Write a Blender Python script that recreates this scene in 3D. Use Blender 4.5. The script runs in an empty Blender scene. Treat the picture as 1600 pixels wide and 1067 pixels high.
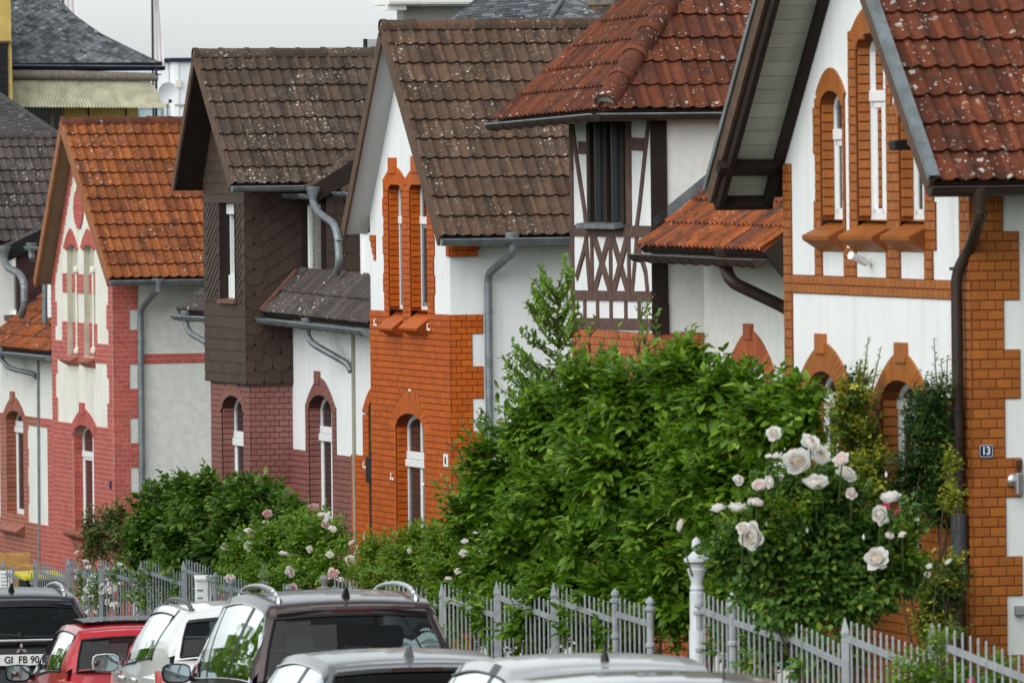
import bpy, bmesh, math, random
from mathutils import Vector, Matrix, geometry
random.seed(7)
scene = bpy.context.scene
COL = scene.collection
# ------------------------------------------------------------------ camera
FPX, PPX, PPY, ROLL = 13000.0, 800.0, 241.0, 0.011     # long telephoto, in the photo's 1600-px units
cam_d = bpy.data.cameras.new('camera'); cam = bpy.data.objects.new('camera', cam_d); COL.objects.link(cam)
cam_d.sensor_fit = 'HORIZONTAL'; cam_d.sensor_width = 36.0
cam_d.lens = FPX / 1600.0 * 36.0
cam_d.shift_y = -(533.5 - PPY) / 1600.0
cam_d.clip_start = 1.0; cam_d.clip_end = 6000.0
_R = Vector((1, 0, -ROLL)).normalized(); _U = Vector((ROLL, 0, 1)).normalized(); _B = _R.cross(_U)
cam.matrix_world = Matrix((( _R.x, _U.x, _B.x, 0), (_R.y, _U.y, _B.y, 0), (_R.z, _U.z, _B.z, 0), (0, 0, 0, 1)))
cam_d.dof.use_dof = True; cam_d.dof.focus_distance = 98.0; cam_d.dof.aperture_fstop = 9.0
scene.camera = cam
# ------------------------------------------------------------------ world, sun, exposure
world = bpy.data.worlds.new('World'); scene.world = world; world.use_nodes = True
nt = world.node_tree; bg = nt.nodes['Background']
SUN_EL, SUN_AZ = 39.0, 219.0        # compass azimuth of the sun: behind the camera, on the left (overcast)
sky = nt.nodes.new('ShaderNodeTexSky'); sky.sky_type = 'NISHITA'; sky.sun_disc = False
sky.sun_elevation = math.radians(SUN_EL); sky.sun_rotation = math.radians(SUN_AZ)
sky.air_density = 1.0; sky.dust_density = 1.6; sky.ozone_density = 1.0; sky.altitude = 200
hs = nt.nodes.new('ShaderNodeHueSaturation'); hs.inputs['Saturation'].default_value = 0.10
nt.links.new(sky.outputs[0], hs.inputs['Color'])
tint = nt.nodes.new('ShaderNodeMix'); tint.data_type = 'RGBA'; tint.blend_type = 'MULTIPLY'; tint.inputs[0].default_value = 1.0
tint.inputs[7].default_value = (0.93, 0.985, 1.0, 1)
nt.links.new(hs.outputs[0], tint.inputs[6]); nt.links.new(tint.outputs[2], bg.inputs['Color'])
bg.inputs['Strength'].default_value = 0.14
sun_d = bpy.data.lights.new('sun', 'SUN'); sun = bpy.data.objects.new('sun', sun_d); COL.objects.link(sun)
sun_d.energy = 1.35; sun_d.angle = math.radians(85); sun_d.color = (1.0, 0.97, 0.92)
_el, _az = math.radians(SUN_EL), math.radians(SUN_AZ)
_dir = Vector((math.sin(_az) * math.cos(_el), math.cos(_az) * math.cos(_el), math.sin(_el)))
sun.rotation_euler = (-_dir).to_track_quat('-Z', 'Y').to_euler()
scene.view_settings.view_transform = 'Standard'; scene.view_settings.look = 'None'
scene.view_settings.exposure = 0.72; scene.view_settings.gamma = 1.0; scene.view_settings.use_curve_mapping = False
scene.render.engine = 'CYCLES'
scene.cycles.max_bounces = 6; scene.cycles.diffuse_bounces = 3; scene.cycles.glossy_bounces = 3
scene.cycles.transparent_max_bounces = 12; scene.cycles.transmission_bounces = 4
# ------------------------------------------------------------------ projection helpers (photo measurements -> points on known planes)
def ray(px, py):
    dx, dy = px - PPX, py - PPY
    return Vector(((dx - ROLL * dy) / FPX, 1.0, -(dy + ROLL * dx) / FPX))
def pt(px, py, Y): return ray(px, py) * Y
def ground_z(Y): return -2.25 - 0.045 * min(Y, 150.0)
PHI = math.atan2(3550.0, FPX)
CP, SP = math.cos(PHI), math.sin(PHI)
def lerp(a, b, t): return a + (b - a) * t
def hexlin(r, g, b):
    f = lambda c: (c / 255 / 12.92) if c <= 10 else ((c / 255 + .055) / 1.055) ** 2.4
    return (f(r), f(g), f(b))
# ------------------------------------------------------------------ mesh builder
class MB:
    def __init__(s): s.v = []; s.f = []; s.m = []
    def add(s, vs, fs, mi=0):
        o = len(s.v); s.v.extend([tuple(v) for v in vs])
        for f in fs: s.f.append(tuple(i + o for i in f)); s.m.append(mi)
    def poly(s, pts, mi=0): s.add(pts, [tuple(range(len(pts)))], mi)
    def obox(s, o, a, b, c, mi=0):
        o, a, b, c = map(Vector, (o, a, b, c))
        vs = [o, o + a, o + a + b, o + b, o + c, o + a + c, o + a + b + c, o + b + c]
        fs = [(0, 3, 2, 1), (4, 5, 6, 7), (0, 1, 5, 4), (1, 2, 6, 5), (2, 3, 7, 6), (3, 0, 4, 7)]
        if a.cross(b).dot(c) < 0: fs = [tuple(reversed(f)) for f in fs]
        s.add(vs, fs, mi)
    def box(s, x0, x1, y0, y1, z0, z1, mi=0): s.obox((x0, y0, z0), (x1 - x0, 0, 0), (0, y1 - y0, 0), (0, 0, z1 - z0), mi)
    def prism(s, pts, off, mi=0):
        n = len(pts); off = Vector(off); p = [Vector(q) for q in pts]; q = [v + off for v in p]
        fs = [tuple(range(n)), tuple(range(2 * n - 1, n - 1, -1))] + [(i, n + i, n + (i + 1) % n, (i + 1) % n) for i in range(n)]
        nn = Vector((0, 0, 0))
        for i in range(n): nn += p[i].cross(p[(i + 1) % n])
        if nn.dot(off) > 0: fs = [tuple(reversed(f)) for f in fs]
        s.add(p + q, fs, mi)
    def tube(s, path, r, n=8, mi=0, caps=True):
        path = [Vector(p) for p in path]; rs = r if isinstance(r, (list, tuple)) else [r] * len(path)
        rings = []; prev = None
        for i, p in enumerate(path):
            t = (path[min(i + 1, len(path) - 1)] - path[max(i - 1, 0)]).normalized()
            if prev is None:
                up = Vector((0, 0, 1)) if abs(t.z) < .9 else Vector((1, 0, 0)); a = t.cross(up).normalized()
            else: a = (prev - t * prev.dot(t)).normalized()
            prev = a; b = t.cross(a)
            rings.append([p + (a * math.cos(k * 2 * math.pi / n) + b * math.sin(k * 2 * math.pi / n)) * rs[i] for k in range(n)])
        vs = [v for rg in rings for v in rg]; fs = []
        for i in range(len(rings) - 1):
            for k in range(n): fs.append((i * n + k, i * n + (k + 1) % n, (i + 1) * n + (k + 1) % n, (i + 1) * n + k))
        if caps: fs.append(tuple(range(n - 1, -1, -1))); fs.append(tuple((len(rings) - 1) * n + k for k in range(n)))
        s.add(vs, fs, mi)
    def lathe(s, prof, c=(0, 0, 0), n=14, mi=0, sq=False):
        vs = []; fs = []; c = Vector(c)
        for r, z in prof:
            for k in range(n):
                a = 2 * math.pi * k / n + (math.pi / 4 if sq else 0); vs.append(c + Vector((r * math.cos(a), r * math.sin(a), z)))
        for i in range(len(prof) - 1):
            for k in range(n): fs.append((i * n + k, i * n + (k + 1) % n, (i + 1) * n + (k + 1) % n, (i + 1) * n + k))
        fs.append(tuple(range(n - 1, -1, -1))); fs.append(tuple((len(prof) - 1) * n + k for k in range(n)))
        s.add(vs, fs, mi)
    def mesh(s, name, mats, smooth=False):
        me = bpy.data.meshes.new(name); me.from_pydata(s.v, [], s.f)
        for m in (mats if isinstance(mats, (list, tuple)) else [mats]): me.materials.append(m)
        if any(s.m): me.polygons.foreach_set('material_index', s.m)
        if smooth:
            me.polygons.foreach_set('use_smooth', [True] * len(me.polygons))
            if smooth != 'all':
                try: me.set_sharp_from_angle(angle=math.radians(40))
                except Exception: pass
        me.update(); return me
    def done(s, name, mats, parent=None, smooth=False, bevel=0):
        o = bpy.data.objects.new(name, s.mesh(name, mats, smooth)); attach(o, parent)
        if bevel:
            b = o.modifiers.new('edge', 'BEVEL'); b.width = bevel; b.segments = 2; b.limit_method = 'ANGLE'; b.angle_limit = math.radians(40)
        return o
def attach(o, parent=None):
    COL.objects.link(o)
    if isinstance(parent, House):
        o.parent = parent.root; o.location = (0, 0, -parent.zg)
    elif parent is not None: o.parent = parent
    return o
def inst(name, me, parent, M):
    o = bpy.data.objects.new(name, me); COL.objects.link(o)
    if isinstance(parent, House):
        o.parent = parent.root; o.matrix_basis = Matrix.Translation((0, 0, -parent.zg)) @ M
    else:
        if parent is not None: o.parent = parent
        o.matrix_basis = M
    return o
def frame(o, a, b, n):
    a, b, n = Vector(a), Vector(b), Vector(n)
    return Matrix(((a.x, b.x, n.x, o[0]), (a.y, b.y, n.y, o[1]), (a.z, b.z, n.z, o[2]), (0, 0, 0, 1)))
def tag(o, label=None, cat=None, group=None, kind=None):
    if label: o['label'] = label
    if cat: o['category'] = cat
    if group: o['group'] = group
    if kind: o['kind'] = kind
    return o
def thing(name, loc, rotz, label, cat, group=None):
    o = bpy.data.objects.new(name, None); COL.objects.link(o); o.location = loc; o.rotation_euler = (0, 0, rotz)
    o.empty_display_size = .3
    return tag(o, label, cat, group)
class House:
    """local x = into the block (away from the street), y = down the street, z = height relative to the camera"""
    def __init__(s, name, px, py, Y, zg, label, cat='house', group=None):
        s.C = pt(px, py, Y); s.zg = zg
        s.root = thing(name, (s.C.x, s.C.y, zg), PHI, label, cat, group)
    def loc(s, P):
        x, y = P[0] - s.C.x, P[1] - s.C.y
        return Vector((x * CP + y * SP, -x * SP + y * CP, P[2]))
    def wld(s, p): return Vector((s.C.x + p[0] * CP - p[1] * SP, s.C.y + p[0] * SP + p[1] * CP, p[2]))
    def f(s, px, py, x=0.0):
        d = ray(px, py); t = (x + s.C.x * CP + s.C.y * SP) / (d.x * CP + d.y * SP); return s.loc(d * t)
    def s_(s, px, py, y=0.0):
        d = ray(px, py); t = (y - s.C.x * SP + s.C.y * CP) / (-d.x * SP + d.y * CP); return s.loc(d * t)
# ------------------------------------------------------------------ materials
def newmat(name):
    m = bpy.data.materials.new(name); m.use_nodes = True; n = m.node_tree
    return m, n, n.nodes['Principled BSDF']
def node(n, t, **kw):
    x = n.nodes.new(t)
    for k, v in kw.items(): setattr(x, k, v)
    return x
def ramp(n, inp, stops, interp='LINEAR'):
    r = node(n, 'ShaderNodeValToRGB'); r.color_ramp.interpolation = interp; e = r.color_ramp.elements
    while len(e) < len(stops): e.new(.5)
    for i, (p, c) in enumerate(stops):
        e[i].position = p; e[i].color = (c, c, c, 1) if isinstance(c, (int, float)) else (*c, 1)
    n.links.new(inp, r.inputs[0]); return r
def noise(n, scale, detail=3, rough=.55, vec=None):
    x = node(n, 'ShaderNodeTexNoise'); x.inputs['Scale'].default_value = scale; x.inputs['Detail'].default_value = detail; x.inputs['Roughness'].default_value = rough
    if vec is not None: n.links.new(vec, x.inputs['Vector'])
    return x
def mixc(n, fac, a, b, mode='MIX'):
    x = node(n, 'ShaderNodeMix', data_type='RGBA', blend_type=mode)
    for k, v in ((0, fac), (6, a), (7, b)):
        if isinstance(v, (int, float)): x.inputs[k].default_value = v
        elif isinstance(v, tuple): x.inputs[k].default_value = (*v, 1) if len(v) == 3 else v
        else: n.links.new(v, x.inputs[k])
    return x.outputs[2]
def math_(n, op, a, b=0.0):
    x = node(n, 'ShaderNodeMath', operation=op)
    for k, v in ((0, a), (1, b)):
        if isinstance(v, (int, float)): x.inputs[k].default_value = v
        else: n.links.new(v, x.inputs[k])
    return x.outputs[0]
def bump(n, bs, h, strength=.3, dist=.01):
    b = node(n, 'ShaderNodeBump'); b.inputs['Strength'].default_value = strength; b.inputs['Distance'].default_value = dist
    n.links.new(h, b.inputs['Height']); n.links.new(b.outputs[0], bs.inputs['Normal'])
def wpos(n): return node(n, 'ShaderNodeNewGeometry').outputs['Position']
def rnd(n):
    a = node(n, 'ShaderNodeObjectInfo').outputs['Random']; b = node(n, 'ShaderNodeNewGeometry').outputs['Random Per Island']
    return math_(n, 'FRACT', math_(n, 'ADD', a, b))
def plain(name, col, rough=.6, var=.12, scale=3.0, bmp=0, bscale=60, metal=0, spec=None, dirt=None, dirt_col=(.1, .09, .07)):
    m, n, b = newmat(name); P = wpos(n)
    nz = noise(n, scale, 4, .6, P)
    c = mixc(n, ramp(n, nz.outputs[0], [(.3, 0.0), (.7, 1.0)]).outputs[0], tuple(x * (1 - var) for x in col), tuple(min(1, x * (1 + var)) for x in col))
    if dirt:
        mp = node(n, 'ShaderNodeMapping'); mp.inputs['Scale'].default_value = (4, 4, .5); n.links.new(P, mp.inputs[0])
        dn = noise(n, 1.6, 5, .65, mp.outputs[0])
        c = mixc(n, math_(n, 'MULTIPLY', ramp(n, dn.outputs[0], [(.5, 0.0), (.75, 1.0)]).outputs[0], dirt), c, dirt_col)
    n.links.new(c, b.inputs['Base Color']); b.inputs['Roughness'].default_value = rough; b.inputs['Metallic'].default_value = metal
    b.inputs['Specular IOR Level'].default_value = .22 if spec is None else spec
    if bmp: bump(n, b, noise(n, bscale, 4, .6, P).outputs[0], bmp, .01)
    return m
def brickm(name, col, var=.16, rough=.5, spec=.3, hue=.005):
    m, n, b = newmat(name); P = wpos(n); r = rnd(n)
    h = node(n, 'ShaderNodeHueSaturation'); h.inputs['Color'].default_value = (*col, 1)
    n.links.new(math_(n, 'ADD', .5 - hue, math_(n, 'MULTIPLY', r, 2 * hue)), h.inputs['Hue'])
    r2 = math_(n, 'FRACT', math_(n, 'MULTIPLY', r, 17.3))
    nz = noise(n, 7.0, 4, .6, P); nb = noise(n, 1.1, 3, .6, P)
    v = math_(n, 'ADD', 1 - var, math_(n, 'MULTIPLY', r2, 2 * var))
    v = math_(n, 'MULTIPLY', v, math_(n, 'ADD', .82, math_(n, 'MULTIPLY', nz.outputs[0], .36)))
    v = math_(n, 'MULTIPLY', v, math_(n, 'ADD', .84, math_(n, 'MULTIPLY', nb.outputs[0], .32)))
    n.links.new(v, h.inputs['Value']); n.links.new(h.outputs[0], b.inputs['Base Color'])
    b.inputs['Roughness'].default_value = rough; b.inputs['Specular IOR Level'].default_value = spec
    bump(n, b, noise(n, 55, 4, .6, P).outputs[0], .18, .006)
    return m
def tilem(name, col, col2, lichen=.5, moss=.25, var=.22, scale=1.0, green=0.0):
    m, n, b = newmat(name); P = wpos(n); r = rnd(n)
    nz = noise(n, 2.2, 5, .65, P); nf = noise(n, 16, 4, .7, P)
    c = mixc(n, ramp(n, math_(n, 'ADD', math_(n, 'MULTIPLY', nz.outputs[0], .6), math_(n, 'MULTIPLY', r, .4)), [(.25, 0.0), (.75, 1.0)]).outputs[0], col, col2)
    v = math_(n, 'ADD', 1 - var, math_(n, 'MULTIPLY', math_(n, 'FRACT', math_(n, 'MULTIPLY', r, 23.7)), 2 * var))
    v = math_(n, 'MULTIPLY', v, math_(n, 'ADD', .6, math_(n, 'MULTIPLY', nf.outputs[0], .8)))
    hv = node(n, 'ShaderNodeHueSaturation'); n.links.new(c, hv.inputs['Color']); n.links.new(v, hv.inputs['Value']); c = hv.outputs[0]
    # dark algae blotches
    al = noise(n, 5.5, 5, .7, P)
    c = mixc(n, math_(n, 'MULTIPLY', ramp(n, al.outputs[0], [(.5, 0.0), (.68, 1.0)]).outputs[0], moss), c, (.022, .02, .016))
    # lichen: clustered pale spots of two sizes
    for sc, th, lo in ((17 * scale, .30, .50), (42 * scale, .27, .44)):
        vo = node(n, 'ShaderNodeTexVoronoi'); vo.inputs['Scale'].default_value = sc
        wob = mixc(n, .05, P, noise(n, 30, 2, .5, P).outputs[1]); n.links.new(wob, vo.inputs['Vector'])
        sp = ramp(n, vo.outputs['Distance'], [(th * .8, 1.0), (th, 0.0)]).outputs[0]
        pick = node(n, 'ShaderNodeSeparateColor'); n.links.new(vo.outputs['Color'], pick.inputs[0])
        on = ramp(n, pick.outputs[0], [(1 - lichen * .42, 0.0), (1 - lichen * .42 + .02, 1.0)]).outputs[0]
        cl = ramp(n, noise(n, 1.7, 3, .6, P).outputs[0], [(lo, 0.0), (lo + .12, 1.0)]).outputs[0]
        k = math_(n, 'MULTIPLY', math_(n, 'MULTIPLY', sp, on), cl)
        c = mixc(n, math_(n, 'MULTIPLY', k, .85), c, (.46, .45, .40))
    n.links.new(c, b.inputs['Base Color']); b.inputs['Roughness'].default_value = .85; b.inputs['Specular IOR Level'].default_value = .15
    bump(n, b, nf.outputs[0], .3, .008)
    return m
def leafm(name, ca, cb, cc=None, trans=.25, rough=.42):
    m, n, b = newmat(name); r = node(n, 'ShaderNodeNewGeometry').outputs['Random Per Island']
    st = [(0.0, ca), (.75, cb)] + ([(1.0, cc)] if cc else [])
    c = ramp(n, r, st).outputs[0]
    P = wpos(n); nz = noise(n, 2.3, 3, .6, P)
    hv = node(n, 'ShaderNodeHueSaturation'); n.links.new(c, hv.inputs['Color'])
    n.links.new(math_(n, 'ADD', .65, math_(n, 'MULTIPLY', nz.outputs[0], .7)), hv.inputs['Value'])
    n.links.new(hv.outputs[0], b.inputs['Base Color']); b.inputs['Roughness'].default_value = rough
    b.inputs['Specular IOR Level'].default_value = .3
    tr = node(n, 'ShaderNodeBsdfTranslucent'); n.links.new(mixc(n, 1.0, hv.outputs[0], (1.0, 1.15, .45), 'MULTIPLY'), tr.inputs[0])
    mx = node(n, 'ShaderNodeMixShader'); mx.inputs[0].default_value = trans
    n.links.new(b.outputs[0], mx.inputs[1]); n.links.new(tr.outputs[0], mx.inputs[2])
    n.links.new(mx.outputs[0], n.nodes['Material Output'].inputs[0])
    return m
def glassm(name, tintc=(.02, .024, .026), rough=.03):
    m, n, b = newmat(name); P = wpos(n)
    nz = noise(n, 1.3, 2, .5, P)
    n.links.new(mixc(n, nz.outputs[0], tuple(x * .5 for x in tintc), tuple(x * 1.6 for x in tintc)), b.inputs['Base Color'])
    b.inputs['Roughness'].default_value = rough; b.inputs['Specular IOR Level'].default_value = .3
    return m
def clearglass(name, tintc, ior=1.55):
    m, n, b = newmat(name); n.nodes.remove(b)
    t = node(n, 'ShaderNodeBsdfTransparent'); t.inputs[0].default_value = (*tintc, 1)
    g = node(n, 'ShaderNodeBsdfGlossy'); g.inputs[0].default_value = (.95, .97, 1, 1); g.inputs['Roughness'].default_value = .02
    fr = node(n, 'ShaderNodeFresnel'); fr.inputs[0].default_value = ior
    mx = node(n, 'ShaderNodeMixShader'); n.links.new(fr.outputs[0], mx.inputs[0])
    n.links.new(t.outputs[0], mx.inputs[1]); n.links.new(g.outputs[0], mx.inputs[2]); n.links.new(mx.outputs[0], n.nodes['Material Output'].inputs[0])
    return m
def carpaint(name, col, metal=.0, rough=.28, coat=.8):
    m, n, b = newmat(name); P = wpos(n)
    nz = noise(n, 2.5, 3, .6, P)
    n.links.new(mixc(n, nz.outputs[0], tuple(x * .9 for x in col), tuple(min(1, x * 1.08) for x in col)), b.inputs['Base Color'])
    b.inputs['Roughness'].default_value = rough; b.inputs['Metallic'].default_value = metal
    b.inputs['Coat Weight'].default_value = coat; b.inputs['Specular IOR Level'].default_value = .35; b.inputs['Coat Roughness'].default_value = .05
    return m
M = {}
M['white'] = plain('white_plaster', (.76, .77, .77), .75, .05, .9, .14, 40, dirt=.30, dirt_col=(.50, .485, .44))
M['white_old'] = plain('old_white_plaster', (.70, .70, .66), .8, .05, 1.3, .2, 40, dirt=.25, dirt_col=(.42, .40, .34))
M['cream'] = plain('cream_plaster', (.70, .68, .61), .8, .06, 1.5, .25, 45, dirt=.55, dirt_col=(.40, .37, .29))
M['niche'] = plain('shaded_niche_render', (.46, .43, .35), .85, .15, 4, .3, 40, dirt=.5, dirt_col=(.26, .24, .18)); M['roughcast'] = plain('roughcast_plaster', (.60, .60, .57), .9, .10, 9, .9, 26, dirt=.12, dirt_col=(.42, .41, .37))  # niche cream darkened, recess shade put into the colour; dirt streaks on top
M['roughcast_white'] = plain('white_roughcast', (.72, .72, .69), .9, .06, 9, .5, 30, dirt=.2, dirt_col=(.5, .49, .45))
M['b_orange'] = brickm('orange_painted_brick', (.44, .086, .005), .12, .5, .3, .003)
M['b_ochre'] = brickm('ochre_painted_brick', (.33, .102, .018), .12, .45, .45, .003)
M['b_pink'] = brickm('pink_red_brick', (.42, .082, .066), .13, .48, .5)
M['b_mauve'] = brickm('mauve_painted_brick', (.235, .086, .072), .09, .38, .7)
M['b_red'] = brickm('red_orange_brick', (.42, .105, .038), .16, .55, .3)
M['b_brown'] = brickm('brown_red_brick', (.29, .095, .058), .15, .55, .3)
M['m_orange'] = plain('orange_joint', (.20, .032, .003), .7)  # joints darker than the brick paint, standing in for shade in their recess
M['m_ochre'] = plain('ochre_joint', (.17, .046, .010), .7)  # likewise lowered: shade between the ochre bricks put into the joint colour
M['m_pink'] = plain('pale_pink_mortar', (.52, .30, .25), .85)
M['m_mauve'] = plain('mauve_joint', (.075, .024, .018), .7)
M['m_red'] = plain('brown_joint', (.20, .075, .04), .85)
M['t_brown'] = tilem('brown_roof_tile', (.108, .064, .040), (.072, .047, .034), .75, .45)
M['t_grey'] = tilem('grey_brown_roof_tile', (.088, .057, .040), (.052, .039, .032), 1.15, .5)
M['t_orange'] = tilem('orange_roof_tile', (.26, .080, .022), (.165, .050, .022), .5, .65)
M['t_red'] = tilem('red_roof_tile', (.150, .041, .019), (.075, .026, .016), 1.0, .7, .22, .62)
M['t_rust'] = tilem('rust_orange_roof_tile', (.148, .044, .021), (.082, .029, .019), .5, .75, .22, .8)
M['t_dark'] = tilem('dark_grey_roof_tile', (.085, .066, .06), (.055, .048, .047), .7, .5)
M['t_porch'] = tilem('weathered_rust_tile', (.30, .078, .020), (.085, .036, .026), .6, .8)
M['slate'] = tilem('grey_slate', (.15, .165, .175), (.07, .076, .086), .55, .4, .45, .6)
M['slate_dark'] = tilem('dark_slate', (.075, .07, .07), (.05, .048, .05), .4, .4, .25, .6)
M['shingle'] = brickm('brown_shingle', (.056, .037, .028), .14, .6, .2, .006)
M['shingle_red'] = brickm('burgundy_shingle', (.050, .021, .021), .14, .6, .2, .006)
M['zinc'] = plain('zinc_grey', (.20, .222, .235), .45, .28, 7, .08, 20, .5, dirt=.4, dirt_col=(.10, .105, .10))
M['brown_metal'] = plain('brown_gutter_metal', (.040, .025, .020), .42, .2, 5, .05, 20)
M['wood_dark'] = plain('dark_brown_wood', (.020, .0125, .010), .7, .25, 7, .3, 30)
M['wood_beam'] = plain('faded_brown_timber', (.105, .060, .050), .75, .3, 9, .4, 28)
M['wood_brown'] = plain('brown_verge_board', (.095, .058, .039), .65, .2, 6, .2, 25)
M['wood_ochre'] = plain('orange_brown_verge', (.26, .10, .04), .6, .2, 6, .2, 25)
M['wood_new'] = plain('new_yellow_timber', (.46, .25, .08), .6, .2, 8, .2, 25)
M['soffit_grey'] = plain('pale_grey_soffit', (.42, .43, .43), .6, .05)
M['soffit_olive'] = plain('olive_brown_soffit', (.20, .15, .09), .6, .1)
M['soffit_board'] = brickm('pale_green_grey_board', (.40, .41, .35), .08, .5, .4, .004)
M['frame'] = plain('white_window_frame', (.78, .79, .79), .35, .03)
M['frame_grey'] = plain('grey_door_frame', (.20, .22, .235), .4, .05)
M['pane'] = glassm('window_pane')
M['curtain'] = plain('pale_curtain', (.45, .42, .36), .8, .1, 30)
M['curtain_red'] = plain('red_checked_curtain', (.30, .05, .05), .8, .3, 60)
M['black'] = plain('black_plastic', (.012, .012, .013), .4, .1)
M['dark'] = plain('dark_interior', (.015, .014, .013), .8, .1)
M['blind'] = plain('cream_blind_slat', (.62, .60, .52), .5, .05)
M['flash_brown'] = plain('brown_lead_flashing', (.15, .072, .052), .6, .2, 8)
M['iron'] = plain('grey_painted_iron', (.31, .33, .345), .5, .2, 9, .2, 30, dirt=.45, dirt_col=(.17, .145, .12))
M['iron_dark'] = plain('dark_grey_painted_iron', (.20, .225, .25), .5, .14, 7, .15, 30); M['stone'] = plain('grey_cast_stone', (.20, .20, .19), .8, .25, 8, .4, 30)
M['concrete'] = plain('grey_concrete', (.26, .255, .24), .9, .2, 3, .3, 20)
M['camwhite'] = plain('white_plastic', (.75, .75, .74), .4, .03)
M['steel'] = plain('brushed_steel', (.45, .46, .46), .35, .1, 6, 0, 20, .8)
# ------------------------------------------------------------------ ground, street, pavement (built first: large structure)
def strip_sheet(name, ofs, m, dz, kind='structure', thick=None):
    """a sheet following the street line; ofs = lateral offsets from the fence line (metres)"""
    b = MB(); ys = [-60, 0, 30, 60, 90, 120, 150, 400, 1500, 5000]
    for i in range(len(ys) - 1):
        q = []
        for Y, o in ((ys[i], ofs[0]), (ys[i], ofs[1]), (ys[i + 1], ofs[1]), (ys[i + 1], ofs[0])):
            q.append((fence_x(Y) + o, Y, ground_z(Y) + dz))
        b.poly(q)
    return tag(b.done(name, m), kind=kind)
def fence_x(Y): return 11.9 - .16 * Y
M['soil'] = plain('garden_soil', (.055, .06, .03), .95, .3, 2, .5, 20)
M['asphalt'] = plain('asphalt', (.05, .05, .052), .9, .2, 12, .4, 90)
M['paving'] = plain('grey_paving', (.24, .235, .225), .9, .15, 6, .3, 40)
strip_sheet('ground', (-3000, 3000), M['soil'], 0)
strip_sheet('road', (-9.5, -1.6), M['asphalt'], .02)
strip_sheet('pavement', (-1.45, -.12), M['paving'], .13)
kb = MB()
for Y in range(-20, 150, 10):
    p = [Vector((fence_x(y) - 1.6, y, ground_z(y))) for y in (Y, Y + 10)]
    kb.prism([p[0], p[1], p[1] + Vector((.15, 0, 0)), p[0] + Vector((.15, 0, 0))], (0, 0, .14))
tag(kb.done('kerb', M['concrete']), kind='structure')
# ------------------------------------------------------------------ arched openings
class Op:
    """opening in a wall plane: y0 < y1, sill, spring and top heights; optional hood (outer arch) and keystone"""
    def __init__(s, y0, y1, zs, zp, zt, hood=None, key=None, p=2.0):
        s.y0, s.y1, s.zs, s.zp, s.zt, s.hood, s.key, s.p = min(y0, y1), max(y0, y1), zs, zp, zt, hood, key, p
        s.c = (s.y0 + s.y1) / 2; s.w = (s.y1 - s.y0) / 2
    def inner(s, t): return (s.c + t * s.w, s.zp + (s.zt - s.zp) * (1 - abs(t) ** s.p) ** (1 / s.p * 1.05))
    def outer(s, t):
        y0, y1, zb, zt, p = s.hood; c = (y0 + y1) / 2; w = (y1 - y0) / 2
        return (c + t * w, zb + (zt - zb) * (1 - abs(t) ** p))
    def outline(s, n=14, zlow=None):
        z0 = s.zs if zlow is None else zlow
        return [(s.y1, z0), (s.y0, z0)] + [s.inner(-1 + 2 * i / n) for i in range(n + 1)]
    def cut(s, z):
        """interval removed from brickwork at height z"""
        r = []
        if s.zs <= z <= s.zp: r.append((s.y0, s.y1))
        elif s.zp < z < s.zt:
            k = (z - s.zp) / (s.zt - s.zp); t = (1 - k ** (s.p / 1.05)) ** (1 / s.p); r.append((s.c - t * s.w, s.c + t * s.w))
        if s.hood:
            y0, y1, zb, zt, p = s.hood
            if zb <= z < zt:
                t = max(0, 1 - (z - zb) / (zt - zb)) ** (1 / p); c = (y0 + y1) / 2; w = (y1 - y0) / 2; r.append((c - t * w, c + t * w))
            if s.key and zt - .1 <= z <= s.key[2]: r.append((s.key[0], s.key[1]))
        return r
def sub_iv(ivs, cuts):
    for a, b in cuts:
        out = []
        for p, q in ivs:
            if b <= p or a >= q: out.append((p, q)); continue
            if a > p: out.append((p, a))
            if b < q: out.append((b, q))
        ivs = out
    return ivs
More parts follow.
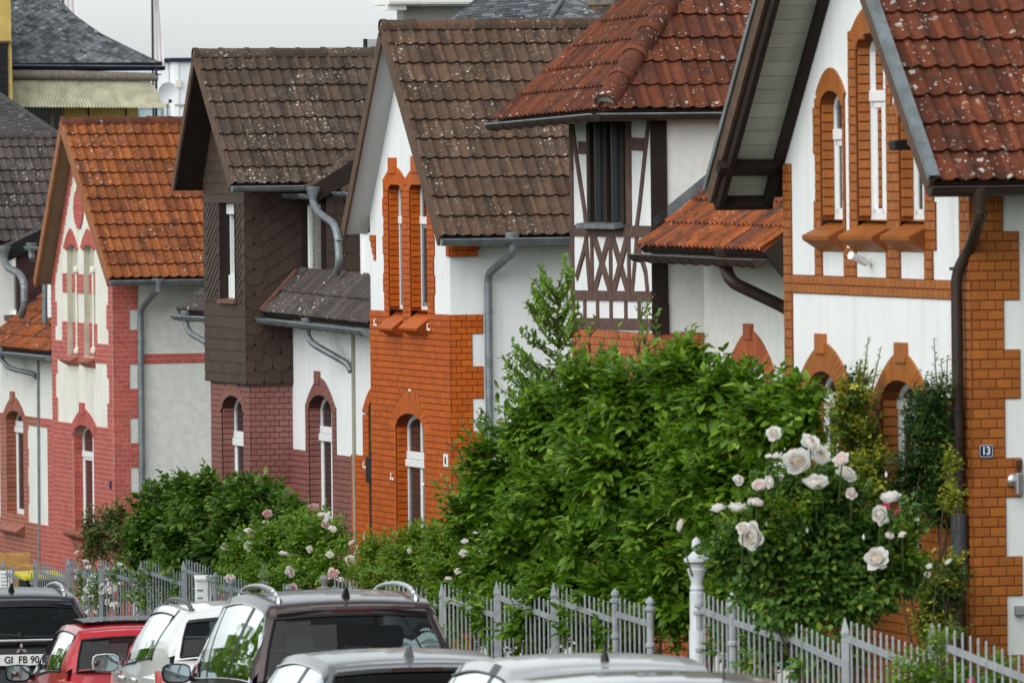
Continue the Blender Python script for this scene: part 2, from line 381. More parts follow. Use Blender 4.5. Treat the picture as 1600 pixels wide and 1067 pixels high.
# ------------------------------------------------------------------ brickwork
COURSE, HEAD = .077, .13
class Bricks:
    """collects every brick of a house; the 300 that show largest become objects, the rest one stuff part"""
    def __init__(s, h, scale): s.h = h; s.k = scale; s.items = []; s.mort = MB(); s.mm = []
    def mi(s, m):
        if m not in s.mm: s.mm.append(m)
        return s.mm.index(m)
    def brick(s, o, a, n, ln, ht, m, face, hidden=False):
        px = ln * s.k * (.28 if face == 'f' else .96); py = ht * s.k
        s.items.append(((0 if hidden else min(px, py * 1.6) * max(px, py)), o, a, n, ln, ht, m))
    def lay(s, face, plane, ivfn, z0, z1, m, mo, phase=0.0, proud=.018, bed=.011, course=COURSE, hidden=False, zref=0.0):
        """face 'f': street wall at local x=plane (runs along y); 's': side wall at y=plane (runs along x)"""
        a, n = (Vector((0, 1, 0)), Vector((-1, 0, 0))) if face == 'f' else (Vector((1, 0, 0)), Vector((0, -1, 0)))
        k0 = math.floor((z0 - zref) / course + .5); k1 = math.floor((z1 - zref) / course + .5)
        base = (lambda u, z: Vector((plane, u, z))) if face == 'f' else (lambda u, z: Vector((u, plane, z)))
        mi = s.mi(mo)
        for k in range(k0, k1):
            za = zref + k * course; zb = za + course
            for p, q in ivfn((za + zb) / 2):
                if q - p < .02: continue
                s.mort.obox(base(p, za) , a * (q - p), (0, 0, course), n * bed, mi)
                e = phase + (HEAD * .5 if k % 2 else 0); edges = [p]
                u = e + math.ceil((p - e) / HEAD - 1e-6) * HEAD
                if u - p < .035: u += HEAD
                while u < q - .035: edges.append(u); u += HEAD
                edges.append(q)
                for u0, u1 in zip(edges[:-1], edges[1:]):
                    j = random.uniform(-.0012, .0012)
                    gp = .0085 if face == 'f' else .0045
                    s.brick(base(u0 + gp, za + .005) + n * (proud - .012 + j), a, n, u1 - u0 - 2 * gp, course - .0095, m, face, hidden)
    def voussoirs(s, face, plane, op, m, mo, n=16, proud=.02, individual=True, x0=None):
        """wedge bricks of an arch ring between opening and hood, plus keystone"""
        nv = Vector((-1, 0, 0)) if face == 'f' else Vector((0, -1, 0))
        P = (lambda y, z, d: Vector((plane, y, z)) + nv * d) if face == 'f' else (lambda x, z, d: Vector((x, plane, z)) + nv * d)
        ts = [-1 + 2 * i / n for i in range(n + 1)]
        bed = MB()
        for i in range(n):
            q = [op.inner(ts[i]), op.inner(ts[i + 1]), op.outer(ts[i + 1]), op.outer(ts[i])]
            s.mort.prism([P(y, z, .0) for y, z in q], nv * (proud - .008), s.mi(mo))
            g = .05 * (ts[1] - ts[0])
            q = [op.inner(ts[i] + g), op.inner(ts[i + 1] - g), op.outer(ts[i + 1] - g), op.outer(ts[i] + g)]
            b = MB(); b.prism([P(y, z, .002) for y, z in q], nv * (proud - .002))
            b.done('brick', m, s.h)
        if op.key:
            a0, a1, zt = op.key; zb = op.hood[3] - .09
            b = MB(); b.prism([P(a0, zb, 0.0), P(a1, zb, 0.0), P(a1, zt, 0.0), P(a0, zt, 0.0)], nv * (proud + .022))
            b.done('keystone', m, s.h, bevel=.004)
    def finish(s, limit=300):
        s.items.sort(key=lambda t: -t[0]); cache = {}; lim = [i for i in s.items[:limit] if i[0] > 0]
        for _, o, a, n, ln, ht, m in lim:
            key = (round(ln, 2), round(ht, 3), m.name)
            if key not in cache:
                b = MB(); L, Hh, T, c = ln, ht, .012, .0035
                v = [(0, 0, 0), (L, 0, 0), (L, Hh, 0), (0, Hh, 0), (0, 0, T - c), (L, 0, T - c), (L, Hh, T - c), (0, Hh, T - c),
                     (c, c, T), (L - c, c, T), (L - c, Hh - c, T), (c, Hh - c, T)]
                b.add(v, [(0, 1, 5, 4), (1, 2, 6, 5), (2, 3, 7, 6), (3, 0, 4, 7), (4, 5, 9, 8), (5, 6, 10, 9), (6, 7, 11, 10), (7, 4, 8, 11), (8, 9, 10, 11)])
                cache[key] = (b.mesh('brick', m), ln)
            me, l0 = cache[key]
            inst('brick', me, s.h, frame(o, a * (ln / l0), (0, 0, 1), n))
        rest = s.items[len(lim):]
        if rest:
            b = MB(); mats = []
            for _, o, a, n, ln, ht, m in rest:
                if m not in mats: mats.append(m)
                mi = mats.index(m); A = a * ln; Z = Vector((0, 0, ht)); N = n * .012; c = .003
                v = [o, o + A, o + A + Z, o + Z]; ac = a * c; zc = Vector((0, 0, c))
                w = [o + N + ac + zc, o + A + N - ac + zc, o + A + Z + N - ac - zc, o + Z + N + ac - zc]
                b.add(v + w, [(0, 1, 5, 4), (1, 2, 6, 5), (2, 3, 7, 6), (3, 0, 4, 7), (4, 5, 6, 7)], mi)
            tag(b.done('brickwork', mats, s.h), kind='stuff')
        if s.mort.v: s.mort.done('mortar', s.mm, s.h)
# ------------------------------------------------------------------ walls with openings
def wall(h, name, mp, outer, holes, m, parent=None):
    """flat wall sheet with real holes: outer and holes are 2-D outlines, mp maps (u, z) to local 3-D"""
    pts = []; edges = []
    for lp in [outer] + holes:
        o = len(pts); pts += [Vector(p) for p in lp]; edges += [(o + i, o + (i + 1) % len(lp)) for i in range(len(lp))]
    vo, eo, fo, _, _, _ = geometry.delaunay_2d_cdt(pts, edges, [], 1, 1e-5)
    def inside(p, lp):
        c = False
        for i in range(len(lp)):
            a, b = lp[i], lp[i - 1]
            if (a[1] > p.y) != (b[1] > p.y) and p.x < (b[0] - a[0]) * (p.y - a[1]) / (b[1] - a[1]) + a[0]: c = not c
        return c
    b = MB(); fs = []
    for f in fo:
        c = sum((vo[i] for i in f), Vector((0, 0))) / len(f)
        if inside(c, outer) and not any(inside(c, q) for q in holes): fs.append(tuple(f))
    b.add([mp(v.x, v.y) for v in vo], fs)
    return b.done(name, m, parent or h)
def window(h, op, plane, depth, reveal_mat, style='arch', grey=False, zlow=None, mull=True, tz=None, head=None, curtain=None, thick=.06, bricks=None, brick_m=None, name='window', sill=None, paneless=False):
    """reveal, frame, transom, mullion and panes set back in an arched opening of the street wall"""
    x = plane; d = depth; lo = op.outline(14, zlow)
    b = MB(); n = len(lo)
    for i in range(n):
        (ya, za), (yb, zb) = lo[i], lo[(i + 1) % n]
        b.poly([(x - .002, ya, za), (x - .002, yb, zb), (x + d + .1, yb, zb), (x + d + .1, ya, za)])
    b.done('reveal', reveal_mat, h)
    if bricks is not None:   # the far jamb faces the camera: one header per course
        z0, z1 = (op.zs if zlow is None else zlow), op.zp + .02
        k = math.floor(z0 / COURSE + .5)
        while k * COURSE < z1:
            bricks.brick(Vector((x + .004, op.y1 - .009, k * COURSE + .005)), Vector((1, 0, 0)), Vector((0, -1, 0)), d - .008, COURSE - .0095, brick_m, 's', False); k += 1
    def inset(t):
        c = [(op.c, 0)]
        o = Op(op.y0 + t, op.y1 - t, (op.zs if zlow is None else zlow) + t, op.zp, op.zt - t, p=op.p)
        return o.outline(14)
    fm = M['frame']
    outl, inl = inset(.004), inset(thick)
    b = MB()
    for i in range(n):
        j = (i + 1) % n
        a0, a1, c0, c1 = outl[i], outl[j], inl[i], inl[j]
        F = lambda p, xx: (xx, p[0], p[1])
        b.poly([F(a0, x + d), F(a1, x + d), F(c1, x + d), F(c0, x + d)])
        b.poly([F(c0, x + d), F(c1, x + d), F(c1, x + d + .03), F(c0, x + d + .03)])
        b.poly([F(a1, x + d), F(a0, x + d), F(a0, x + d + .07), F(a1, x + d + .07)])
    w = b.done(name, M['frame_grey'] if grey == 'all' else fm, h)
    tz = op.zp if tz is None else tz
    b = MB(); b.box(x + d - .012, x + d + .06, op.y0 + .004, op.y1 - .004, tz - .045, tz + .045); b.done('transom', fm, w, bevel=.006)
    z0 = (op.zs if zlow is None else zlow)
    if mull:
        b = MB(); b.box(x + d - .004, x + d + .03, op.c - .035, op.c + .035, z0 + .02, tz - .05); b.box(x + d - .003, x + d + .03, op.c - .022, op.c + .022, tz + .05, op.zt - .03); b.done('mullion', fm, w, bevel=.005)
    # inner sash rails
    b = MB()
    for (ya, yb) in (((op.y0 + thick, op.c - .04), (op.c + .04, op.y1 - thick)) if mull else ((op.y0 + thick, op.y1 - thick),)):
        for (y, yy, za, zb) in ((ya, ya + .055, z0 + thick, tz - .05), (yb - .055, yb, z0 + thick, tz - .05), (ya, yb, z0 + thick, z0 + thick + .045), (ya, yb, tz - .095, tz - .05)):
            b.box(x + d + .004, x + d + .024, y, yy, za, zb)
    b.done('sash', M['frame_grey'] if grey else fm, w, bevel=.004)
    if head:
        b = MB(); b.box(x + d - .03, x + d + .05, op.y0 + .006, op.y1 - .006, tz - .05 - head, tz - .051); b.done('shutter_box', fm, w, bevel=.006)
    b = MB(); q = inset(thick * .6); b.poly([(x + d + .019, y, z) for y, z in reversed(q)]); b.done('pane', M['pane'] if not curtain else M['pane_clear'], w)
    if curtain:
        b = MB(); ny = 14
        for i in range(ny):
            ya, yb = lerp(op.y0, op.y1, i / ny), lerp(op.y0, op.y1, (i + 1) / ny)
            xx = [x + d + .06 + .015 * (k % 2) for k in (i, i + 1)]
            b.poly([(xx[0], ya, z0), (xx[1], yb, z0), (xx[1], yb, op.zt), (xx[0], ya, op.zt)])
        b.done('curtain', curtain, w)
        b = MB(); b.box(x + d + .16, x + d + .2, op.y0 - .1, op.y1 + .1, z0 - .1, op.zt + .1); b.done('room_backing', M['dark'], w)
    return w
M['pane_clear'] = clearglass('clear_pane', (.6, .65, .65), 1.22)
def sill_block(h, pts_back, y0, y1, plane, out, zt_back, zt_front, zb, m, mo, name='window_sill', n=9, clip=False):
    """sloping brick sill: n bricks on edge side by side, projecting from the wall"""
    for i in range(n):
        ya, yb = lerp(y0, y1, i / n), lerp(y0, y1, (i + 1) / n); g = .0055; zk = zt_back + (zt_back - zt_front) / (.10 + out) * .14
        b = MB(); b.prism([(plane + .24, ya + g, zk), (plane - out, ya + g, zt_front), (plane - out * .96, ya + g, zt_front - (zt_front - zb) * .25), (plane + .0, ya + g, zb)], (0, yb - ya - 2 * g, 0))
        b.done('sill_brick', m, h)
    b = MB(); b.prism([(plane + .238, y0 + .004, zk - .008), (plane - out + .012, y0 + .004, zt_front - .008), (plane - out * .95, y0 + .004, zt_front - (zt_front - zb) * .25), (plane, y0 + .004, zb + .004)], (0, y1 - y0 - .008, 0)); b.done('sill_mortar', mo, h)
# ------------------------------------------------------------------ roofs
_tile_cache = {}
def tile_mesh(m, rolls=2, w=.30, L=.40, rh=.026, variant=0):
    key = (m.name, rolls, w, L, rh, variant)
    if key in _tile_cache: return _tile_cache[key]
    pw = w / rolls; prof = []
    for r in range(rolls):
        o = r * pw
        for u, z in ((0, 0), (.05, .35), (.14, .85), (.24, 1.0), (.34, .85), (.44, .30), (.52, .05), (.75, -.04)): prof.append((o + u * pw, z * rh))
    prof.append((w + .012, .012))
    b = MB(); n = len(prof); lift = .036; th = .02
    top = [(u, 0, z + lift) for u, z in prof]; up = [(u, L, z * .9) for u, z in prof]; low = [(u, 0.004, z + lift - th) for u, z in prof]
    vs = low + top + up; fs = []
    for i in range(n - 1):
        fs.append((i, i + 1, n + i + 1, n + i)); fs.append((n + i, n + i + 1, 2 * n + i + 1, 2 * n + i))
    vs += [(0, 0.004, -.0), (0, L, -.02)]; k = len(vs)
    fs.append((k - 2, 0, n, 2 * n, k - 1))
    b.add(vs, fs); me = b.mesh('tile', m, smooth=True); _tile_cache[key] = me; return me
def clip_poly(poly, a, b):
    """keep the part of a 2-D polygon left of the line a->b"""
    out = []; sd = lambda p: (b[0] - a[0]) * (p[1] - a[1]) - (b[1] - a[1]) * (p[0] - a[0])
    for i in range(len(poly)):
        p, q = poly[i], poly[(i + 1) % len(poly)]; sp, sq = sd(p), sd(q)
        if sp >= 0: out.append(p)
        if (sp >= 0) != (sq >= 0):
            t = sp / (sp - sq); out.append((p[0] + (q[0] - p[0]) * t, p[1] + (q[1] - p[1]) * t))
    return out
def tile_slope(h, O, a, b, W, L, m, rolls=2, w=.30, step=None, rh=.026, region=None, jitter=1.0, keep=None, name='tile'):
    """cover a slope with single tiles. O eave corner, a along the eave, b up the slope (unit). region: convex polygon (u, v) to trim to"""
    O, a, b = Vector(O), Vector(a).normalized(), Vector(b).normalized(); n = a.cross(b)
    if n.z < 0: n = -n
    rows = max(1, round(L / .335)); st = L / rows; cols = math.ceil(W / w)
    me = tile_mesh(m, rolls, w, .40, rh)
    flip = a.cross(b).dot(n) < 0
    for j in range(rows):
        for i in range(cols):
            u, v = i * w, j * st
            if keep and not keep(u + w / 2, v + st / 2): continue
            pos = O + a * u + b * (v + random.uniform(-.004, .004) * jitter) + n * (.004 + random.uniform(0, .004) * jitter)
            Mx = frame(pos, a, b * (st / .335), n)
            if jitter: Mx = Mx @ Matrix.Rotation(random.uniform(-.006, .006), 4, 'Z') @ Matrix.Rotation(random.uniform(-.004, .004), 4, 'Y')
            use = me
            cut = None
            if u + w > W + .02: cut = [((W, 0), (W, 1))]
            if region:
                cs = [(u, v), (u + w, v), (u + w, v + st * 1.05), (u, v + st * 1.05)]
                ins = 0; cut = cut or []
                dead = False
                for k in range(len(region)):
                    p, q = region[k], region[(k + 1) % len(region)]
                    s_ = [(q[0] - p[0]) * (c[1] - p[1]) - (q[1] - p[1]) * (c[0] - p[0]) for c in cs]
                    if max(s_) <= 0: dead = True; break
                    if min(s_) < -1e-4: cut.append((p, q))
                if dead: continue
            if cut:
                bm = bmesh.new(); bm.from_mesh(me)
                for p, q in cut:
                    d = Vector((q[0] - p[0], (q[1] - p[1]) / (st / .335), 0)); nn = Vector((-d.y, d.x, 0)).normalized()
                    co = Vector((p[0] - u, (p[1] - v) / (st / .335), 0))
                    bmesh.ops.bisect_plane(bm, geom=bm.verts[:] + bm.edges[:] + bm.faces[:], plane_co=co, plane_no=nn, clear_inner=True)
                if len(bm.faces) < 2: bm.free(); continue
                use = bpy.data.meshes.new('tile'); bm.to_mesh(use); bm.free(); use.materials.append(m)
            inst(name, use, h, Mx)
def ridge_tiles(h, p0, p1, m, r=.115, L=.36, up=Vector((0, 0, 1))):
    p0, p1 = Vector(p0), Vector(p1); d = (p1 - p0); n = max(1, round(d.length / L)); a = d.normalized(); st = d.length / n
    side = a.cross(up).normalized(); nn = side.cross(a)
    b = MB(); k = 9; Lm = L + .03
    for (x, rr) in ((0, r * 1.06), (Lm * .16, r * 1.06), (Lm * .17, r * .97), (Lm, r * .93)):
        for q in range(k):
            t = math.pi * (-.08 + 1.16 * q / (k - 1)); b.v.append((x, math.cos(t) * rr, math.sin(t) * rr * .9))
    for q in range(k): b.v.append((.0, math.cos(math.pi * (-.08 + 1.16 * q / (k - 1))) * r * .86, math.sin(math.pi * (-.08 + 1.16 * q / (k - 1))) * r * .75))
    for i in range(3):
        for q in range(k - 1): b.f.append((i * k + q, i * k + q + 1, (i + 1) * k + q + 1, (i + 1) * k + q)); b.m.append(0)
    for q in range(k - 1): b.f.append((4 * k + q, 4 * k + q + 1, q + 1, q)); b.m.append(0)
    me = b.mesh('ridge_tile', m, smooth=True)
    for i in range(n):
        inst('ridge_tile', me, h, frame(p0 + a * (i * st) + nn * random.uniform(-.004, .006), a * (st / L), side, nn) @ Matrix.Rotation(random.uniform(-.012, .012), 4, 'Z'))
    c = MB(); c.prism([p0 + a * .02 + side * (math.cos(math.pi * (-.06 + 1.12 * k / 10)) * r * .92) + nn * (math.sin(math.pi * (-.06 + 1.12 * k / 10)) * r * .84) for k in range(11)], a * .03); c.done('ridge_end', M['log'] if 'log' in M else M['concrete'], h)
def gutter(h, p0, p1, m, r=.068, brackets=.75, out=None, name='gutter', lip=None):
    """half-round gutter from p0 to p1 with bead, end caps and bracket straps"""
    p0, p1 = Vector(p0), Vector(p1); a = (p1 - p0).normalized(); L = (p1 - p0).length
    up = Vector((0, 0, 1)); s = a.cross(up).normalized()
    b = MB(); k = 9
    for P in (p0, p1):
        for q in range(k):
            t = math.pi + math.pi * q / (k - 1); b.v.append(tuple(P + s * math.cos(t) * r + up * math.sin(t) * r))
        for q in range(k):
            t = math.pi + math.pi * q / (k - 1); b.v.append(tuple(P + s * math.cos(t) * r * .93 + up * math.sin(t) * r * .93))
    o = 2 * k
    for q in range(k - 1):
        b.f += [(q, q + 1, o + q + 1, o + q), (k + q + 1, k + q, o + k + q, o + k + q + 1)]; b.m += [0, 0]
    for e in (0, o): b.f.append(tuple(e + q for q in range(k))); b.m.append(0)
    g = b.done(name, m, h, smooth=True)
    for sg in (1, -1):
        t = MB(); t.tube([p0 + s * r * sg, p1 + s * r * sg], .011, 6); t.done('bead', m if lip is None else lip, g)
    n = max(1, int(L / brackets))
    for i in range(n):
        P = p0 + a * (L * (i + .5) / n); t = MB()
        pts = [P + s * math.cos(math.pi + math.pi * q / 8) * (r + .004) + up * math.sin(math.pi + math.pi * q / 8) * (r + .004) for q in range(9)]
        t.tube(pts, .006, 4); t.done('bracket', m, g)
    return g
def smooth_path(pts, n=5):
    pts = [Vector(p) for p in pts]; out = [pts[0]]
    for i in range(1, len(pts) - 1):
        a, b, c = pts[i - 1], pts[i], pts[i + 1]
        e = min((b - a).length, (c - b).length) * .45
        p, q = b + (a - b).normalized() * e, b + (c - b).normalized() * e
        for k in range(n + 1):
            t = k / n; out.append(p * (1 - t) ** 2 + b * 2 * t * (1 - t) + q * t * t)
    out.append(pts[-1]); return out
def downpipe(h, pts, m, r=.043, hopper=True, collars=(), name='downpipe', parent=None):
    t = MB(); P = smooth_path(pts); t.tube(P, r, 12); d = t.done(name, m, parent or h, smooth=True)
    if hopper:
        c = P[0]; t = MB(); t.lathe([(r * 1.05, -.14), (r * 1.1, -.06), (r * 1.9, .03), (r * 1.9, .07)], c, 12); t.done('hopper', m, d, smooth=True)
    for c in collars:
        c = Vector(c); t = MB(); t.lathe([(r * 1.22, -.012), (r * 1.22, .012)], c, 12); t.obox(c + Vector((-.008, 0, -.008)), (.016, 0, 0), (0, .1, 0), (0, 0, .016)); t.done('pipe_clip', m, d)
    return d
def slab(h, name, pts, n, t, m): b = MB(); b.prism(pts, Vector(n) * t); return b.done(name, m, h)
def gable_roof(h, ov, near, ridge, far, depth, tm, verge_m, soffit_m, rm=None, planks=0, verge_h=.20, gut=None, gut_len=None, near_cap=None, keep=None, xs=None, soffit_back=0.0):
    """saddle roof whose ridge runs into the block; near/ridge/far are photo measurements in the verge plane"""
    N, Rg, Fa = h.f(*near, -ov), h.f(*ridge, -ov), h.f(*far, -ov)
    bn = Vector((0, Rg.y - N.y, Rg.z - N.z)); L = bn.length; bn.normalize(); nn = Vector((0, -bn.z, bn.y))
    bf = Vector((0, Rg.y - Fa.y, Rg.z - Fa.z)); Lf = bf.length; bf.normalize(); nf = Vector((0, -bf.z, bf.y));
    if nf.z < 0: nf = -nf
    X = Vector((1, 0, 0))
    tile_slope(h, N, X, bn, depth, L - .02, tm, keep=keep)
    slab(h, 'roof_deck', [N, N + X * depth, Rg + X * depth, Rg], -nn, .05, M['wood_dark'])
    slab(h, 'roof_deck', [Fa + nf * .0, Fa + X * depth, Rg + X * depth, Rg], -nf, .05, M['wood_dark'])
    # hidden slope: tiles seen only along their verge edge
    tile_slope(h, Fa + X * .02, X, bf, .58, Lf - .02, tm)
    b = MB(); b.poly([Fa + X * .6 + nf * .05, Fa + X * depth + nf * .05, Rg + X * depth + nf * .05, Rg + X * .6 + nf * .05]); b.done('far_roof_slope', tm, h)
    ridge_tiles(h, Rg + Vector((-.03, 0, -.015)), Rg + Vector((depth, 0, -.015)), rm or tm)
    for (E0, bb, n2, LL) in ((N, bn, nn, L), (Fa, bf, nf, Lf)):
        b = MB(); b.obox(E0 + n2 * (.035 - verge_h) + X * -.03, bb * (LL - .01), n2 * verge_h, X * .032); b.done('verge_board', verge_m, h)
    # soffits under the overhang at the street end
    for (E0, bb, n2, LL, nm) in ((N, bn, nn, L, 0), (Fa, bf, nf, Lf, planks)):
        o = E0 + n2 * -.075 + X * .002
        if nm:
            for i in range(nm):
                t0, t1 = LL * i / nm, LL * (i + 1) / nm
                q = MB(); q.obox(o + bb * (t0 + .004), bb * (t1 - t0 - .008), X * (ov + .02 + soffit_back), n2 * .02); q.done('soffit_board', soffit_m, h)
            q = MB(); q.obox(o + n2 * .012, bb * LL, X * (ov + .02 + soffit_back), n2 * .012); q.done('soffit_backing', M['dark'], h)
        else:
            q = MB(); q.obox(o, bb * LL, X * (ov + .02 + soffit_back), n2 * .022); q.done('soffit', soffit_m, h)
    if gut:
        gl = gut_len or depth
        gutter(h, N + Vector((-.04, -.035, -.035)), N + Vector((gl, -.035, -.035)), gut)
    return dict(N=N, R=Rg, F=Fa, bn=bn, nn=nn, bf=bf, nf=nf)
def roof_z(G, y):
    """height of the underside of the roof at local y"""
    N, R_, F_ = G['N'], G['R'], G['F']
    if y <= R_.y: return lerp(N.z, R_.z, (y - N.y) / (R_.y - N.y)) - .07
    return lerp(R_.z, F_.z, (y - R_.y) / (F_.y - R_.y)) - .07
def gable_wall(h, W, G, holes, m, depth, side_m=None, zb=None):
    zb = h.zg - .3 if zb is None else zb
    out = [(0, zb), (W, zb), (W, roof_z(G, W)), (G['R'].y, G['R'].z - .08), (0, roof_z(G, 0))]
    wall(h, 'street_wall', lambda u, z: (0, u, z), out, holes, m)
    z0 = roof_z(G, 0)
    b = MB(); b.poly([(0, 0, zb), (depth, 0, zb), (depth, 0, z0), (0, 0, z0)]); b.done('side_wall', side_m or m, h)
    b = MB(); zW = roof_z(G, W); b.poly([(0, W, zb), (0, W, zW), (depth, W, zW), (depth, W, zb)]); b.done('far_side_wall', side_m or m, h)
    b = MB(); b.poly([(depth, 0, zb), (depth, W, zb), (depth, W, zW), (depth, G['R'].y, G['R'].z - .08), (depth, 0, z0)]); b.done('back_wall', side_m or m, h)
def lean_to(h, A, B, C_, tm, rolls=2, W=None, gut=None, w=.30, keep=None, gm=None, gx=.05, rh=.03, under=True):
    """pent roof: A and B are the two eave ends, C_ a point further up the slope above A"""
    A, B, C_ = Vector(A), Vector(B), Vector(C_); a = (B - A).normalized(); W = (B - A).length
    bb = (C_ - A); bb = (bb - a * bb.dot(a)); L = bb.length; bb.normalize(); n = a.cross(bb)
    if n.z < 0: n = -n
    tile_slope(h, A, a, bb, W, L, tm, rolls=rolls, w=w, rh=rh, keep=keep)
    slab(h, 'roof_deck', [A, B, B + bb * L, A + bb * L], -n, .06, M['wood_dark'])
    if gut: gutter(h, A - bb * gx + Vector((0, 0, -.02)) - a * .05, B - bb * gx + Vector((0, 0, -.02)) + a * .05, gut)
    return a, bb, n, L
def iv(*a): return list(a)
def mkop(h, xl, xr, ytop, yspring, ysill, hood=None, key=None, plane=0.0, p=2.0, hp=1.7):
    """arched opening measured in the photo on the wall plane: left/right jamb, crown, spring and sill heights, hood (xl, xr, ybase, xtop, ytop)"""
    ym = yspring
    a = h.f(xl, ym, plane); b = h.f(xr, ym, plane); xm = (xl + xr) / 2
    zp = h.f(xm, yspring, plane).z; zt = h.f(xm, ytop, plane).z; zs = h.f(xm, ysill, plane).z
    hd = None; ky = None
    if hood:
        hl, hr, hb, ht = hood
        hd = (h.f(hr, hb, plane).y, h.f(hl, hb, plane).y, h.f((hl + hr) / 2, hb, plane).z, h.f((hl + hr) / 2, ht, plane).z, hp)
    if key:
        kl, kr, kt = key; ky = (h.f(kr, kt, plane).y, h.f(kl, kt, plane).y, h.f((kl + kr) / 2, kt, plane).z)
    return Op(b.y, a.y, zs, zp, zt, hd, ky, p)
ROW = 'row of brick and plaster gable houses along the street'
# ================================================================== house 13 (nearest, right)
def house_thirteen():
    h = House('gable_house', 1519, 550, 65, -4.9, 'nearest gable house with ochre brick trim, red tiled roof and number 13 plate', 'house', ROW)
    W = 4.93
    G = gable_roof(h, .5, (1458, 287), (1265, -271), (1110, 303), 4.2, M['t_red'], M['wood_brown'], M['soffit_board'], planks=26, verge_h=.15, gut=None)
    # heavy eave box at the far foot of the roof, zinc flashing on both verges
    for (E0, bb, n2, sg) in ((G['N'], G['bn'], G['nn'], 1), (G['F'], G['bf'], G['nf'], -1)):
        L = (G['R'] - E0).length
        b = MB(); b.obox(E0 + n2 * .075 + Vector((-.05, 0, 0)), bb * L, n2 * .012, Vector((.09, 0, 0))); b.obox(E0 + n2 * .032 + Vector((-.05, 0, 0)), bb * L, n2 * .043, Vector((.012, 0, 0)))
        b.done('verge_flashing', M['zinc'], h)
    Fz, bf, nf = G['F'], G['bf'], G['nf']
    b = MB(); b.obox(Fz + bf * .40 + nf * -.20 + Vector((-.06, 0, 0)), (.57, 0, 0), bf * .10, nf * .10); b.done('tie_beam', M['wood_dark'], h)
    b = MB(); b.obox(Fz + nf * -.20 + Vector((.0, 0, 0)), (.50, 0, 0), bf * .05, nf * .13); b.done('eave_box', M['wood_dark'], h)
    b = MB(); b.obox(Fz + bf * .03 + nf * -.22 + Vector((.01, 0, 0)), bf * 3.9, nf * .13, Vector((.05, 0, 0))); b.done('barge_timber', M['wood_dark'], h)
    b = MB(); b.obox(Fz + bf * .03 + nf * -.20 + Vector((.43, 0, 0)), bf * 3.9, nf * .11, Vector((.06, 0, 0))); b.done('wall_timber', M['wood_dark'], h)
    gutter(h, G['N'] + Vector((-.05, -.05, -.03)), G['N'] + Vector((4.2, -.05, -.03)), M['brown_metal'], r=.075)
    o1 = mkop(h, 1282.8, 1317.5, 142, 170, 338); o1.zs = h.f(1290, 362).z
    o2 = mkop(h, 1338.7, 1385, 52, 80, 338); o2.zs = h.f(1350, 362).z
    o3 = mkop(h, 1406, 1445, 160, 188, 338); o3.zs = h.f(1420, 362).z
    for o, hd in ((o1, (1277, 1322, 146, 106)), (o2, (1331, 1392, 50, 8)), (o3, (1398, 1452, 165, 120))):
        o.hood = (h.f(hd[1], hd[2]).y, h.f(hd[0], hd[2]).y, h.f((hd[0] + hd[1]) / 2, hd[2]).z, h.f((hd[0] + hd[1]) / 2, hd[3]).z, 1.9)
    g1 = mkop(h, 1263, 1312, 580, 622, 905, (1249, 1333, 600, 536), (1279, 1292, 521))
    g2 = mkop(h, 1378, 1437, 594, 634, 905, (1367, 1455, 618, 549), (1403.5, 1419, 535))
    ops = [o1, o2, o3, g1, g2]
    gable_wall(h, W, G, [o.outline() for o in ops], M['white'], 4.2)
    B = Bricks(h, 195)
    zb0, zb1 = h.f(1230, 457).z, h.f(1230, 430).z           # string course
    nrow = round((zb1 - zb0) / COURSE); zref = zb0
    Y = lambda px, py: h.f(px, py).y
    zsill = h.f(1300, 392).z
    def cuts(z):
        r = []
        for o in ops: r += o.cut(z)
        return r
    ztop = roof_z(G, W) - .02
    # quoin at the far edge, string course, window piers
    B.lay('f', 0, lambda z: [(W - .22, W)], h.f(1240, 820).z, h.f(1226, 250).z, M['b_ochre'], M['m_ochre'], zref=zref)
    B.lay('f', 0, lambda z: [(.0, W - .22)], zb0, zb0 + 2 * COURSE, M['b_ochre'], M['m_ochre'], zref=zref)
    piers = [(Y(1286, 400), Y(1275, 400)), (Y(1339, 400), Y(1320, 400)), (Y(1408, 400), Y(1386, 400)), (Y(1459, 400), Y(1446, 400))]
    B.lay('f', 0, lambda z: piers, zb0 + 2 * COURSE, zsill, M['b_ochre'], M['m_ochre'], zref=zref)
    def surround(z):
        lim = Y(1462, 300); e = .05 if int((z - zref) / COURSE / 5) % 2 else 0
        top = [(Y(1448, 300) - .14, Y(1406, 300) + .02), (Y(1392, 300), Y(1330, 300))]
        ivs = []
        if z < o1.hood[2]: ivs.append((Y(1322, 300), Y(1276, 300) + e))
        if z < o2.hood[2]: ivs.append((Y(1396, 300), Y(1329, 300)))
        if z < o3.hood[2]: ivs.append((Y(1460, 300) - e, Y(1394, 300)))
        ivs.sort(); out = []
        for a, b in ivs:
            if out and a <= out[-1][1] + .01: out[-1] = (out[-1][0], max(b, out[-1][1]))
            else: out.append((a, b))
        return sub_iv(out, cuts(z))
    B.lay('f', 0, surround, zsill, o2.hood[2], M['b_ochre'], M['m_ochre'], zref=zref)
    for o in (o1, o2, o3): B.voussoirs('f', 0, o, M['b_ochre'], M['m_ochre'], 15)
    zg2 = min(g1.hood[2], g2.hood[2])
    B.lay('f', 0, lambda z: sub_iv([(.27, W - .22)], cuts(z)), h.zg, zg2 - .02, M['b_ochre'], M['m_ochre'], zref=zref, hidden=False)
    for o in (g1, g2): B.voussoirs('f', 0, o, M['b_ochre'], M['m_ochre'], 20)
    # near corner
    ze = roof_z(G, 0)
    B.lay('f', 0, lambda z: [(-.018, .26)], h.zg, ze, M['b_ochre'], M['m_ochre'], zref=zref, phase=-.018)
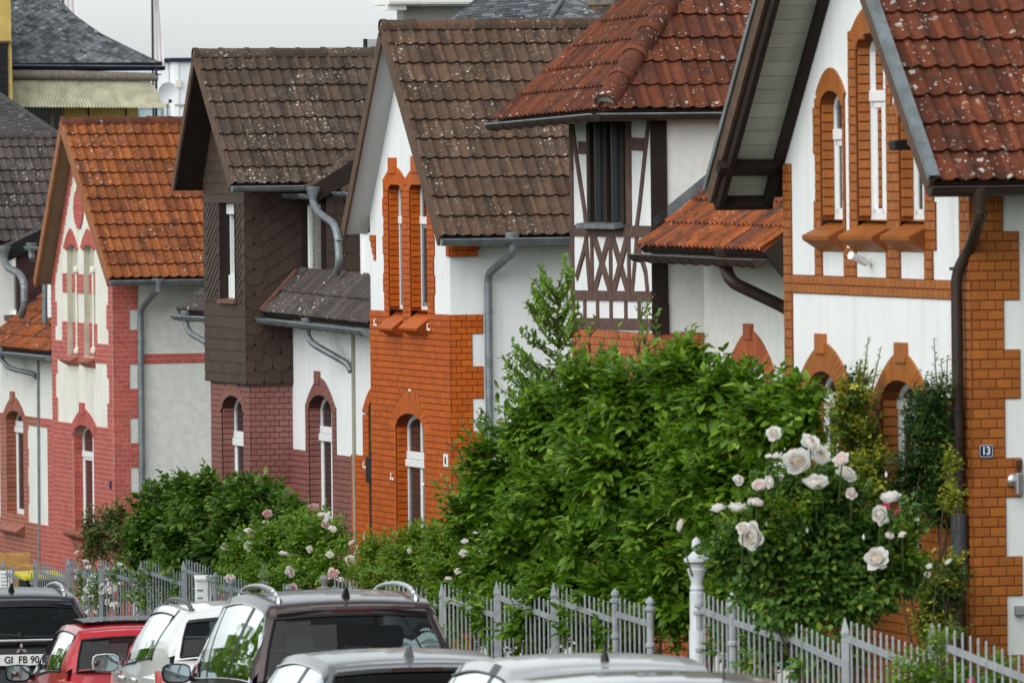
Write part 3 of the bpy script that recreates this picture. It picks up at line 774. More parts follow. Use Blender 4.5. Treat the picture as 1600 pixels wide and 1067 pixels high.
    zbl = [h.s_(1560, y).z for y in (359, 468, 545, 620, 714, 777, 869, 931, 1027)]
    def side(z):
        k = sum(1 for q in zbl if z < q); return [(-.016, .262 if k % 2 == 0 else .392)]
    B.lay('s', 0, side, h.zg, ze, M['b_ochre'], M['m_ochre'], zref=zref)
    for o, y0, y1 in ((o1, 1272, 1320), (o2, 1321, 1386), (o3, 1391, 1448)):
        ya, yb = h.f(y1, 360).y, h.f(y0, 360).y
        zf = h.f((y0 + y1) / 2, 372).z
        sill_block(h, None, o.y0 - .03, o.y1 + .07, 0, .16, h.f((y0 + y1) / 2, 340).z - .02, zf + .02, zf - .115, M['b_ochre'], M['m_ochre'], n=11)
    for o in (o1, o2, o3): o.zs = h.f(1300, 344).z
    for o, cu in ((o1, None), (o2, M['curtain_red']), (o3, None)):
        window(h, o, 0, .105, M['m_ochre'], bricks=B, brick_m=M['b_ochre'], mull=True, thick=.05, tz=h.f(1365, 150).z if o is o2 else h.f(1315, 210).z, curtain=cu)
    for o in (g1, g2): window(h, o, 0, .13, M['m_ochre'], bricks=B, brick_m=M['b_ochre'])
    B.finish()
    # downpipe with bends
    hp = G['N'] + Vector((.36, -.05, -.12))
    pz = lambda y: h.f(1497, y).z
    xb = -.09
    p1 = h.f(1536, 330, .1); b0 = h.f(1497, 415, xb); b1 = h.f(1503, 985, xb)
    yb = .10
    downpipe(h, [(hp.x, hp.y, hp.z + .02), (hp.x, hp.y, hp.z - .16), (.0, yb - .1, h.s_(1500, 385).z), (xb, yb, h.s_(1497, 425).z), (xb, yb, h.zg)], M['brown_metal'], r=.046, collars=[(xb, yb, h.s_(1500, y).z) for y in (420, 640, 850)])
    g = MB(); zt, zb = h.s_(1500, 802).z, h.s_(1500, 905).z
    g.lathe([(.062, zb), (.066, zb + .02), (.066, zt - .02), (.064, zt)], (xb, yb, 0), 14)
    M['guard'] = plain('perforated_guard_metal', (.055, .06, .065), .5, .3, 40, .4, 120); gd = g.done('pipe_guard', M['guard'], h)
    # wall fittings are things of their own
    return h, G
# ------------------------------------------------------------------ orange house
def house_orange():
    h = House('gable_house', 704, 490, 99, -6.2, 'vivid orange brick gable house with white upper walls and brown tiled roof', 'house', ROW)
    W = 3.84
    G = gable_roof(h, .27, (690, 372), (598, 42), (537, 360), 4.4, M['t_brown'], M['wood_brown'], M['soffit_grey'], verge_h=.16, soffit_back=.0)
    gutter(h, G['N'] + Vector((-.02, -.06, -.02)), G['N'] + Vector((4.2, -.06, -.02)), M['zinc'], r=.075)
    w1 = mkop(h, 607.4, 629, 287, 300, 503, (599.5, 635, 283, 260), (610.5, 620, 246.5))
    w2 = mkop(h, 641, 667.8, 285, 299, 503, (634, 677, 281, 258), (646, 656, 244))
    d1 = mkop(h, 619.7, 664, 646, 671, 905, (608, 675, 668, 611), None)
    ops = [w1, w2, d1]
    gable_wall(h, W, G, [o.outline() for o in ops], M['white'], 4.4)
    B = Bricks(h, 131); zt = h.f(640, 488).z; zref = zt
    Y = lambda px, py: h.f(px, py).y
    def cuts(z): return sum((o.cut(z) for o in ops), [])
    B.lay('f', 0, lambda z: sub_iv([(-.018, W)], cuts(z)), h.zg, zt, M['b_orange'], M['m_orange'], zref=zref)
    def upper(z):
        e = .04 if int((z - zref) / COURSE / 3) % 2 else 0
        return sub_iv([(Y(678.5, 400) - e, Y(601, 400) + e)], cuts(z))
    B.lay('f', 0, upper, zt, w1.hood[2], M['b_orange'], M['m_orange'], zref=zref)
    for o, n in ((w1, 12), (w2, 12), (d1, 18)): B.voussoirs('f', 0, o, M['b_orange'], M['m_orange'], n)
    # far-edge corbel bricks and near-corner eave corbel
    for k, (xa, xb_) in enumerate(((573, 583), (575, 583), (577, 583), (579, 583))):
        pass
    for k in range(4):
        z = h.f(578, 406).z + (3 - k) * COURSE * 1.0; n0 = W - .30 + .05 * k * 0
        B.lay('f', 0, lambda zz, k=k: [(W - .30 + .0, W - .02 - .06 * k)], zref + math.floor((z - zref) / COURSE) * COURSE, zref + math.floor((z - zref) / COURSE) * COURSE + COURSE * 1.0, M['b_orange'], M['m_orange'], zref=zref)
    zc = h.s_(725, 405).z; zc = zref + round((zc - zref) / COURSE) * COURSE
    for k in range(4):
        B.lay('s', -.03 - .015 * k, lambda z, k=k: [(-.016, .32 + .022 * k)], zc + k * COURSE, zc + (k + 1) * COURSE, M['b_orange'], M['m_orange'], zref=zref, proud=.05, bed=.04)
        B.lay('f', -.012, lambda z, k=k: [(-.05, .10)], zc + k * COURSE, zc + (k + 1) * COURSE, M['b_orange'], M['m_orange'], zref=zref)
    zq = [h.s_(740, y).z for y in (521, 574, 626, 676, 728, 780, 830)]
    def side(z):
        k = sum(1 for q in zq if z < q); return [(-.016, .395 if k % 2 == 0 else .262)]
    B.lay('s', 0, side, h.zg, zt, M['b_orange'], M['m_orange'], zref=zref)
    for o, y0, y1 in ((w1, 600, 632), (w2, 633, 669)):
        zf = h.f((y0 + y1) / 2, 513).z
        sill_block(h, None, o.y0 - .02, o.y1 + .02, 0, .17, h.f((y0 + y1) / 2, 486).z, zf + .01, zf - .10, M['b_orange'], M['m_orange'], n=9)
    for o in (w1, w2):
        o.zs = h.f(640, 485).z
        window(h, o, 0, .12, M['m_orange'], bricks=B, brick_m=M['b_orange'], mull=True, thick=.05, tz=h.f(655, 345).z, grey=True)
    window(h, d1, 0, .13, M['m_orange'], bricks=B, brick_m=M['b_orange'], grey=True, mull=True, tz=h.f(650, 714).z, head=.09)
    B.finish()
    hx = h.s_(778, 372, -.06)
    x0 = hx.x; x1 = h.s_(762, 450, -.05).x; x2 = h.s_(762, 640, -.05).x
    gy = G['N'].y - .06
    downpipe(h, [(x0, gy, h.s_(778, 372).z), (x0, gy, h.s_(778, 396).z), (x1, -.07, h.s_(762, 428).z), (x1, -.07, h.s_(762, 460).z), (x1, -.07, h.zg)], M['zinc'], r=.047, collars=[(x1, -.07, h.s_(762, y).z) for y in (487, 690)])
    return h, G
# ------------------------------------------------------------------ pink brick house
def house_pink():
    h = House('gable_house', 177.5, 630, 130, -7.6, 'pink-red brick and cream gable house with bright orange tiled roof', 'house', ROW)
    W = 4.5
    G = gable_roof(h, .25, (172, 437), (97, 192), (55, 440), 4.2, M['t_orange'], M['wood_ochre'], M['soffit_olive'], verge_h=.17, rm=M['t_rust'])
    gutter(h, G['N'] + Vector((-.02, -.06, -.02)), G['N'] + Vector((4.2, -.06, -.02)), M['zinc'], r=.075)
    n1 = mkop(h, 104.6, 120.9, 382.5, 392, 557, (100, 122.5, 388, 357), None, hp=1.5)
    n2 = mkop(h, 130.7, 147, 382.5, 392, 557, (126.5, 149.5, 388, 357), None, hp=1.5)
    g1 = mkop(h, 114.4, 147.6, 664, 684, 838, (112, 153.5, 668, 639), (127, 133, 629))
    ops = [n1, n2, g1]
    gable_wall(h, W, G, [o.outline() for o in ops], M['cream'], 4.2, side_m=M['roughcast'])
    B = Bricks(h, 100); zref = h.f(130, 557).z; Y = lambda px, py: h.f(px, py).y
    def cuts(z): return sum((o.cut(z) for o in ops), [])
    zl = h.f(130, 665).z; zm0, zm1 = h.f(130, 563).z, h.f(130, 517).z
    step = lambda z: .13 if int((z - zref + 90) / COURSE / 5) % 2 else 0
    B.lay('f', 0, lambda z: sub_iv([(-.018, W)], cuts(z)), h.zg, zl, M['b_pink'], M['m_pink'], zref=zref)
    B.lay('f', 0, lambda z: [(-.018, .26 + step(z)), (W - .27 - step(z), W)], zl, zm0, M['b_pink'], M['m_pink'], zref=zref)
    # band around the feet of the blind niches, then quoins and the gable edge
    B.lay('f', 0, lambda z: sub_iv([(-.018, W)], cuts(z)), zm0, zref + 3 * COURSE, M['b_pink'], M['m_pink'], zref=zref)
    yr = (Y(153, 530), Y(98.5, 530))
    B.lay('f', 0, lambda z: sub_iv([(-.018, .26 + step(z)), (W - .27 - step(z), W), yr], cuts(z)), zref + 3 * COURSE, zref + 7 * COURSE, M['b_pink'], M['m_pink'], zref=zref)
    zb0 = zref + round((h.f(130, 457).z - zref) / COURSE) * COURSE; zb1 = zb0 + 4 * COURSE
    def mid(z):
        yt = min(W, (G['F'].y + (G['R'].y - G['F'].y) * (z - G['F'].z) / (G['R'].z - G['F'].z)) - .10)
        yn = max(-.018, G['N'].y + (G['R'].y - G['N'].y) * (z - G['N'].z) / (G['R'].z - G['N'].z) + .06)
        if yt - yn < .5: return [(yn, yt)]
        ins = step(z) if z < roof_z(G, W) - .1 else .03 * (int((z - zref) / COURSE) % 2)
        r = [(yt - .27 - ins, yt)]
        if yn < .05: r.append((-.018, .26 + ins))
        if zb0 <= z < zb1: r.append((Y(149, 450), Y(99, 450)))
        return sub_iv(r, cuts(z))
    B.lay('f', 0, mid, zref + 7 * COURSE, G['R'].z - .35, M['b_pink'], M['m_pink'], zref=zref)
    for o, n in ((n1, 10), (n2, 10), (g1, 16)): B.voussoirs('f', 0, o, M['b_pink'], M['m_pink'], n)
    # blind niches: recessed cream panels with brick bands
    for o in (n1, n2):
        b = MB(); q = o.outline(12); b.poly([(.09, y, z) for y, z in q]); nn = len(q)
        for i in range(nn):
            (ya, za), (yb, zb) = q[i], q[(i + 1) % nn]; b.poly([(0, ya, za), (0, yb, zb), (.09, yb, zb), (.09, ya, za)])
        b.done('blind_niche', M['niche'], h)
        for za, zb in ((zb0, zb1), (h.f(130, 557).z, zref + 7 * COURSE)):
            B.lay('f', .09, lambda z, o=o: [(o.y0 + .01, o.y1 - .01)], za, zb, M['b_pink'], M['m_pink'], zref=zref)
        zf = h.f(125, 563).z
        sill_block(h, None, o.y0 - .03, o.y1 + .03, 0, .14, h.f(125, 553).z, zf - .0, zf - .10, M['b_brown'], M['m_red'], n=6)
        b = MB(); b.tube([(-.03, o.y0 - .03, o.zs + .1), (-.03, o.y0 - .03, o.zp - .3)], .018, 8)
        for zz in (o.zs + .1, o.zp - .3): b.lathe([(.02, -.06), (.05, -.03), (.05, .03), (.02, .06)], (-.03, o.y0 - .03, zz), 8)
        b.done('colonnette', M['cream'], h, smooth=True)
    # almond-shaped brick recess in the gable top
    yc, zc = Y(124, 325), h.f(124, 325).z; ry, rz = abs(Y(116.8, 325) - Y(131.6, 325)) / 2, (h.f(124, 291).z - h.f(124, 356).z) / 2
    al = [(yc + ry * math.sin(t) * (abs(math.sin(t)) ** .3), zc + rz * math.cos(t)) for t in [2 * math.pi * i / 20 for i in range(20)]]
    b = MB(); b.prism([(-.004, y, z) for y, z in al], (-.016, 0, 0)); b.done('almond_ornament', M['b_pink'], h)
    for i in range(9):
        z = zc - rz + 2 * rz * (i + .5) / 9; hw = ry * (max(0, 1 - ((z - zc) / rz) ** 2)) ** .6
        if hw > .05:
            b = MB(); b.box(-.028, -.018, yc - hw + .01, yc + hw - .01, z - rz / 9 + .006, z + rz / 9 - .006); b.done('brick', M['b_pink'], h)
    sw = [h.s_(205, y).z for y in (484, 515, 571, 610, 650, 689, 728, 768, 808)]
    B.lay('s', 0, lambda z: [(-.016, .395 if sum(1 for q in sw if z < q) % 2 == 0 else .262)], h.zg, roof_z(G, 0), M['b_pink'], M['m_pink'], zref=zref)
    zs0 = zref + round((h.s_(270, 569).z - zref) / COURSE) * COURSE
    B.lay('s', 0, lambda z: [(.42, 3.6)], zs0, zs0 + 2 * COURSE, M['b_pink'], M['m_pink'], zref=zref)
    zf = h.f(125, 838).z
    sill_block(h, None, g1.y0 - .1, g1.y1 + .12, 0, .17, h.f(125, 826).z, zf + .06, zf - .08, M['b_brown'], M['m_red'], n=8)
    window(h, g1, 0, .15, M['m_pink'], bricks=B, brick_m=M['b_pink'], tz=h.f(138, 712).z)
    B.finish()
    gy = G['N'].y - .06; x0 = h.s_(233, 440, -.4).x; x1 = h.s_(219, 520, -.05).x
    downpipe(h, [(x0, gy, h.s_(233, 441).z), (x0, gy, h.s_(233, 452).z), (x1 + .09, -.3, h.s_(227, 468).z), (x1, -.07, h.s_(219, 484).z), (x1, -.07, h.s_(219, 510).z), (x1, -.07, h.zg)], M['zinc'], r=.05, collars=[(x1, -.07, h.s_(219, y).z) for y in (530, 727)])
    return h, G
# ------------------------------------------------------------------ shingled house
def shingles(h, face, plane, rects, m, cw=.16, ch=.155, holes=(), rot=0.0, prefix='shingle', rnd_=False, clip=None, lap=.03):
    """overlapping rectangular shingles laid from the bottom course up, each an object; rot tilts the courses"""
    a, n = (Vector((0, 1, 0)), Vector((-1, 0, 0))) if face == 'f' else (Vector((1, 0, 0)), Vector((0, -1, 0)))
    Z = Vector((0, 0, 1))
    base = (lambda u, z: Vector((plane, u, z))) if face == 'f' else (lambda u, z: Vector((u, plane, z)))
    c, s = math.cos(rot), math.sin(rot); cache = {}
    for (u0, u1, z0, z1) in rects:
        poly0 = [(u0, z0), (u1, z0), (u1, z1), (u0, z1)]
        if clip: 
            for q in clip: poly0 = clip_poly(poly0, *q)
        if len(poly0) < 3: continue
        R = math.hypot(u1 - u0, z1 - z0) if rot else 0
        us, ue = (-R, R) if rot else (0, u1 - u0); vs, ve = (-R, R) if rot else (0, z1 - z0)
        nr = math.ceil((ve - vs) / ch); nc = math.ceil((ue - us) / cw) + 1
        for j in range(nr):
            for i in range(-1, nc):
                p, q = us + i * cw + (cw / 2 if j % 2 else 0), vs + j * ch
                sh = [(p + .002, q - lap), (p + cw - .002, q - lap), (p + cw - .002, q + ch), (p + .002, q + ch)]
                if rnd_:
                    sh = [(p + .002, q + ch)] + [(p + cw / 2 - (cw / 2 - .003) * math.cos(t), q + ch * .25 - (ch * .25 + lap) * math.sin(t)) for t in [math.pi * k / 6 for k in range(7)]] + [(p + cw - .002, q + ch)]
                sh = [(u0 + x * c - y * s, z0 + x * s + y * c) for x, y in sh]
                sh0 = sh
                for k in range(len(poly0)): 
                    if len(sh) < 3: break
                    sh = clip_poly(sh, poly0[k], poly0[(k + 1) % len(poly0)])
                if len(sh) < 3: continue
                ar = abs(sum(sh[k][0] * sh[k - 1][1] - sh[k - 1][0] * sh[k][1] for k in range(len(sh)))) / 2
                if ar < .0012: continue
                cx, cz = sum(x for x, _ in sh) / len(sh), sum(y for _, y in sh) / len(sh)
                if any(hu0 < cx < hu1 and hz0 < cz < hz1 for hu0, hu1, hz0, hz1 in holes): continue
                dn = (-s, c)    # up direction of the course in (u, z)
                off = lambda x, y: .016 - .012 * max(0, min(1, (((x - u0) * -s + (y - z0) * c) - q + lap) / (ch + lap)))
                fr = [base(x, y) + n * off(x, y) for x, y in sh]; bk = [base(x, y) for x, y in sh]
                b = MB(); k = len(sh); b.add(fr + bk, [tuple(range(k))] + [(i2, (i2 + 1) % k, k + (i2 + 1) % k, k + i2) for i2 in range(k)])
                b.done(prefix, m, h)
def house_shingled():
    h = House('gable_house', 392, 640, 112, -6.8, 'house with brown shingled upper bay over mauve brick and lichen-grey tiled roof', 'house', ROW)
    W = 2.30
    G = gable_roof(h, .45, (363, 290), (305, 86), (272, 293), 3.9, M['t_grey'], M['wood_brown'], M['wood_dark'], verge_h=.12)
    gutter(h, G['N'] + Vector((-.02, -.06, -.02)), G['N'] + Vector((.98, -.06, -.02)), M['zinc'], r=.07)
    zt = h.f(360, 592).z; zref = zt
    Y = lambda px, py: h.f(px, py).y
    g1 = mkop(h, 347.8, 381.5, 618, 643, 905, (343, 388, 640, 600), None, hp=1.8)
    g1.hood = (g1.y0 - .20, g1.y1 + .20, g1.zp - .05, zt - .01, 2.2)
    # upper bay oversails by a few centimetres
    PX = -.07; zu = zt - .02
    uw = (h.f(367.5, 400, PX).y - .04, h.f(345, 400, PX).y, h.f(355, 468, PX).z, h.f(355, 317, PX).z)
    upper = [(-.07, zt - .05), (W + .05, zt - .05), (W + .05, roof_z(G, W)), (G['R'].y, G['R'].z - .1), (-.07, roof_z(G, 0))]
    hole = [(uw[0], uw[2]), (uw[1], uw[2]), (uw[1], uw[3]), (uw[0], uw[3])]
    wall(h, 'upper_street_wall', lambda u, z: (PX, u, z), upper, [hole], M['wood_dark'])
    b = MB(); z0 = roof_z(G, 0)
    b.poly([(PX, -.07, zt - .05), (3.9, -.07, zt - .05), (3.9, -.07, z0), (PX, -.07, z0)]); b.poly([(PX, -.07, zt - .05), (PX, W + .05, zt - .05), (3.9, W + .05, zt - .05), (3.9, -.07, zt - .05)])
    b.poly([(PX, W + .05, zt - .05), (PX, W + .05, roof_z(G, W)), (3.9, W + .05, roof_z(G, W)), (3.9, W + .05, zt - .05)]); b.done('upper_side_wall', M['wood_dark'], h)
    wall(h, 'street_wall', lambda u, z: (0, u, z), [(0, h.zg - .3), (W, h.zg - .3), (W, zt), (0, zt)], [g1.outline()], M['m_mauve'])
    b = MB(); b.poly([(0, 0, h.zg - .3), (.75, 0, h.zg - .3), (.75, 0, zt), (0, 0, zt)]); b.poly([(0, W, h.zg - .3), (0, W, zt), (3.9, W, zt), (3.9, W, h.zg - .3)]); b.done('side_wall', M['m_mauve'], h)
    B = Bricks(h, 114)
    B.lay('f', 0, lambda z: sub_iv([(-.018, W)], g1.cut(z)), h.zg, zt, M['b_mauve'], M['m_mauve'], zref=zref)
    B.voussoirs('f', 0, g1, M['b_mauve'], M['m_mauve'], 16)
    B.lay('s', 0, lambda z: [(-.016, .60)], h.zg, zt, M['b_mauve'], M['m_mauve'], zref=zref)
    window(h, g1, 0, .16, M['m_mauve'], bricks=B, brick_m=M['b_mauve'], tz=h.f(370, 681).z, mull=True, head=.1)
    # shingles on the street face
    y0, y1 = -.07, W + .05
    zlo, zw0, zw1, zhi = zt - .04, h.f(355, 474, PX).z, h.f(355, 317, PX).z, h.f(355, 297, PX).z
    tri = [((y0, roof_z(G, 0)), (y0 - .001, roof_z(G, 0) + 5))]
    S = M['shingle']
    wy0, wy1 = uw[0] - .03, uw[1] + .03
    shingles(h, 'f', PX, [(y0, y0 + .95, zlo, zw0)], S, .40, .155)
    shingles(h, 'f', PX, [(y0 + .95, y1, zlo, zw0)], S, .14, .155, rnd_=False)
    shingles(h, 'f', PX, [(y0, y0 + .20, zw0, zw1), (wy1 + .0, wy1 + .14, zw0, zw1), (y1 - .2, y1, zw0, zw1)], S, .2, .17, rnd_=True)
    shingles(h, 'f', PX, [(y0 + .20, wy0 - .0, zw0, zw1), (wy1 + .14, y1 - .2, zw0, zw1)], S, .22, .10, rot=math.radians(-32))
    cl = [((y1 + 9, roof_z(G, W) - 9 * 0), (0, 0))]
    sl = (G['R'].z - roof_z(G, W) - .1) / (G['R'].y - W); sn = (G['R'].z - roof_z(G, 0) - .1) / G['R'].y
    shingles(h, 'f', PX, [(y0, y1, zw1, G['R'].z - .2)], S, .26, .15, clip=[((0, roof_z(G, 0)), (G['R'].y, G['R'].z - .1))[::-1], ((W, roof_z(G, W)), (G['R'].y, G['R'].z - .1))])
    # shaded return of the bay
    xs1 = h.s_(470, 440, -.07).x
    zA = roof_z(G, 0)
    shingles(h, 's', -.07, [(PX, PX + .24, zlo, zA)], S, .24, .17, rnd_=True)
    shingles(h, 's', -.07, [(PX + .24, xs1 + .25, h.s_(430, 500).z, zA)], S, .25, .17, rot=math.radians(33))
    shingles(h, 's', -.07, [(PX + .24, .60, zlo, h.s_(430, 500).z)], S, .24, .20, rnd_=True)
    # tall bay window
    xd = PX + .13
    b = MB()
    for i, (p, q) in enumerate(((0, 1), (1, 2), (2, 3), (3, 0))):
        (ya, za), (yb, zb) = hole[p], hole[q]; b.poly([(PX - .02, ya, za), (PX - .02, yb, zb), (xd + .1, yb, zb), (xd + .1, ya, za)])
    b.done('reveal', M['wood_dark'], h)
    f = MB(); ya, yb, za, zb = uw[0], uw[1], uw[2], uw[3]
    for q in ((ya, ya + .06, za, zb), (yb - .06, yb, za, zb), (ya, yb, za, za + .06), (ya, yb, zb - .06, zb)): f.box(xd, xd + .07, *q)
    w = f.done('window', M['frame'], h)
    b = MB(); b.box(xd - .05, xd + .05, ya + .01, yb - .01, zb - .16, zb - .005); b.done('shutter_box', M['frame'], w, bevel=.01)
    b = MB(); b.box(xd - .03, xd + .05, ya + .01, yb - .01, za + .01, za + .33); b.done('lower_panel', M['frame'], w, bevel=.01)
    b = MB(); b.poly([(xd + .05, yb - .05, za + .3), (xd + .05, ya + .05, za + .3), (xd + .05, ya + .05, zb - .1), (xd + .05, yb - .05, zb - .1)]); b.done('pane', M['pane'], w)
    b = MB(); b.box(xd + .0, xd + .06, (ya + yb) / 2 - .03, (ya + yb) / 2 + .03, za + .33, zb - .16); b.done('mullion', M['frame'], w)
    b = MB(); b.obox((PX - .06, ya - .05, za - .05), (.16, 0, .02), (0, yb - ya + .1, 0), (0, 0, .045)); b.done('window_sill', M['flash_brown'], h)
    # recessed entrance wall towards the neighbour
    XR = h.s_(457, 640).x
    yb_ = h.f(549.5, 640, XR).y; ye = -5.2
    r1 = mkop(h, 483.4, 520, 617, 643, 820, (478, 526, 638, 590), (494.5, 501, 579.5), plane=XR)
    zc = h.f(500, 704, XR).z; zcr = zref + round((zc - zref) / COURSE) * COURSE
    ztp = h.f(500, 495, XR).z + .35
    wall(h, 'entrance_wall', lambda u, z: (XR, u, z), [(ye, h.zg - .3), (0, h.zg - .3), (0, ztp), (ye, ztp)], [r1.outline()], M['white'])
    sur = (h.f(526, 660, XR).y, h.f(478.5, 660, XR).y)
    B.lay('f', XR, lambda z: sub_iv([(yb_, 0)], r1.cut(z)), h.zg, zcr, M['b_mauve'], M['m_mauve'], zref=zref)
    B.lay('f', XR, lambda z: sub_iv([sur], r1.cut(z)), zcr, r1.hood[2], M['b_mauve'], M['m_mauve'], zref=zref)
    B.voussoirs('f', XR, r1, M['b_mauve'], M['m_mauve'], 16)
    window(h, r1, XR, .15, M['m_mauve'], bricks=B, brick_m=M['b_mauve'], mull=True, tz=h.f(510, 674, XR).z, head=.1)
    b = MB(); b.box(XR - .07, XR + .1, r1.y0 - .03, r1.y1 + .03, r1.zs - .06, r1.zs); b.done('window_sill', M['frame'], h)
    B.finish()
    # porch roof over the recess
    xe = XR - .42
    A = h.f(385, 488, xe); Bq = h.f(577, 501, xe); A.y = -.10; zA_ = A.z; Bq.z = zA_ - .06
    T = h.s_(467, 426, -.1)
    a, bb, n, L = lean_to(h, A, Bq, (T.x, A.y, T.z), M['t_dark'], gut=None, w=.30, rolls=2, rh=.034)
    gutter(h, A - bb * .05 + Vector((0, .1, -.03)), Bq - bb * .05 + Vector((0, 0, -.03)), M['zinc'], r=.072, brackets=.45)
    b = MB(); b.obox(A + n * .05, bb * L, a * .12, n * .03); b.done('side_flashing', M['flash_brown'], h)
    # dormer
    XD = XR + .18
    wl, wr = h.f(481, 380, XD).y, h.f(507, 380, XD).y; wz0, wz1 = h.f(495, 434, XD).z, h.f(495, 320, XD).z
    dl, dr = h.f(466, 380, XD).y, wr - .10; dz1 = h.f(495, 300, XD).z; dz0 = h.f(495, 470, XD).z
    sl2 = .60
    b = MB(); wall(h, 'dormer_wall', lambda u, z: (XD, u, z), [(dr, dz0), (dl, dz0), (dl, dz1), (dr, dz1)], [[(wr, wz0), (wl, wz0), (wl, wz1), (wr, wz1)]], M['wood_dark'])
    b = MB(); b.poly([(XD, dr, dz0), (XD + 1.6, dr, dz0), (XD + 1.6, dr, dz1 + 1.6 * sl2), (XD, dr, dz1)]); b.done('dormer_cheek', M['wood_dark'], h)
    shingles(h, 's', dr, [(XD, XD + .24, dz0, dz1 + .06)], S, .24, .17)
    shingles(h, 's', dr, [(XD + .24, XD + 1.1, dz0, dz1 + .66)], S, .22, .20, rnd_=True, rot=math.radians(30), clip=[((XD + 1.6, dz1 + 1.6 * sl2 - .03), (XD, dz1 - .03))])
    b = MB(); b.box(XD - .05, XD + .02, wl + .02, wl + .14, wz0 - .05, wz1 + .08); b.box(XD - .05, XD + .02, wr - .07, wr, wz0 - .05, wz1 + .08); b.box(XD - .05, XD + .02, wr - .07, wl + .14, wz1, wz1 + .08); b.done('dormer_frame', M['wood_dark'], h)
    f = MB()
    for q in ((wr, wr + .05, wz0, wz1), (wl - .05, wl, wz0, wz1), (wr, wl, wz0, wz0 + .07), (wr, wl, wz1 - .05, wz1)): f.box(XD + .015, XD + .06, *q)
    for (p, q, r_, s_2) in ((wr, wl, wz0, wz0), (wr, wl, wz1, wz1)): f.poly([(XD, p, r_), (XD, q, r_), (XD + .12, q, r_), (XD + .12, p, r_)])
    for p in (wr, wl): f.poly([(XD, p, wz0), (XD, p, wz1), (XD + .12, p, wz1), (XD + .12, p, wz0)])
    w = f.done('window', M['frame'], h)
    ns = 30
    for i in range(ns):
        z = lerp(wz0 + .1, wz1 - .06, i / (ns - 1)); b = MB(); b.obox((XD + .035, wr + .05, z), (.022, 0, -.012), (0, wl - wr - .1, 0), (0, 0, .006)); b.done('blind_slat', M['blind'], w)
    b = MB(); b.poly([(XD + .07, wl, wz0), (XD + .07, wr, wz0), (XD + .07, wr, wz1), (XD + .07, wl, wz1)]); b.done('pane', M['pane'], w)
    b = MB(); p0 = Vector((XD - .03, 0, wz0 - .02)); k = (h.f(478, 448, XD - .35)); b.poly([(XD - .02, wl + .1, wz0), (XD - .02, wr - .1, wz0), (XD - .40, wr - .05, wz0 - .28), (XD - .40, wl + .22, wz0 - .28)]); b.done('apron_flashing', M['flash_brown'], h)
    EA = h.f(441, 298, XD - .22); EB = h.f(492, 298, XD - .22); EB.z = EA.z; EB.y = dr - .08
    a2, b2, n2, L2 = lean_to(h, EA, EB, EA + Vector((1.7, 0, 1.7 * sl2)), M['t_grey'], rolls=2, rh=.034)
    gutter(h, EA - b2 * .04 + Vector((0, .05, -.03)), EB - b2 * .04 + Vector((0, .0, -.03)), M['zinc'], r=.06, brackets=.5)
    b = MB(); b.obox(EB + n2 * -.17, b2 * L2, n2 * .22, a2 * .035); b.done('verge_board', M['wood_dark'], h)
    b = MB(); b.obox(EB + n2 * -.25 + b2 * .35, b2 * 1.0, n2 * .07, a2 * .03); b.done('verge_trim', M['wood_brown'], h)
    g2 = h.f(524, 301, XD + .1); gutter(h, (XD + .1, g2.y, g2.z), (XD + .1, h.f(545, 300, XD + .1).y, g2.z), M['zinc'], r=.05)
    # dormer downpipe, running out over the porch roof
    XP = XD - .22; q = lambda x, y, d=0: h.f(x, y, XP + d)
    downpipe(h, [q(489, 300), q(489, 316), q(497, 332), q(522, 350), q(527.5, 368), q(530, 410), q(526, 427)], M['zinc'], r=.05, collars=[q(529, 374)])
    # porch downpipe
    XQ = XR - .42; q = lambda x, y, d=0: h.f(x, y, XQ + d)
    downpipe(h, [q(480, 505), q(480, 524), q(488, 537), h.f(543, 568, XR - .06), h.f(549, 580, XR - .03)], M['zinc'], r=.045, collars=[])
    M['strip'] = plain('beige_joint_strip', (.30, .28, .22), .7); b = MB(); b.obox(h.f(551, 498, XR - .03), (.03, 0, 0), (0, .10, 0), (0, 0, -6.0)); b.done('joint_strip', M['strip'], h)
    # small roof at the far side of the bay
    xs_ = h.f(280, 488, .3); A2 = h.f(278, 487, .25); B2 = h.f(334, 491, .25); B2.z = A2.z
    a3, b3, n3, L3 = lean_to(h, A2, B2, A2 + Vector((1.0, 0, .72)), M['t_dark'], rolls=2, rh=.034)
    gutter(h, A2 - b3 * .04 + Vector((0, .05, -.03)), B2 - b3 * .04 + Vector((0, 0, -.03)), M['zinc'], r=.065)
    q = lambda x, y: h.f(x, y, .22)
    downpipe(h, [q(291, 493), q(291, 508), q(297, 520), q(326, 537)], M['zinc'], r=.045)
    b = MB(); t = h.s_(571, 84, G['R'].y + .4); b.tube([t + Vector((0, 0, .2)), t + Vector((0, 0, -.8))], .03, 10); b.done('stove_pipe', M['black'], h)
    return h, G
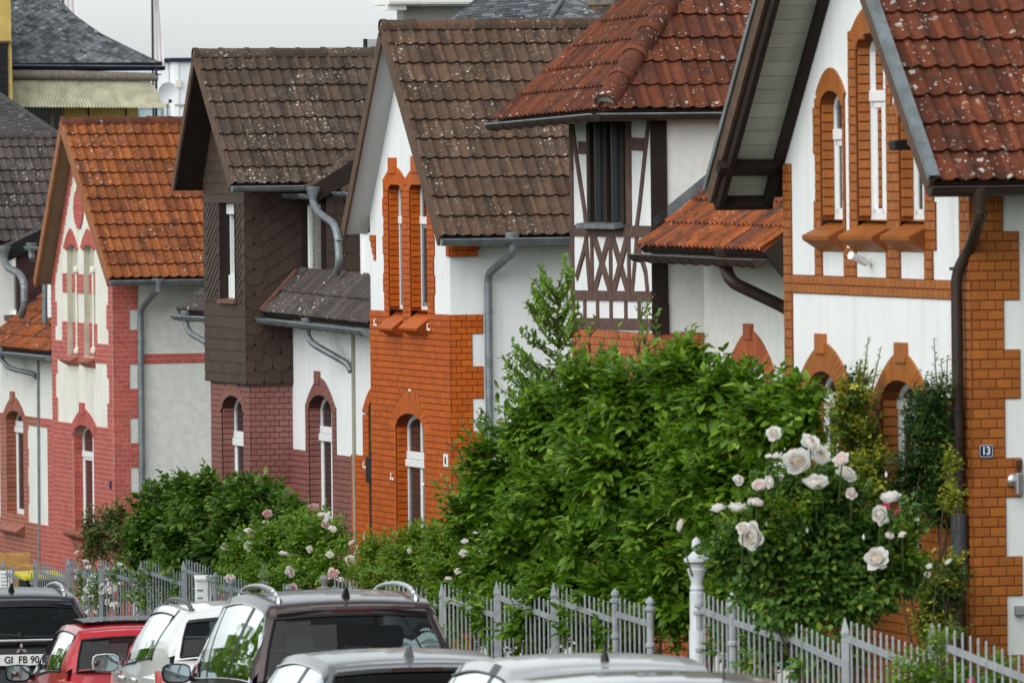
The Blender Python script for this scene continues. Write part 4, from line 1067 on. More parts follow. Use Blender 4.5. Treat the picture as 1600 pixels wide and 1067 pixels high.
# ------------------------------------------------------------------ orange entrance part (belongs to the orange house)
def orange_entrance(hs, ho):
    """the orange house's half of the shared entrance wall"""
    XR = hs.s_(457, 640).x
    to = lambda p: ho.loc(hs.wld(p))
    xr = to((XR - .004, 0, 0)).x - .0
    yb = to(hs.f(549.5, 640, XR)).y
    op = mkop(ho, 577, 592, 624, 650, 905, (567.5, 600, 645, 606), None, plane=xr)
    B = Bricks(ho, 121); zt = ho.f(560, 714, xr).z; y0 = ho.f(598, 700, xr).y
    zref = ho.f(640, 488).z
    B.lay('f', xr, lambda z: sub_iv([(y0, yb)], op.cut(z)), ho.zg, zt, M['b_orange'], M['m_orange'], zref=zref)
    B.lay('f', xr, lambda z: sub_iv([(y0, ho.f(568, 660, xr).y)], op.cut(z)), zt, op.hood[2] - .02, M['b_orange'], M['m_orange'], zref=zref)
    B.voussoirs('f', xr, op, M['b_orange'], M['m_orange'], 12)
    b = MB(); q = op.outline(12); b.poly([(xr - .006, y, z) for y, z in q]); b.done('dark_window', M['pane'], ho)
    B.brick(ho.f(578, 760, xr - .05), Vector((0, 1, 0)), Vector((-1, 0, 0)), .01, .01, M['b_orange'], 'f', True)
    B.finish(60)
    b = MB(); c = ho.f(579, 755, xr - .08); b.obox(c, (.06, 0, 0), (0, .25, 0), (0, 0, .34)); b.done('letter_box', M['black'], ho, bevel=.01)
    # white window leaf standing beside the gable above the porch
    XW = xr + .1
    f = MB(); ya, yb2 = ho.f(579, 400, XW).y, ho.f(563, 400, XW).y; za, zb = ho.f(570, 440, XW).z, ho.f(570, 357, XW).z
    for qd in ((ya, ya + .06, za, zb), (yb2 - .06, yb2, za, zb), (ya, yb2, za, za + .06), (ya, yb2, zb - .06, zb)): f.box(XW, XW + .06, *qd)
    w = f.done('window', M['frame'], ho)
    b = MB(); b.box(XW + .03, XW + .05, ya, yb2, za, zb); b.done('pane', M['frame'], w)
    b = MB(); b.poly([ho.f(556, 458, XW - .1), ho.f(580, 458, XW - .1), ho.f(580, 440, XW), ho.f(566, 440, XW)]); b.done('apron_flashing', M['zinc'], ho)
# ------------------------------------------------------------------ half-timbered house
def beam(h, pts, w, m, x=0.0, proud=.02, name='timber'):
    """timber on the street face following photo points, w = width in metres"""
    P = [h.f(px, py, x) for px, py in pts]
    b = MB(); L = []; R_ = []
    for i, p in enumerate(P):
        t = (P[min(i + 1, len(P) - 1)] - P[max(i - 1, 0)]); t.x = 0; t.normalize(); s = Vector((0, -t.z, t.y)) * (w / 2)
        # widths are foreshortened: keep beams true by measuring across the wall
        L.append(p + s); R_.append(p - s)
    for i in range(len(P) - 1): b.prism([L[i], L[i + 1], R_[i + 1], R_[i]], (-proud, 0, 0))
    return b.done(name, m, h)
def house_timbered():
    h = House('gable_house', 1024, 560, 83, -5.7, 'half-timbered house with rust-red hipped roof over a white bay', 'house', ROW)
    W = 3.03; Wd = M['wood_beam']; zr = h.f(960, 170).z
    ov = .6
    A = h.f(940, 174, -ov); F_ = h.f(779, 190, -ov)
    A.y = min(A.y, -.25); ze = A.z
    F_.y = 3.72
    # hipped roof: apex from the photo on the bay's centre line
    ap = h.f(1110, -33, -ov + 1.9); yr = (A.y + F_.y) / 2
    bn_run = yr - A.y; pitch = math.radians(47)
    zr_ = ze + math.tan(pitch) * bn_run; xh = -ov + bn_run * 1.0
    RA = Vector((xh, yr, zr_)); depth = 5.0
    # near slope (faces the camera)
    bn = Vector((0, yr - A.y, zr_ - ze)); L = bn.length; bn.normalize(); N0 = Vector((-ov, A.y, ze))
    tile_slope(h, N0, (1, 0, 0), bn, depth, L, M['t_rust'], region=[(0, 0), (depth, 0), (depth, L), (bn_run, L)])
    # street slope
    fe = Vector((-ov, F_.y, F_.z)); a = Vector((0, A.y - F_.y, ze - F_.z)); Wf = a.length; a.normalize()
    b0 = RA - fe; bb = b0 - a * b0.dot(a); Lf = bb.length; bb.normalize(); um = b0.dot(a)
    tile_slope(h, fe, a, bb, Wf, Lf, M['t_rust'], rolls=2, rh=.032, region=[(0, 0), (Wf, 0), (um, Lf)])
    nS = a.cross(bb); nN = Vector((1, 0, 0)).cross(bn)
    slab(h, 'roof_deck', [N0, N0 + Vector((depth, 0, 0)), Vector((depth - ov, yr, zr_)), RA], -nN, .05, M['wood_dark'])
    slab(h, 'roof_deck', [fe, N0, RA], -nS, .05, M['wood_dark'])
    nF = Vector((0, zr_ - F_.z, F_.y - yr)).normalized()
    slab(h, 'roof_deck', [fe, RA, Vector((depth - ov, yr, zr_)), Vector((depth - ov, F_.y, F_.z))], -nF, .05, M['wood_dark'])
    b = MB(); b.poly([fe + nF * .03, RA + nF * .03, Vector((depth - ov, yr, zr_)) + nF * .03, Vector((depth - ov, F_.y, F_.z)) + nF * .03]); b.done('far_roof_slope', M['t_rust'], h)
    ridge_tiles(h, N0 + (RA - N0).normalized() * .1 + Vector((0, 0, .02)), RA, M['t_rust'], r=.12, L=.37)
    ridge_tiles(h, fe + (RA - fe).normalized() * .05 + Vector((0, 0, .0)), RA, M['t_rust'], r=.075, L=.37)
    ridge_tiles(h, RA, RA + Vector((3, 0, 0)), M['t_rust'])
    gutter(h, fe + Vector((-.05, .05, -.03)), N0 + Vector((-.05, -.05, -.03)), M['brown_metal'], r=.07, brackets=.42, lip=M['zinc'])
    gutter(h, N0 + Vector((-.05, -.05, -.03)), N0 + Vector((3.6, -.05, -.03)), M['brown_metal'], r=.07, lip=M['zinc'])
    b = MB(); b.box(-ov + .02, 4, A.y + .02, F_.y - .02, ze - .10, ze - .08); b.done('eave_soffit', M['wood_dark'], h)
    # bay walls
    zb = h.f(960, 517).z; zt = ze - .05
    b = MB(); b.poly([(0, 0, h.zg - .3), (0, W, h.zg - .3), (0, W, zt), (0, 0, zt)]); b.done('street_wall', M['white'], h)
    XR = h.s_(1100, 500).x
    b = MB(); b.poly([(0, 0, h.zg - .3), (4, 0, h.zg - .3), (4, 0, zt), (0, 0, zt)]); b.poly([(0, W, h.zg - .3), (0, W, zt), (4, W, zt), (4, W, h.zg - .3)]); b.done('side_wall', M['roughcast_white'], h)
    # timber frame
    bm = lambda pts, w, **k: beam(h, pts, w, Wd, **k)
    V = .085
    bm([(958, 361), (897, 360)][::-1] and [(896, 360), (1019, 362)], .115); bm([(896, 461), (1019, 463)], .10); bm([(896, 505), (1019, 507)], .115)
    bm([(893.5, 188), (897, 508)], .10)
    for x0, x1 in ((926.5, 926.5), (955.7, 955.7), (984.3, 984.3)): bm([(x0 - .6, 368), (x1 + .3, 456)], V, proud=.018)
    for x in (915, 935, 956, 979, 1000): bm([(x, 468), (x + .3, 499)], V * .9, proud=.018)
    X_ = .054
    for pts in (((929, 369), (955, 455)), ((953, 369), (930, 455)), ((957.5, 369), (982, 455)), ((982, 369), (960, 455))): bm(pts, X_ * 2.2, proud=.016 + random.uniform(-.003, .003))
    for pts in (((894.5, 190), (905, 265), (915, 330), (917, 356)), ((917, 368), (920, 410), (923.5, 455)), ((918, 370), (913, 395), (902, 434)), ((1014.5, 190), (1008, 250), (1001, 318), (996, 356)), ((996, 368), (993, 410), (989, 455)), ((995, 370), (1001, 395), (1010, 425), (1013, 455))): bm(pts, .088, proud=.017 + random.uniform(-.003, .003))
    bm([(906, 231), (923, 232)], .13); bm([(985, 225), (1007, 226)], .13)
    bm([(923, 188), (925, 352)], .16, proud=.03); bm([(983, 186), (984.5, 352)], .16, proud=.03)
    # twin louvred openings
    za, zc = h.f(950, 348).z, h.f(950, 190).z; ya, yc = h.f(981, 300).y, h.f(926, 300).y
    b = MB(); b.poly([(-.004, yc, za), (-.004, ya, za), (-.004, ya, zc), (-.004, yc, zc)]); b.done('dark_opening', M['dark'], h)
    f = MB(); ym = (ya + yc) / 2
    for y in (ya + .03, ym, yc - .03): f.box(-.05, -.008, y - .05, y + .05, za, zc)
    w = f.done('shuttered_window', M['wood_dark'], h)
    for (p, q) in ((ya + .08, ym - .05), (ym + .05, yc - .08)):
        for yy in (lerp(p, q, .5),):
            b = MB(); b.obox((-.01, yy, za + .02), (-.045, .03, 0), (0, .05, 0), (0, 0, zc - za - .04)); b.done('shutter_leaf', M['black'], w)
    b = MB(); b.obox((-.13, h.f(979, 352).y, za - .06), (.14, 0, .02), (0, h.f(919, 352).y - h.f(979, 352).y, 0), (0, 0, .05)); b.done('window_sill', M['zinc'], h)
    # dark corner post on the return, brick base
    b = MB(); b.box(-.03, .135, -.03, .0, h.f(1020, 517).z, zt); b.done('corner_post', M['wood_dark'], h)
    b = MB(); b.obox((-.03, -.035, h.s_(1030, 522).z), (.17, 0, 0), (0, .04, 0), (0, 0, .30)); b.done('post_foot', M['wood_dark'], h)
    B = Bricks(h, 157); zref = h.f(960, 517).z
    B.lay('f', 0, lambda z: [(-.018, W)], h.zg, zref, M['b_red'], M['m_red'], zref=zref)
    B.lay('s', 0, lambda z: [(-.016, XR)], h.zg, zref - .0, M['b_red'], M['m_red'], zref=zref)
    # recessed wall with arched window
    e1 = mkop(h, 1152, 1199, 556, 592, 900, (1139, 1211, 575, 516), (1166.5, 1177.5, 505.5), plane=XR)
    ye = -9.0; ztp = h.f(1150, 390, XR).z + .4
    wall(h, 'entrance_wall', lambda u, z: (XR, u, z), [(ye, h.zg - .3), (0, h.zg - .3), (0, ztp), (ye, ztp)], [e1.outline()], M['roughcast_white'])
    zq = e1.hood[2]
    B.lay('f', XR, lambda z: sub_iv([(e1.y0 - .14, e1.y1 + .14)], e1.cut(z)), h.zg, zq, M['b_red'], M['m_red'], zref=zref)
    B.voussoirs('f', XR, e1, M['b_red'], M['m_red'], 20)
    window(h, e1, XR, .15, M['m_red'], bricks=B, brick_m=M['b_red'])
    B.finish()
    # porch roof
    xe = -.2
    A2 = h.f(1000, 388, xe); B2 = h.f(1194, 392, xe); B2.z = A2.z - .02
    t0, t1 = h.s_(1022, 355), h.s_(1092, 298); sl = (t1.z - t0.z) / (t1.x - t0.x)
    sl = min(max(sl, .55), 1.0)
    a2, b2, n2, L2 = lean_to(h, A2, B2, A2 + Vector((1.15, 0, 1.15 * sl)), M['t_porch'], rolls=2, rh=.036)
    gutter(h, A2 - b2 * .05 + Vector((0, .04, -.03)), B2 - b2 * .05 + Vector((0, 0, -.03)), M['brown_metal'], r=.072, brackets=.36)
    b = MB(); b.obox(Vector((t0.x - .02, -.03, t0.z - .01)), Vector((t1.x - t0.x, 0, t1.z - t0.z)) * 1.5, (0, .03, 0), (0, 0, .10)); b.done('side_flashing', M['zinc'], h)
    b = MB(); b.prism([(xe + .05, A2.y - .0, A2.z), (xe + 1.2, A2.y, A2.z + 1.15 * sl), (xe + 1.2, A2.y, A2.z + 1.15 * sl + .16), (xe + .1, A2.y, A2.z + .12)], (0, -.04, 0)); b.done('edge_board', M['b_red'], h)
    b = MB(); b.obox(B2 + n2 * -.28, b2 * L2, n2 * .30, a2 * .05); b.done('verge_board', M['wood_dark'], h)
    q = lambda x, y: h.f(x, y, -.16)
    downpipe(h, [q(1134, 398), q(1134, 420), q(1143, 441), h.f(1226, 480, XR - .1), h.f(1240, 490, XR - .1)], M['brown_metal'], r=.062, collars=[])
    # small dormer roof peeping out beside the neighbour's verge
    P0 = h.f(1092, 122, .9); P1 = h.f(1168, 108, .9)
    g = MB(); d = lean_to(h, P0, (P0.x, P0.y - 1.6, P0.z), P0 + Vector((.75, 0, .32)), M['t_dark'], rolls=2, rh=.034)
    gutter(h, P0 + Vector((-.04, .03, -.03)), (P0.x - .04, P0.y - 1.6, P0.z - .03), M['brown_metal'], r=.055)
    b = MB(); b.box(P0.x + .25, P0.x + 1.2, P0.y - 1.6, P0.y - .35, P0.z - .9, P0.z + .08); b.done('dormer_wall', M['roughcast_white'], h)
    return h
# ------------------------------------------------------------------ far-left house
def house_far(hp):
    h = House('gable_house', 177.5, 630, 130, -7.6, 'farthest house at left edge with burgundy shingled dormer and rust porch roof', 'house', ROW)
    XR = .62
    yc = h.f(60, 600, XR).y; ye = h.f(-40, 600, XR).y
    y0 = 4.4
    w1 = mkop(h, 9.3, 37.4, 641.5, 659, 806, (4, 42, 655, 619), (18.5, 23.5, 611.5), plane=XR)
    ztp = h.f(40, 545, XR).z + .12
    wall(h, 'entrance_wall', lambda u, z: (XR, u, z), [(y0, h.zg - .3), (ye, h.zg - .3), (ye, ztp), (y0, ztp)], [w1.outline()], M['white_old'])
    B = Bricks(h, 92); zl = h.f(30, 812, XR).z; zref = zl
    br, mo = M['b_brown'], M['m_pink']
    B.lay('f', XR, lambda z: sub_iv([(yc, ye)], w1.cut(z)), h.zg, zl, br, mo, zref=zref)
    B.lay('f', XR, lambda z: [(y0, yc)], h.zg, zl, M['b_pink'], mo, zref=zref)
    sur = (h.f(44.5, 720, XR).y, h.f(1.5, 720, XR).y)
    B.lay('f', XR, lambda z: sub_iv([(sur[0] - (.06 if int((z - zref) / COURSE / 4) % 2 else 0), sur[1])], w1.cut(z)), zl, w1.hood[2], br, mo, zref=zref)
    zb = zref + round((h.f(40, 663, XR).z - zref) / COURSE) * COURSE
    B.lay('f', XR, lambda z: sub_iv([(yc, ye)], w1.cut(z)), zb, zb + 2 * COURSE, br, mo, zref=zref)
    B.lay('f', XR, lambda z: [(y0, yc)], zb, zb + 2 * COURSE, M['b_pink'], mo, zref=zref)
    B.lay('f', XR, lambda z: [(y0, h.f(76, 750, XR).y)], zl, zb, M['b_pink'], mo, zref=zref)
    B.voussoirs('f', XR, w1, br, mo, 14)
    zf = h.f(20, 826, XR).z
    sill_block(h, None, w1.y0 - .08, w1.y1 + .1, XR, .18, h.f(20, 808, XR).z, zf, zf - .1, br, M['m_red'], n=8)
    window(h, w1, XR, .17, M['m_red'], bricks=B, brick_m=br, mull=True, tz=h.f(30, 664, XR).z, head=.1)
    B.finish(120)
    # porch roof
    xe = XR - .4
    A = h.f(-30, 541, xe); Bq = h.f(80, 545, xe); Bq.z = A.z
    a, bb, n, L = lean_to(h, A, Bq, A + Vector((1.25, 0, .95)), M['t_porch'], rolls=2, rh=.034)
    gutter(h, A - bb * .05 + Vector((0, 0, -.03)), Bq - bb * .05 + Vector((0, 0, -.03)), M['zinc'], r=.07, brackets=.45)
    q = lambda x, y, d=xe: h.f(x, y, d)
    downpipe(h, [q(2, 549), q(3, 562), q(13, 575), h.f(52, 584, XR - .1), h.f(58, 590, XR - .03)], M['zinc'], r=.042)
    b = MB(); b.tube([h.f(59, 545, XR - .03), h.f(61.5, 900, XR - .03)], .022, 6); b.done('rain_pipe', M['zinc'], h)
    # dormer with burgundy shingles
    XD = XR + .25; f_ = lambda x, y: h.f(x, y, XD)
    l, r_ = f_(-30, 450).y, f_(27, 450).y; z0, z1 = f_(20, 540).z, f_(10, 393).z
    wl, wr = f_(3, 450).y, f_(25, 450).y; wz0, wz1 = f_(15, 491).z, f_(15, 402).z
    wall(h, 'dormer_wall', lambda u, z: (XD, u, z), [(r_, z0), (l, z0), (l, z1), (r_, z1)], [[(wr, wz0), (wl, wz0), (wl, wz1), (wr, wz1)]], M['wood_dark'])
    b = MB(); b.poly([(XD, r_, z0), (XD + 1.8, r_, z0), (XD + 1.8, r_, z1 + .85), (XD, r_, z1)]); b.done('dormer_cheek', M['wood_dark'], h)
    shingles(h, 's', r_, [(XD, XD + 1.0, z0, z1 + .45)], M['shingle_red'], .28, .26, rot=math.radians(38), clip=[((XD + 1.8, z1 + .80), (XD, z1 - .04))])
    fr = MB()
    for qd in ((wr, wr + .06, wz0, wz1), (wl - .06, wl, wz0, wz1), (wr, wl, wz0, wz0 + .08), (wr, wl, wz1 - .16, wz1)): fr.box(XD + .02, XD + .08, *qd)
    for p in (wr, wl): fr.poly([(XD, p, wz0), (XD, p, wz1), (XD + .14, p, wz1), (XD + .14, p, wz0)])
    fr.poly([(XD, wr, wz0), (XD, wl, wz0), (XD + .14, wl, wz0), (XD + .14, wr, wz0)])
    w = fr.done('window', M['frame'], h)
    b = MB(); b.poly([(XD + .06, wl, wz0), (XD + .06, wr, wz0), (XD + .06, wr, wz1), (XD + .06, wl, wz1)]); b.done('pane', M['pane'], w)
    b = MB(); b.box(XD - .12, XD + .02, wr - .12, wl + .3, wz0 - .09, wz0 - .01); b.done('window_sill', M['black'], h)
    b = MB(); b.poly([(XD - .02, l, wz0 - .1), (XD - .02, wr - .1, wz0 - .1), (XD - .45, wr - .15, wz0 - .52), (XD - .45, l, wz0 - .52)]); b.done('apron_flashing', M['b_pink'], h)
    # dormer roof and gutter
    EA = h.f(-30, 390, XD - .25); EB = h.f(15, 392, XD - .25); EB.z = EA.z; EB.y = r_ - .08
    a2, b2, n2, L2 = lean_to(h, EA, EB, EA + Vector((1.6, 0, .75)), M['t_dark'], rolls=2, rh=.034)
    b = MB(); b.obox(EB + n2 * -.2, b2 * L2, n2 * .24, a2 * .035); b.done('verge_board', M['black'], h)
    XP = XD - .27; q = lambda x, y: h.f(x, y, XP)
    downpipe(h, [q(7, 391), q(7, 408), q(12, 418), q(31, 428), q(37.5, 440), q(38, 480), q(33, 493)], M['zinc'], r=.062, collars=[q(37, 443), q(38, 469)])
    g0 = h.f(42, 386, XD - .1); gutter(h, (XD - .1, g0.y, g0.z), (XD - .1, h.f(66, 386, XD - .1).y, g0.z), M['zinc'], r=.055)
    downpipe(h, [h.f(49, 386, XD - .1), h.f(49, 398, XD - .1), h.f(51, 405, XD - .1)], M['zinc'], r=.05)
    b = MB(); b.tube([h.f(70, 440, XD - .3), h.f(70, 505, XD - .3)], .045, 8); b.done('vent_pipe', M['zinc'], h)
    fr = MB(); XW = XD - .1; ya, yb = h.f(82, 460, XW).y, h.f(74, 460, XW).y; fr.box(XW, XW + .05, ya, yb, h.f(77, 496, XW).z, h.f(77, 441, XW).z); fr.done('white_shutter', M['frame'], h)
    # main roof seen between the dormer and the slate roof behind
    N, R_ = h.s_(0, 380, 11.6), h.s_(0, 214, 13.9)
    bn = Vector((0, R_.y - N.y, R_.z - N.z)); L = bn.length; bn.normalize()
    x0, x1 = h.s_(-60, 300, 12.5).x, h.s_(140, 300, 12.5).x
    tile_slope(h, (x0, N.y, N.z), (1, 0, 0), bn, x1 - x0, L, M['t_dark'])
    slab(h, 'roof_deck', [(x0, N.y, N.z), (x1, N.y, N.z), (x1, R_.y, R_.z), (x0, R_.y, R_.z)], Vector((0, bn.z, -bn.y)), .06, M['wood_dark'])
    ridge_tiles(h, (x0, R_.y, R_.z), (x1, R_.y, R_.z), M['t_dark'])
    b = MB(); b.box(x0 + .3, x1, N.y + .3, N.y + 3.5, h.zg - .3, N.z + .1); b.done('rear_wall', M['white_old'], h)
    return h
hF, GF = house_thirteen()
hD, GD = house_orange()
hB, GB = house_pink()
hC, GC = house_shingled()
orange_entrance(hC, hD)
hE = house_timbered()
hA = house_far(hB)
# ================================================================== background buildings
def plates(h, O, a, b, n, poly, cw, ch, m, name, rot=0.0, skew=0.0, lift=.012, lap=.25, parent=None, limit=300):
    """overlapping plates on a plane (frame O, a, b, n), trimmed to a convex polygon: up to `limit` single objects, the rest one part"""
    O, a, b, n = Vector(O), Vector(a), Vector(b), Vector(n); c, s = math.cos(rot), math.sin(rot)
    us = [p[0] for p in poly]; vs = [p[1] for p in poly]; R = max(max(us) - min(us), max(vs) - min(vs)) * 1.2
    cu, cv = (max(us) + min(us)) / 2, (max(vs) + min(vs)) / 2; items = []
    area = sum(poly[k - 1][0] * poly[k][1] - poly[k][0] * poly[k - 1][1] for k in range(len(poly)))
    if area < 0: poly = poly[::-1]
    for j in range(int(-R / ch), int(R / ch) + 1):
        for i in range(int(-R / cw), int(R / cw) + 1):
            p, q = i * cw + (j % 2) * cw * .5, j * ch
            sh = [(p + .003, q - ch * lap), (p + cw * .55, q - ch * lap * 1.25), (p + cw - .003, q - ch * lap * .3), (p + cw - .003 + skew, q + ch), (p + .003 + skew, q + ch)]
            sh = [(cu + x * c - y * s, cv + x * s + y * c) for x, y in sh]
            for k in range(len(poly)):
                if len(sh) < 3: break
                sh = clip_poly(sh, poly[k], poly[(k + 1) % len(poly)])
            if len(sh) < 3: continue
            ar = abs(sum(sh[k][0] * sh[k - 1][1] - sh[k - 1][0] * sh[k][1] for k in range(len(sh)))) / 2
            if ar < cw * ch * .08: continue
            z0 = random.uniform(0, .004)
            fr = []
            for x, y in sh:
                t = ((x - cu) * -s + (y - cv) * c - q + ch * lap) / (ch * (1 + lap))
                fr.append(O + a * x + b * y + n * (lift * (1 - .8 * max(0, min(1, t))) + z0))
            items.append((ar, fr, [O + a * x + b * y for x, y in sh]))
    items.sort(key=lambda t: -t[0]); rest = MB()
    for k, (_, fr, bk) in enumerate(items):
        q = len(fr); B = MB() if k < limit else rest
        B.add(fr + bk, [tuple(range(q))] + [(x, (x + 1) % q, q + (x + 1) % q, q + x) for x in range(q)])
        if k < limit: B.done(name, m, parent or h)
    if rest.v: tag(rest.done(name + 's', m, parent or h), kind='stuff')
M['yellow_wall'] = plain('yellow_ochre_render', (.50, .36, .11), .85, .12, 5, .3, 40, dirt=.2)
M['white_block'] = plain('white_block_render', (.70, .73, .76), .8, .03)
M['blue_black'] = plain('blue_black_fascia', (.012, .016, .045), .5, .1)
M['plastic_sheet'] = plain('yellowed_corrugated_sheet', (.40, .385, .285), .6, .25, 4, .1, 20, dirt=.45, dirt_col=(.22, .19, .11))
M['log'] = plain('weathered_log', (.17, .145, .12), .85, .35, 14, .5, 30)
M['flag'] = plain('white_flag_cloth', (.66, .63, .65), .8, .05)
M['grey_wall'] = plain('grey_render', (.30, .30, .295), .85, .05)
M['dishgrey'] = plain('light_grey_dish', (.55, .56, .58), .5, .03)
def house_yellow():
    h = House('villa', 12, 150, 172, -9, 'yellow villa at top left under a sweeping grey slate roof with corrugated awning', 'house')
    S = lambda px, py, y=0: h.s_(px, py, y)
    W = S(216, 180).x
    b = MB(); b.poly([S(-60, 115), S(-60, 420), S(216, 420), S(216, 115)]); b.poly([S(216, 115), S(216, 420), S(216, 420) + Vector((0, 4, 0)), S(216, 115) + Vector((0, 4, 0))]); b.done('street_wall', M['yellow_wall'], h)
    # curved slate roof: rows of slates from eave to top, shrinking towards the curved hip
    tab = [(100, 251), (96, 245), (73, 197), (53, 157), (25, 118), (0, 93), (-30, 70)]
    def edge(py):
        for (y0, x0), (y1, x1) in zip(tab[:-1], tab[1:]):
            if y1 <= py <= y0: return lerp(x0, x1, (y0 - py) / (y0 - y1))
        return tab[-1][1]
    yoff = lambda t: -.45 + 1.7 * t - .5 * t * t          # sweeps back, flatter at the eave
    ze, zt = S(130, 98, -.45).z, S(60, -28, .75).z
    items = []; NR = 31
    xc = S(120, 60).x; TL = .17
    inv = lambda z: lerp(98, -28, (z - ze) / (zt - ze))
    dz = (zt - ze) / NR; w = .165
    for k in range(-17, NR + 17):
        x = S(10, 60).x - 1.0 + (k % 2) * w * .5
        while x < S(250, 60).x:
            x1 = x + w * random.uniform(.93, 1.05); pts = []
            for u, dzz in ((x, .016), (lerp(x, x1, .55), -.030), (x1 - .004, -.002), (x1 + .055, dz * 1.3), (x + .055, dz * 1.3)):
                z = ze + k * dz + dzz - TL * (u - xc); z = max(ze - .01, min(zt, z)); t = (z - ze) / (zt - ze)
                xr = S(edge(inv(z)), inv(z), yoff(t)).x; pts.append((min(u, xr), z))
            if max(p[0] for p in pts) - min(p[0] for p in pts) > .05 and max(p[1] for p in pts) - min(p[1] for p in pts) > .03:
                zm = min(p[1] for p in pts); zM = max(p[1] for p in pts)
                fr = [Vector((u, yoff((z - ze) / (zt - ze)) - .026 * (1 - (z - zm) / (zM - zm) * .92) - random.uniform(0, .004), z)) for u, z in pts]; items.append((k, fr))
            x = x1
    big = set(random.sample(range(len(items)), min(300, len(items)))); rest = MB()
    for i, (k, fr) in enumerate(items):
        q = len(fr); bk = [p + Vector((0, .02, 0)) for p in fr]; B = MB() if i in big else rest
        B.add(fr + bk, [tuple(range(q))] + [(x, (x + 1) % q, q + (x + 1) % q, q + x) for x in range(q)])
        if i in big: B.done('slate', M['slate'], h)
    if rest.v: tag(rest.done('slates', M['slate'], h), kind='stuff')
    b = MB(); n = 10
    for k in range(n):
        t0, t1 = k / n, (k + 1) / n; r0, r1 = S(edge(lerp(98, -28, t0)), lerp(98, -28, t0), yoff(t0)), S(edge(lerp(98, -28, t1)), lerp(98, -28, t1), yoff(t1))
        l0, l1 = Vector((S(10, 60).x - .9, yoff(t0) + .025, lerp(ze, zt, t0))), Vector((S(10, 60).x - .9, yoff(t1) + .025, lerp(ze, zt, t1)))
        R0, R1 = Vector((r0.x - .01, yoff(t0) + .025, lerp(ze, zt, t0))), Vector((r1.x - .01, yoff(t1) + .025, lerp(ze, zt, t1)))
        b.poly([l0, R0, R1, l1]); b.poly([R0, R0 + Vector((-.6, 2.5, 0)), R1 + Vector((-.6, 2.5, 0)), R1])
    b.done('roof_deck', M['slate'], h)
    b = MB(); b.box(S(-20, 100).x, S(246, 100).x, -.44, -.38, S(100, 112, -.4).z, ze + .01); b.done('fascia_board', M['black'], h)
    gutter(h, S(-20, 102, -.5), S(257, 104, -.5), M['blue_black'], r=.085, lip=M['zinc'])
    p0, p1 = S(-20, 116, -.55), S(246, 121, -.55); b = MB(); b.tube([p0, lerp(p0, p1, .5) + Vector((0, 0, .01)), p1], [.095, .1, .085], 12); b.done('log_beam', M['log'], h, smooth=True)
    # corrugated awning
    t0, t1, q0, q1 = S(-30, 125, -.5), S(233, 127, -.5), S(-30, 167, -1.1), S(267, 169, -1.1)
    b = MB(); n = 120
    for i in range(n + 1):
        u = i / n; off = .014 * math.cos(i * math.pi); b.v += [tuple(t0.lerp(t1, u) + Vector((0, -off, off))), tuple(q0.lerp(q1, u) + Vector((0, -off, off)))]
    for i in range(n): b.f.append((2 * i, 2 * i + 2, 2 * i + 3, 2 * i + 1)); b.m.append(0)
    b.done('corrugated_awning', M['plastic_sheet'], h)
    b = MB(); b.tube([S(244, 107, -.6), S(244, 205, -.6)], .028, 6); b.tube([S(215, 117, -.6), S(252, 117, -.6)], .012, 5); b.done('awning_post', M['black'], h)
    for x in (138, 197): 
        b = MB(); b.box(S(x, 180).x - .012, S(x, 180).x + .012, -.03, 0, S(x, 200).z, S(x, 165).z); b.done('wall_batten', M['black'], h)
    f = MB(); xa, xb, za, zb = S(40, 180).x, S(96, 180).x, S(60, 235).z, S(60, 160).z
    f.box(xa, xb, -.02, .02, za, zb)
    w = f.done('window', M['pane'], h)
    b = MB()
    for x in (xa, lerp(xa, xb, .72), xb): b.box(x - .04, x + .04, -.05, .0, za, zb)
    b.done('frame', M['soffit_olive'], w)
    # near wing with dark shutter at the left edge
    g = MB(); y = -1.4; g.poly([S(-60, -40, y), S(-60, 420, y), S(20, 420, y), S(20, 162, y), S(15.5, -40, y)]); g.poly([S(20, 420, y), S(20, 420, y) + Vector((0, 1.4, 0)), S(15.5, -40, y) + Vector((0, 1.4, 0)), S(15.5, -40, y)]); g.done('wing_wall', M['yellow_wall'], h)
    g = MB(); a0, a1 = S(-30, 160, y - .03), S(12, 68, y - .03); g.box(a0.x, a1.x, y - .03, y - .005, a0.z, a1.z); w = g.done('window', M['black'], h)
    for i in range(8):
        z = lerp(a0.z, a1.z, i / 8); q = MB(); q.obox((a0.x, y - .05, z + .01), (a1.x - a0.x, 0, 0), (0, .012, 0), (0, 0.0, (a1.z - a0.z) / 8 - .015)); q.done('shutter_slat', M['black'], w)
    g = MB(); g.box(a0.x, a1.x + .05, y - .09, y, a1.z, a1.z + .05); g.done('lintel', M['wood_brown'], h)
house_yellow()
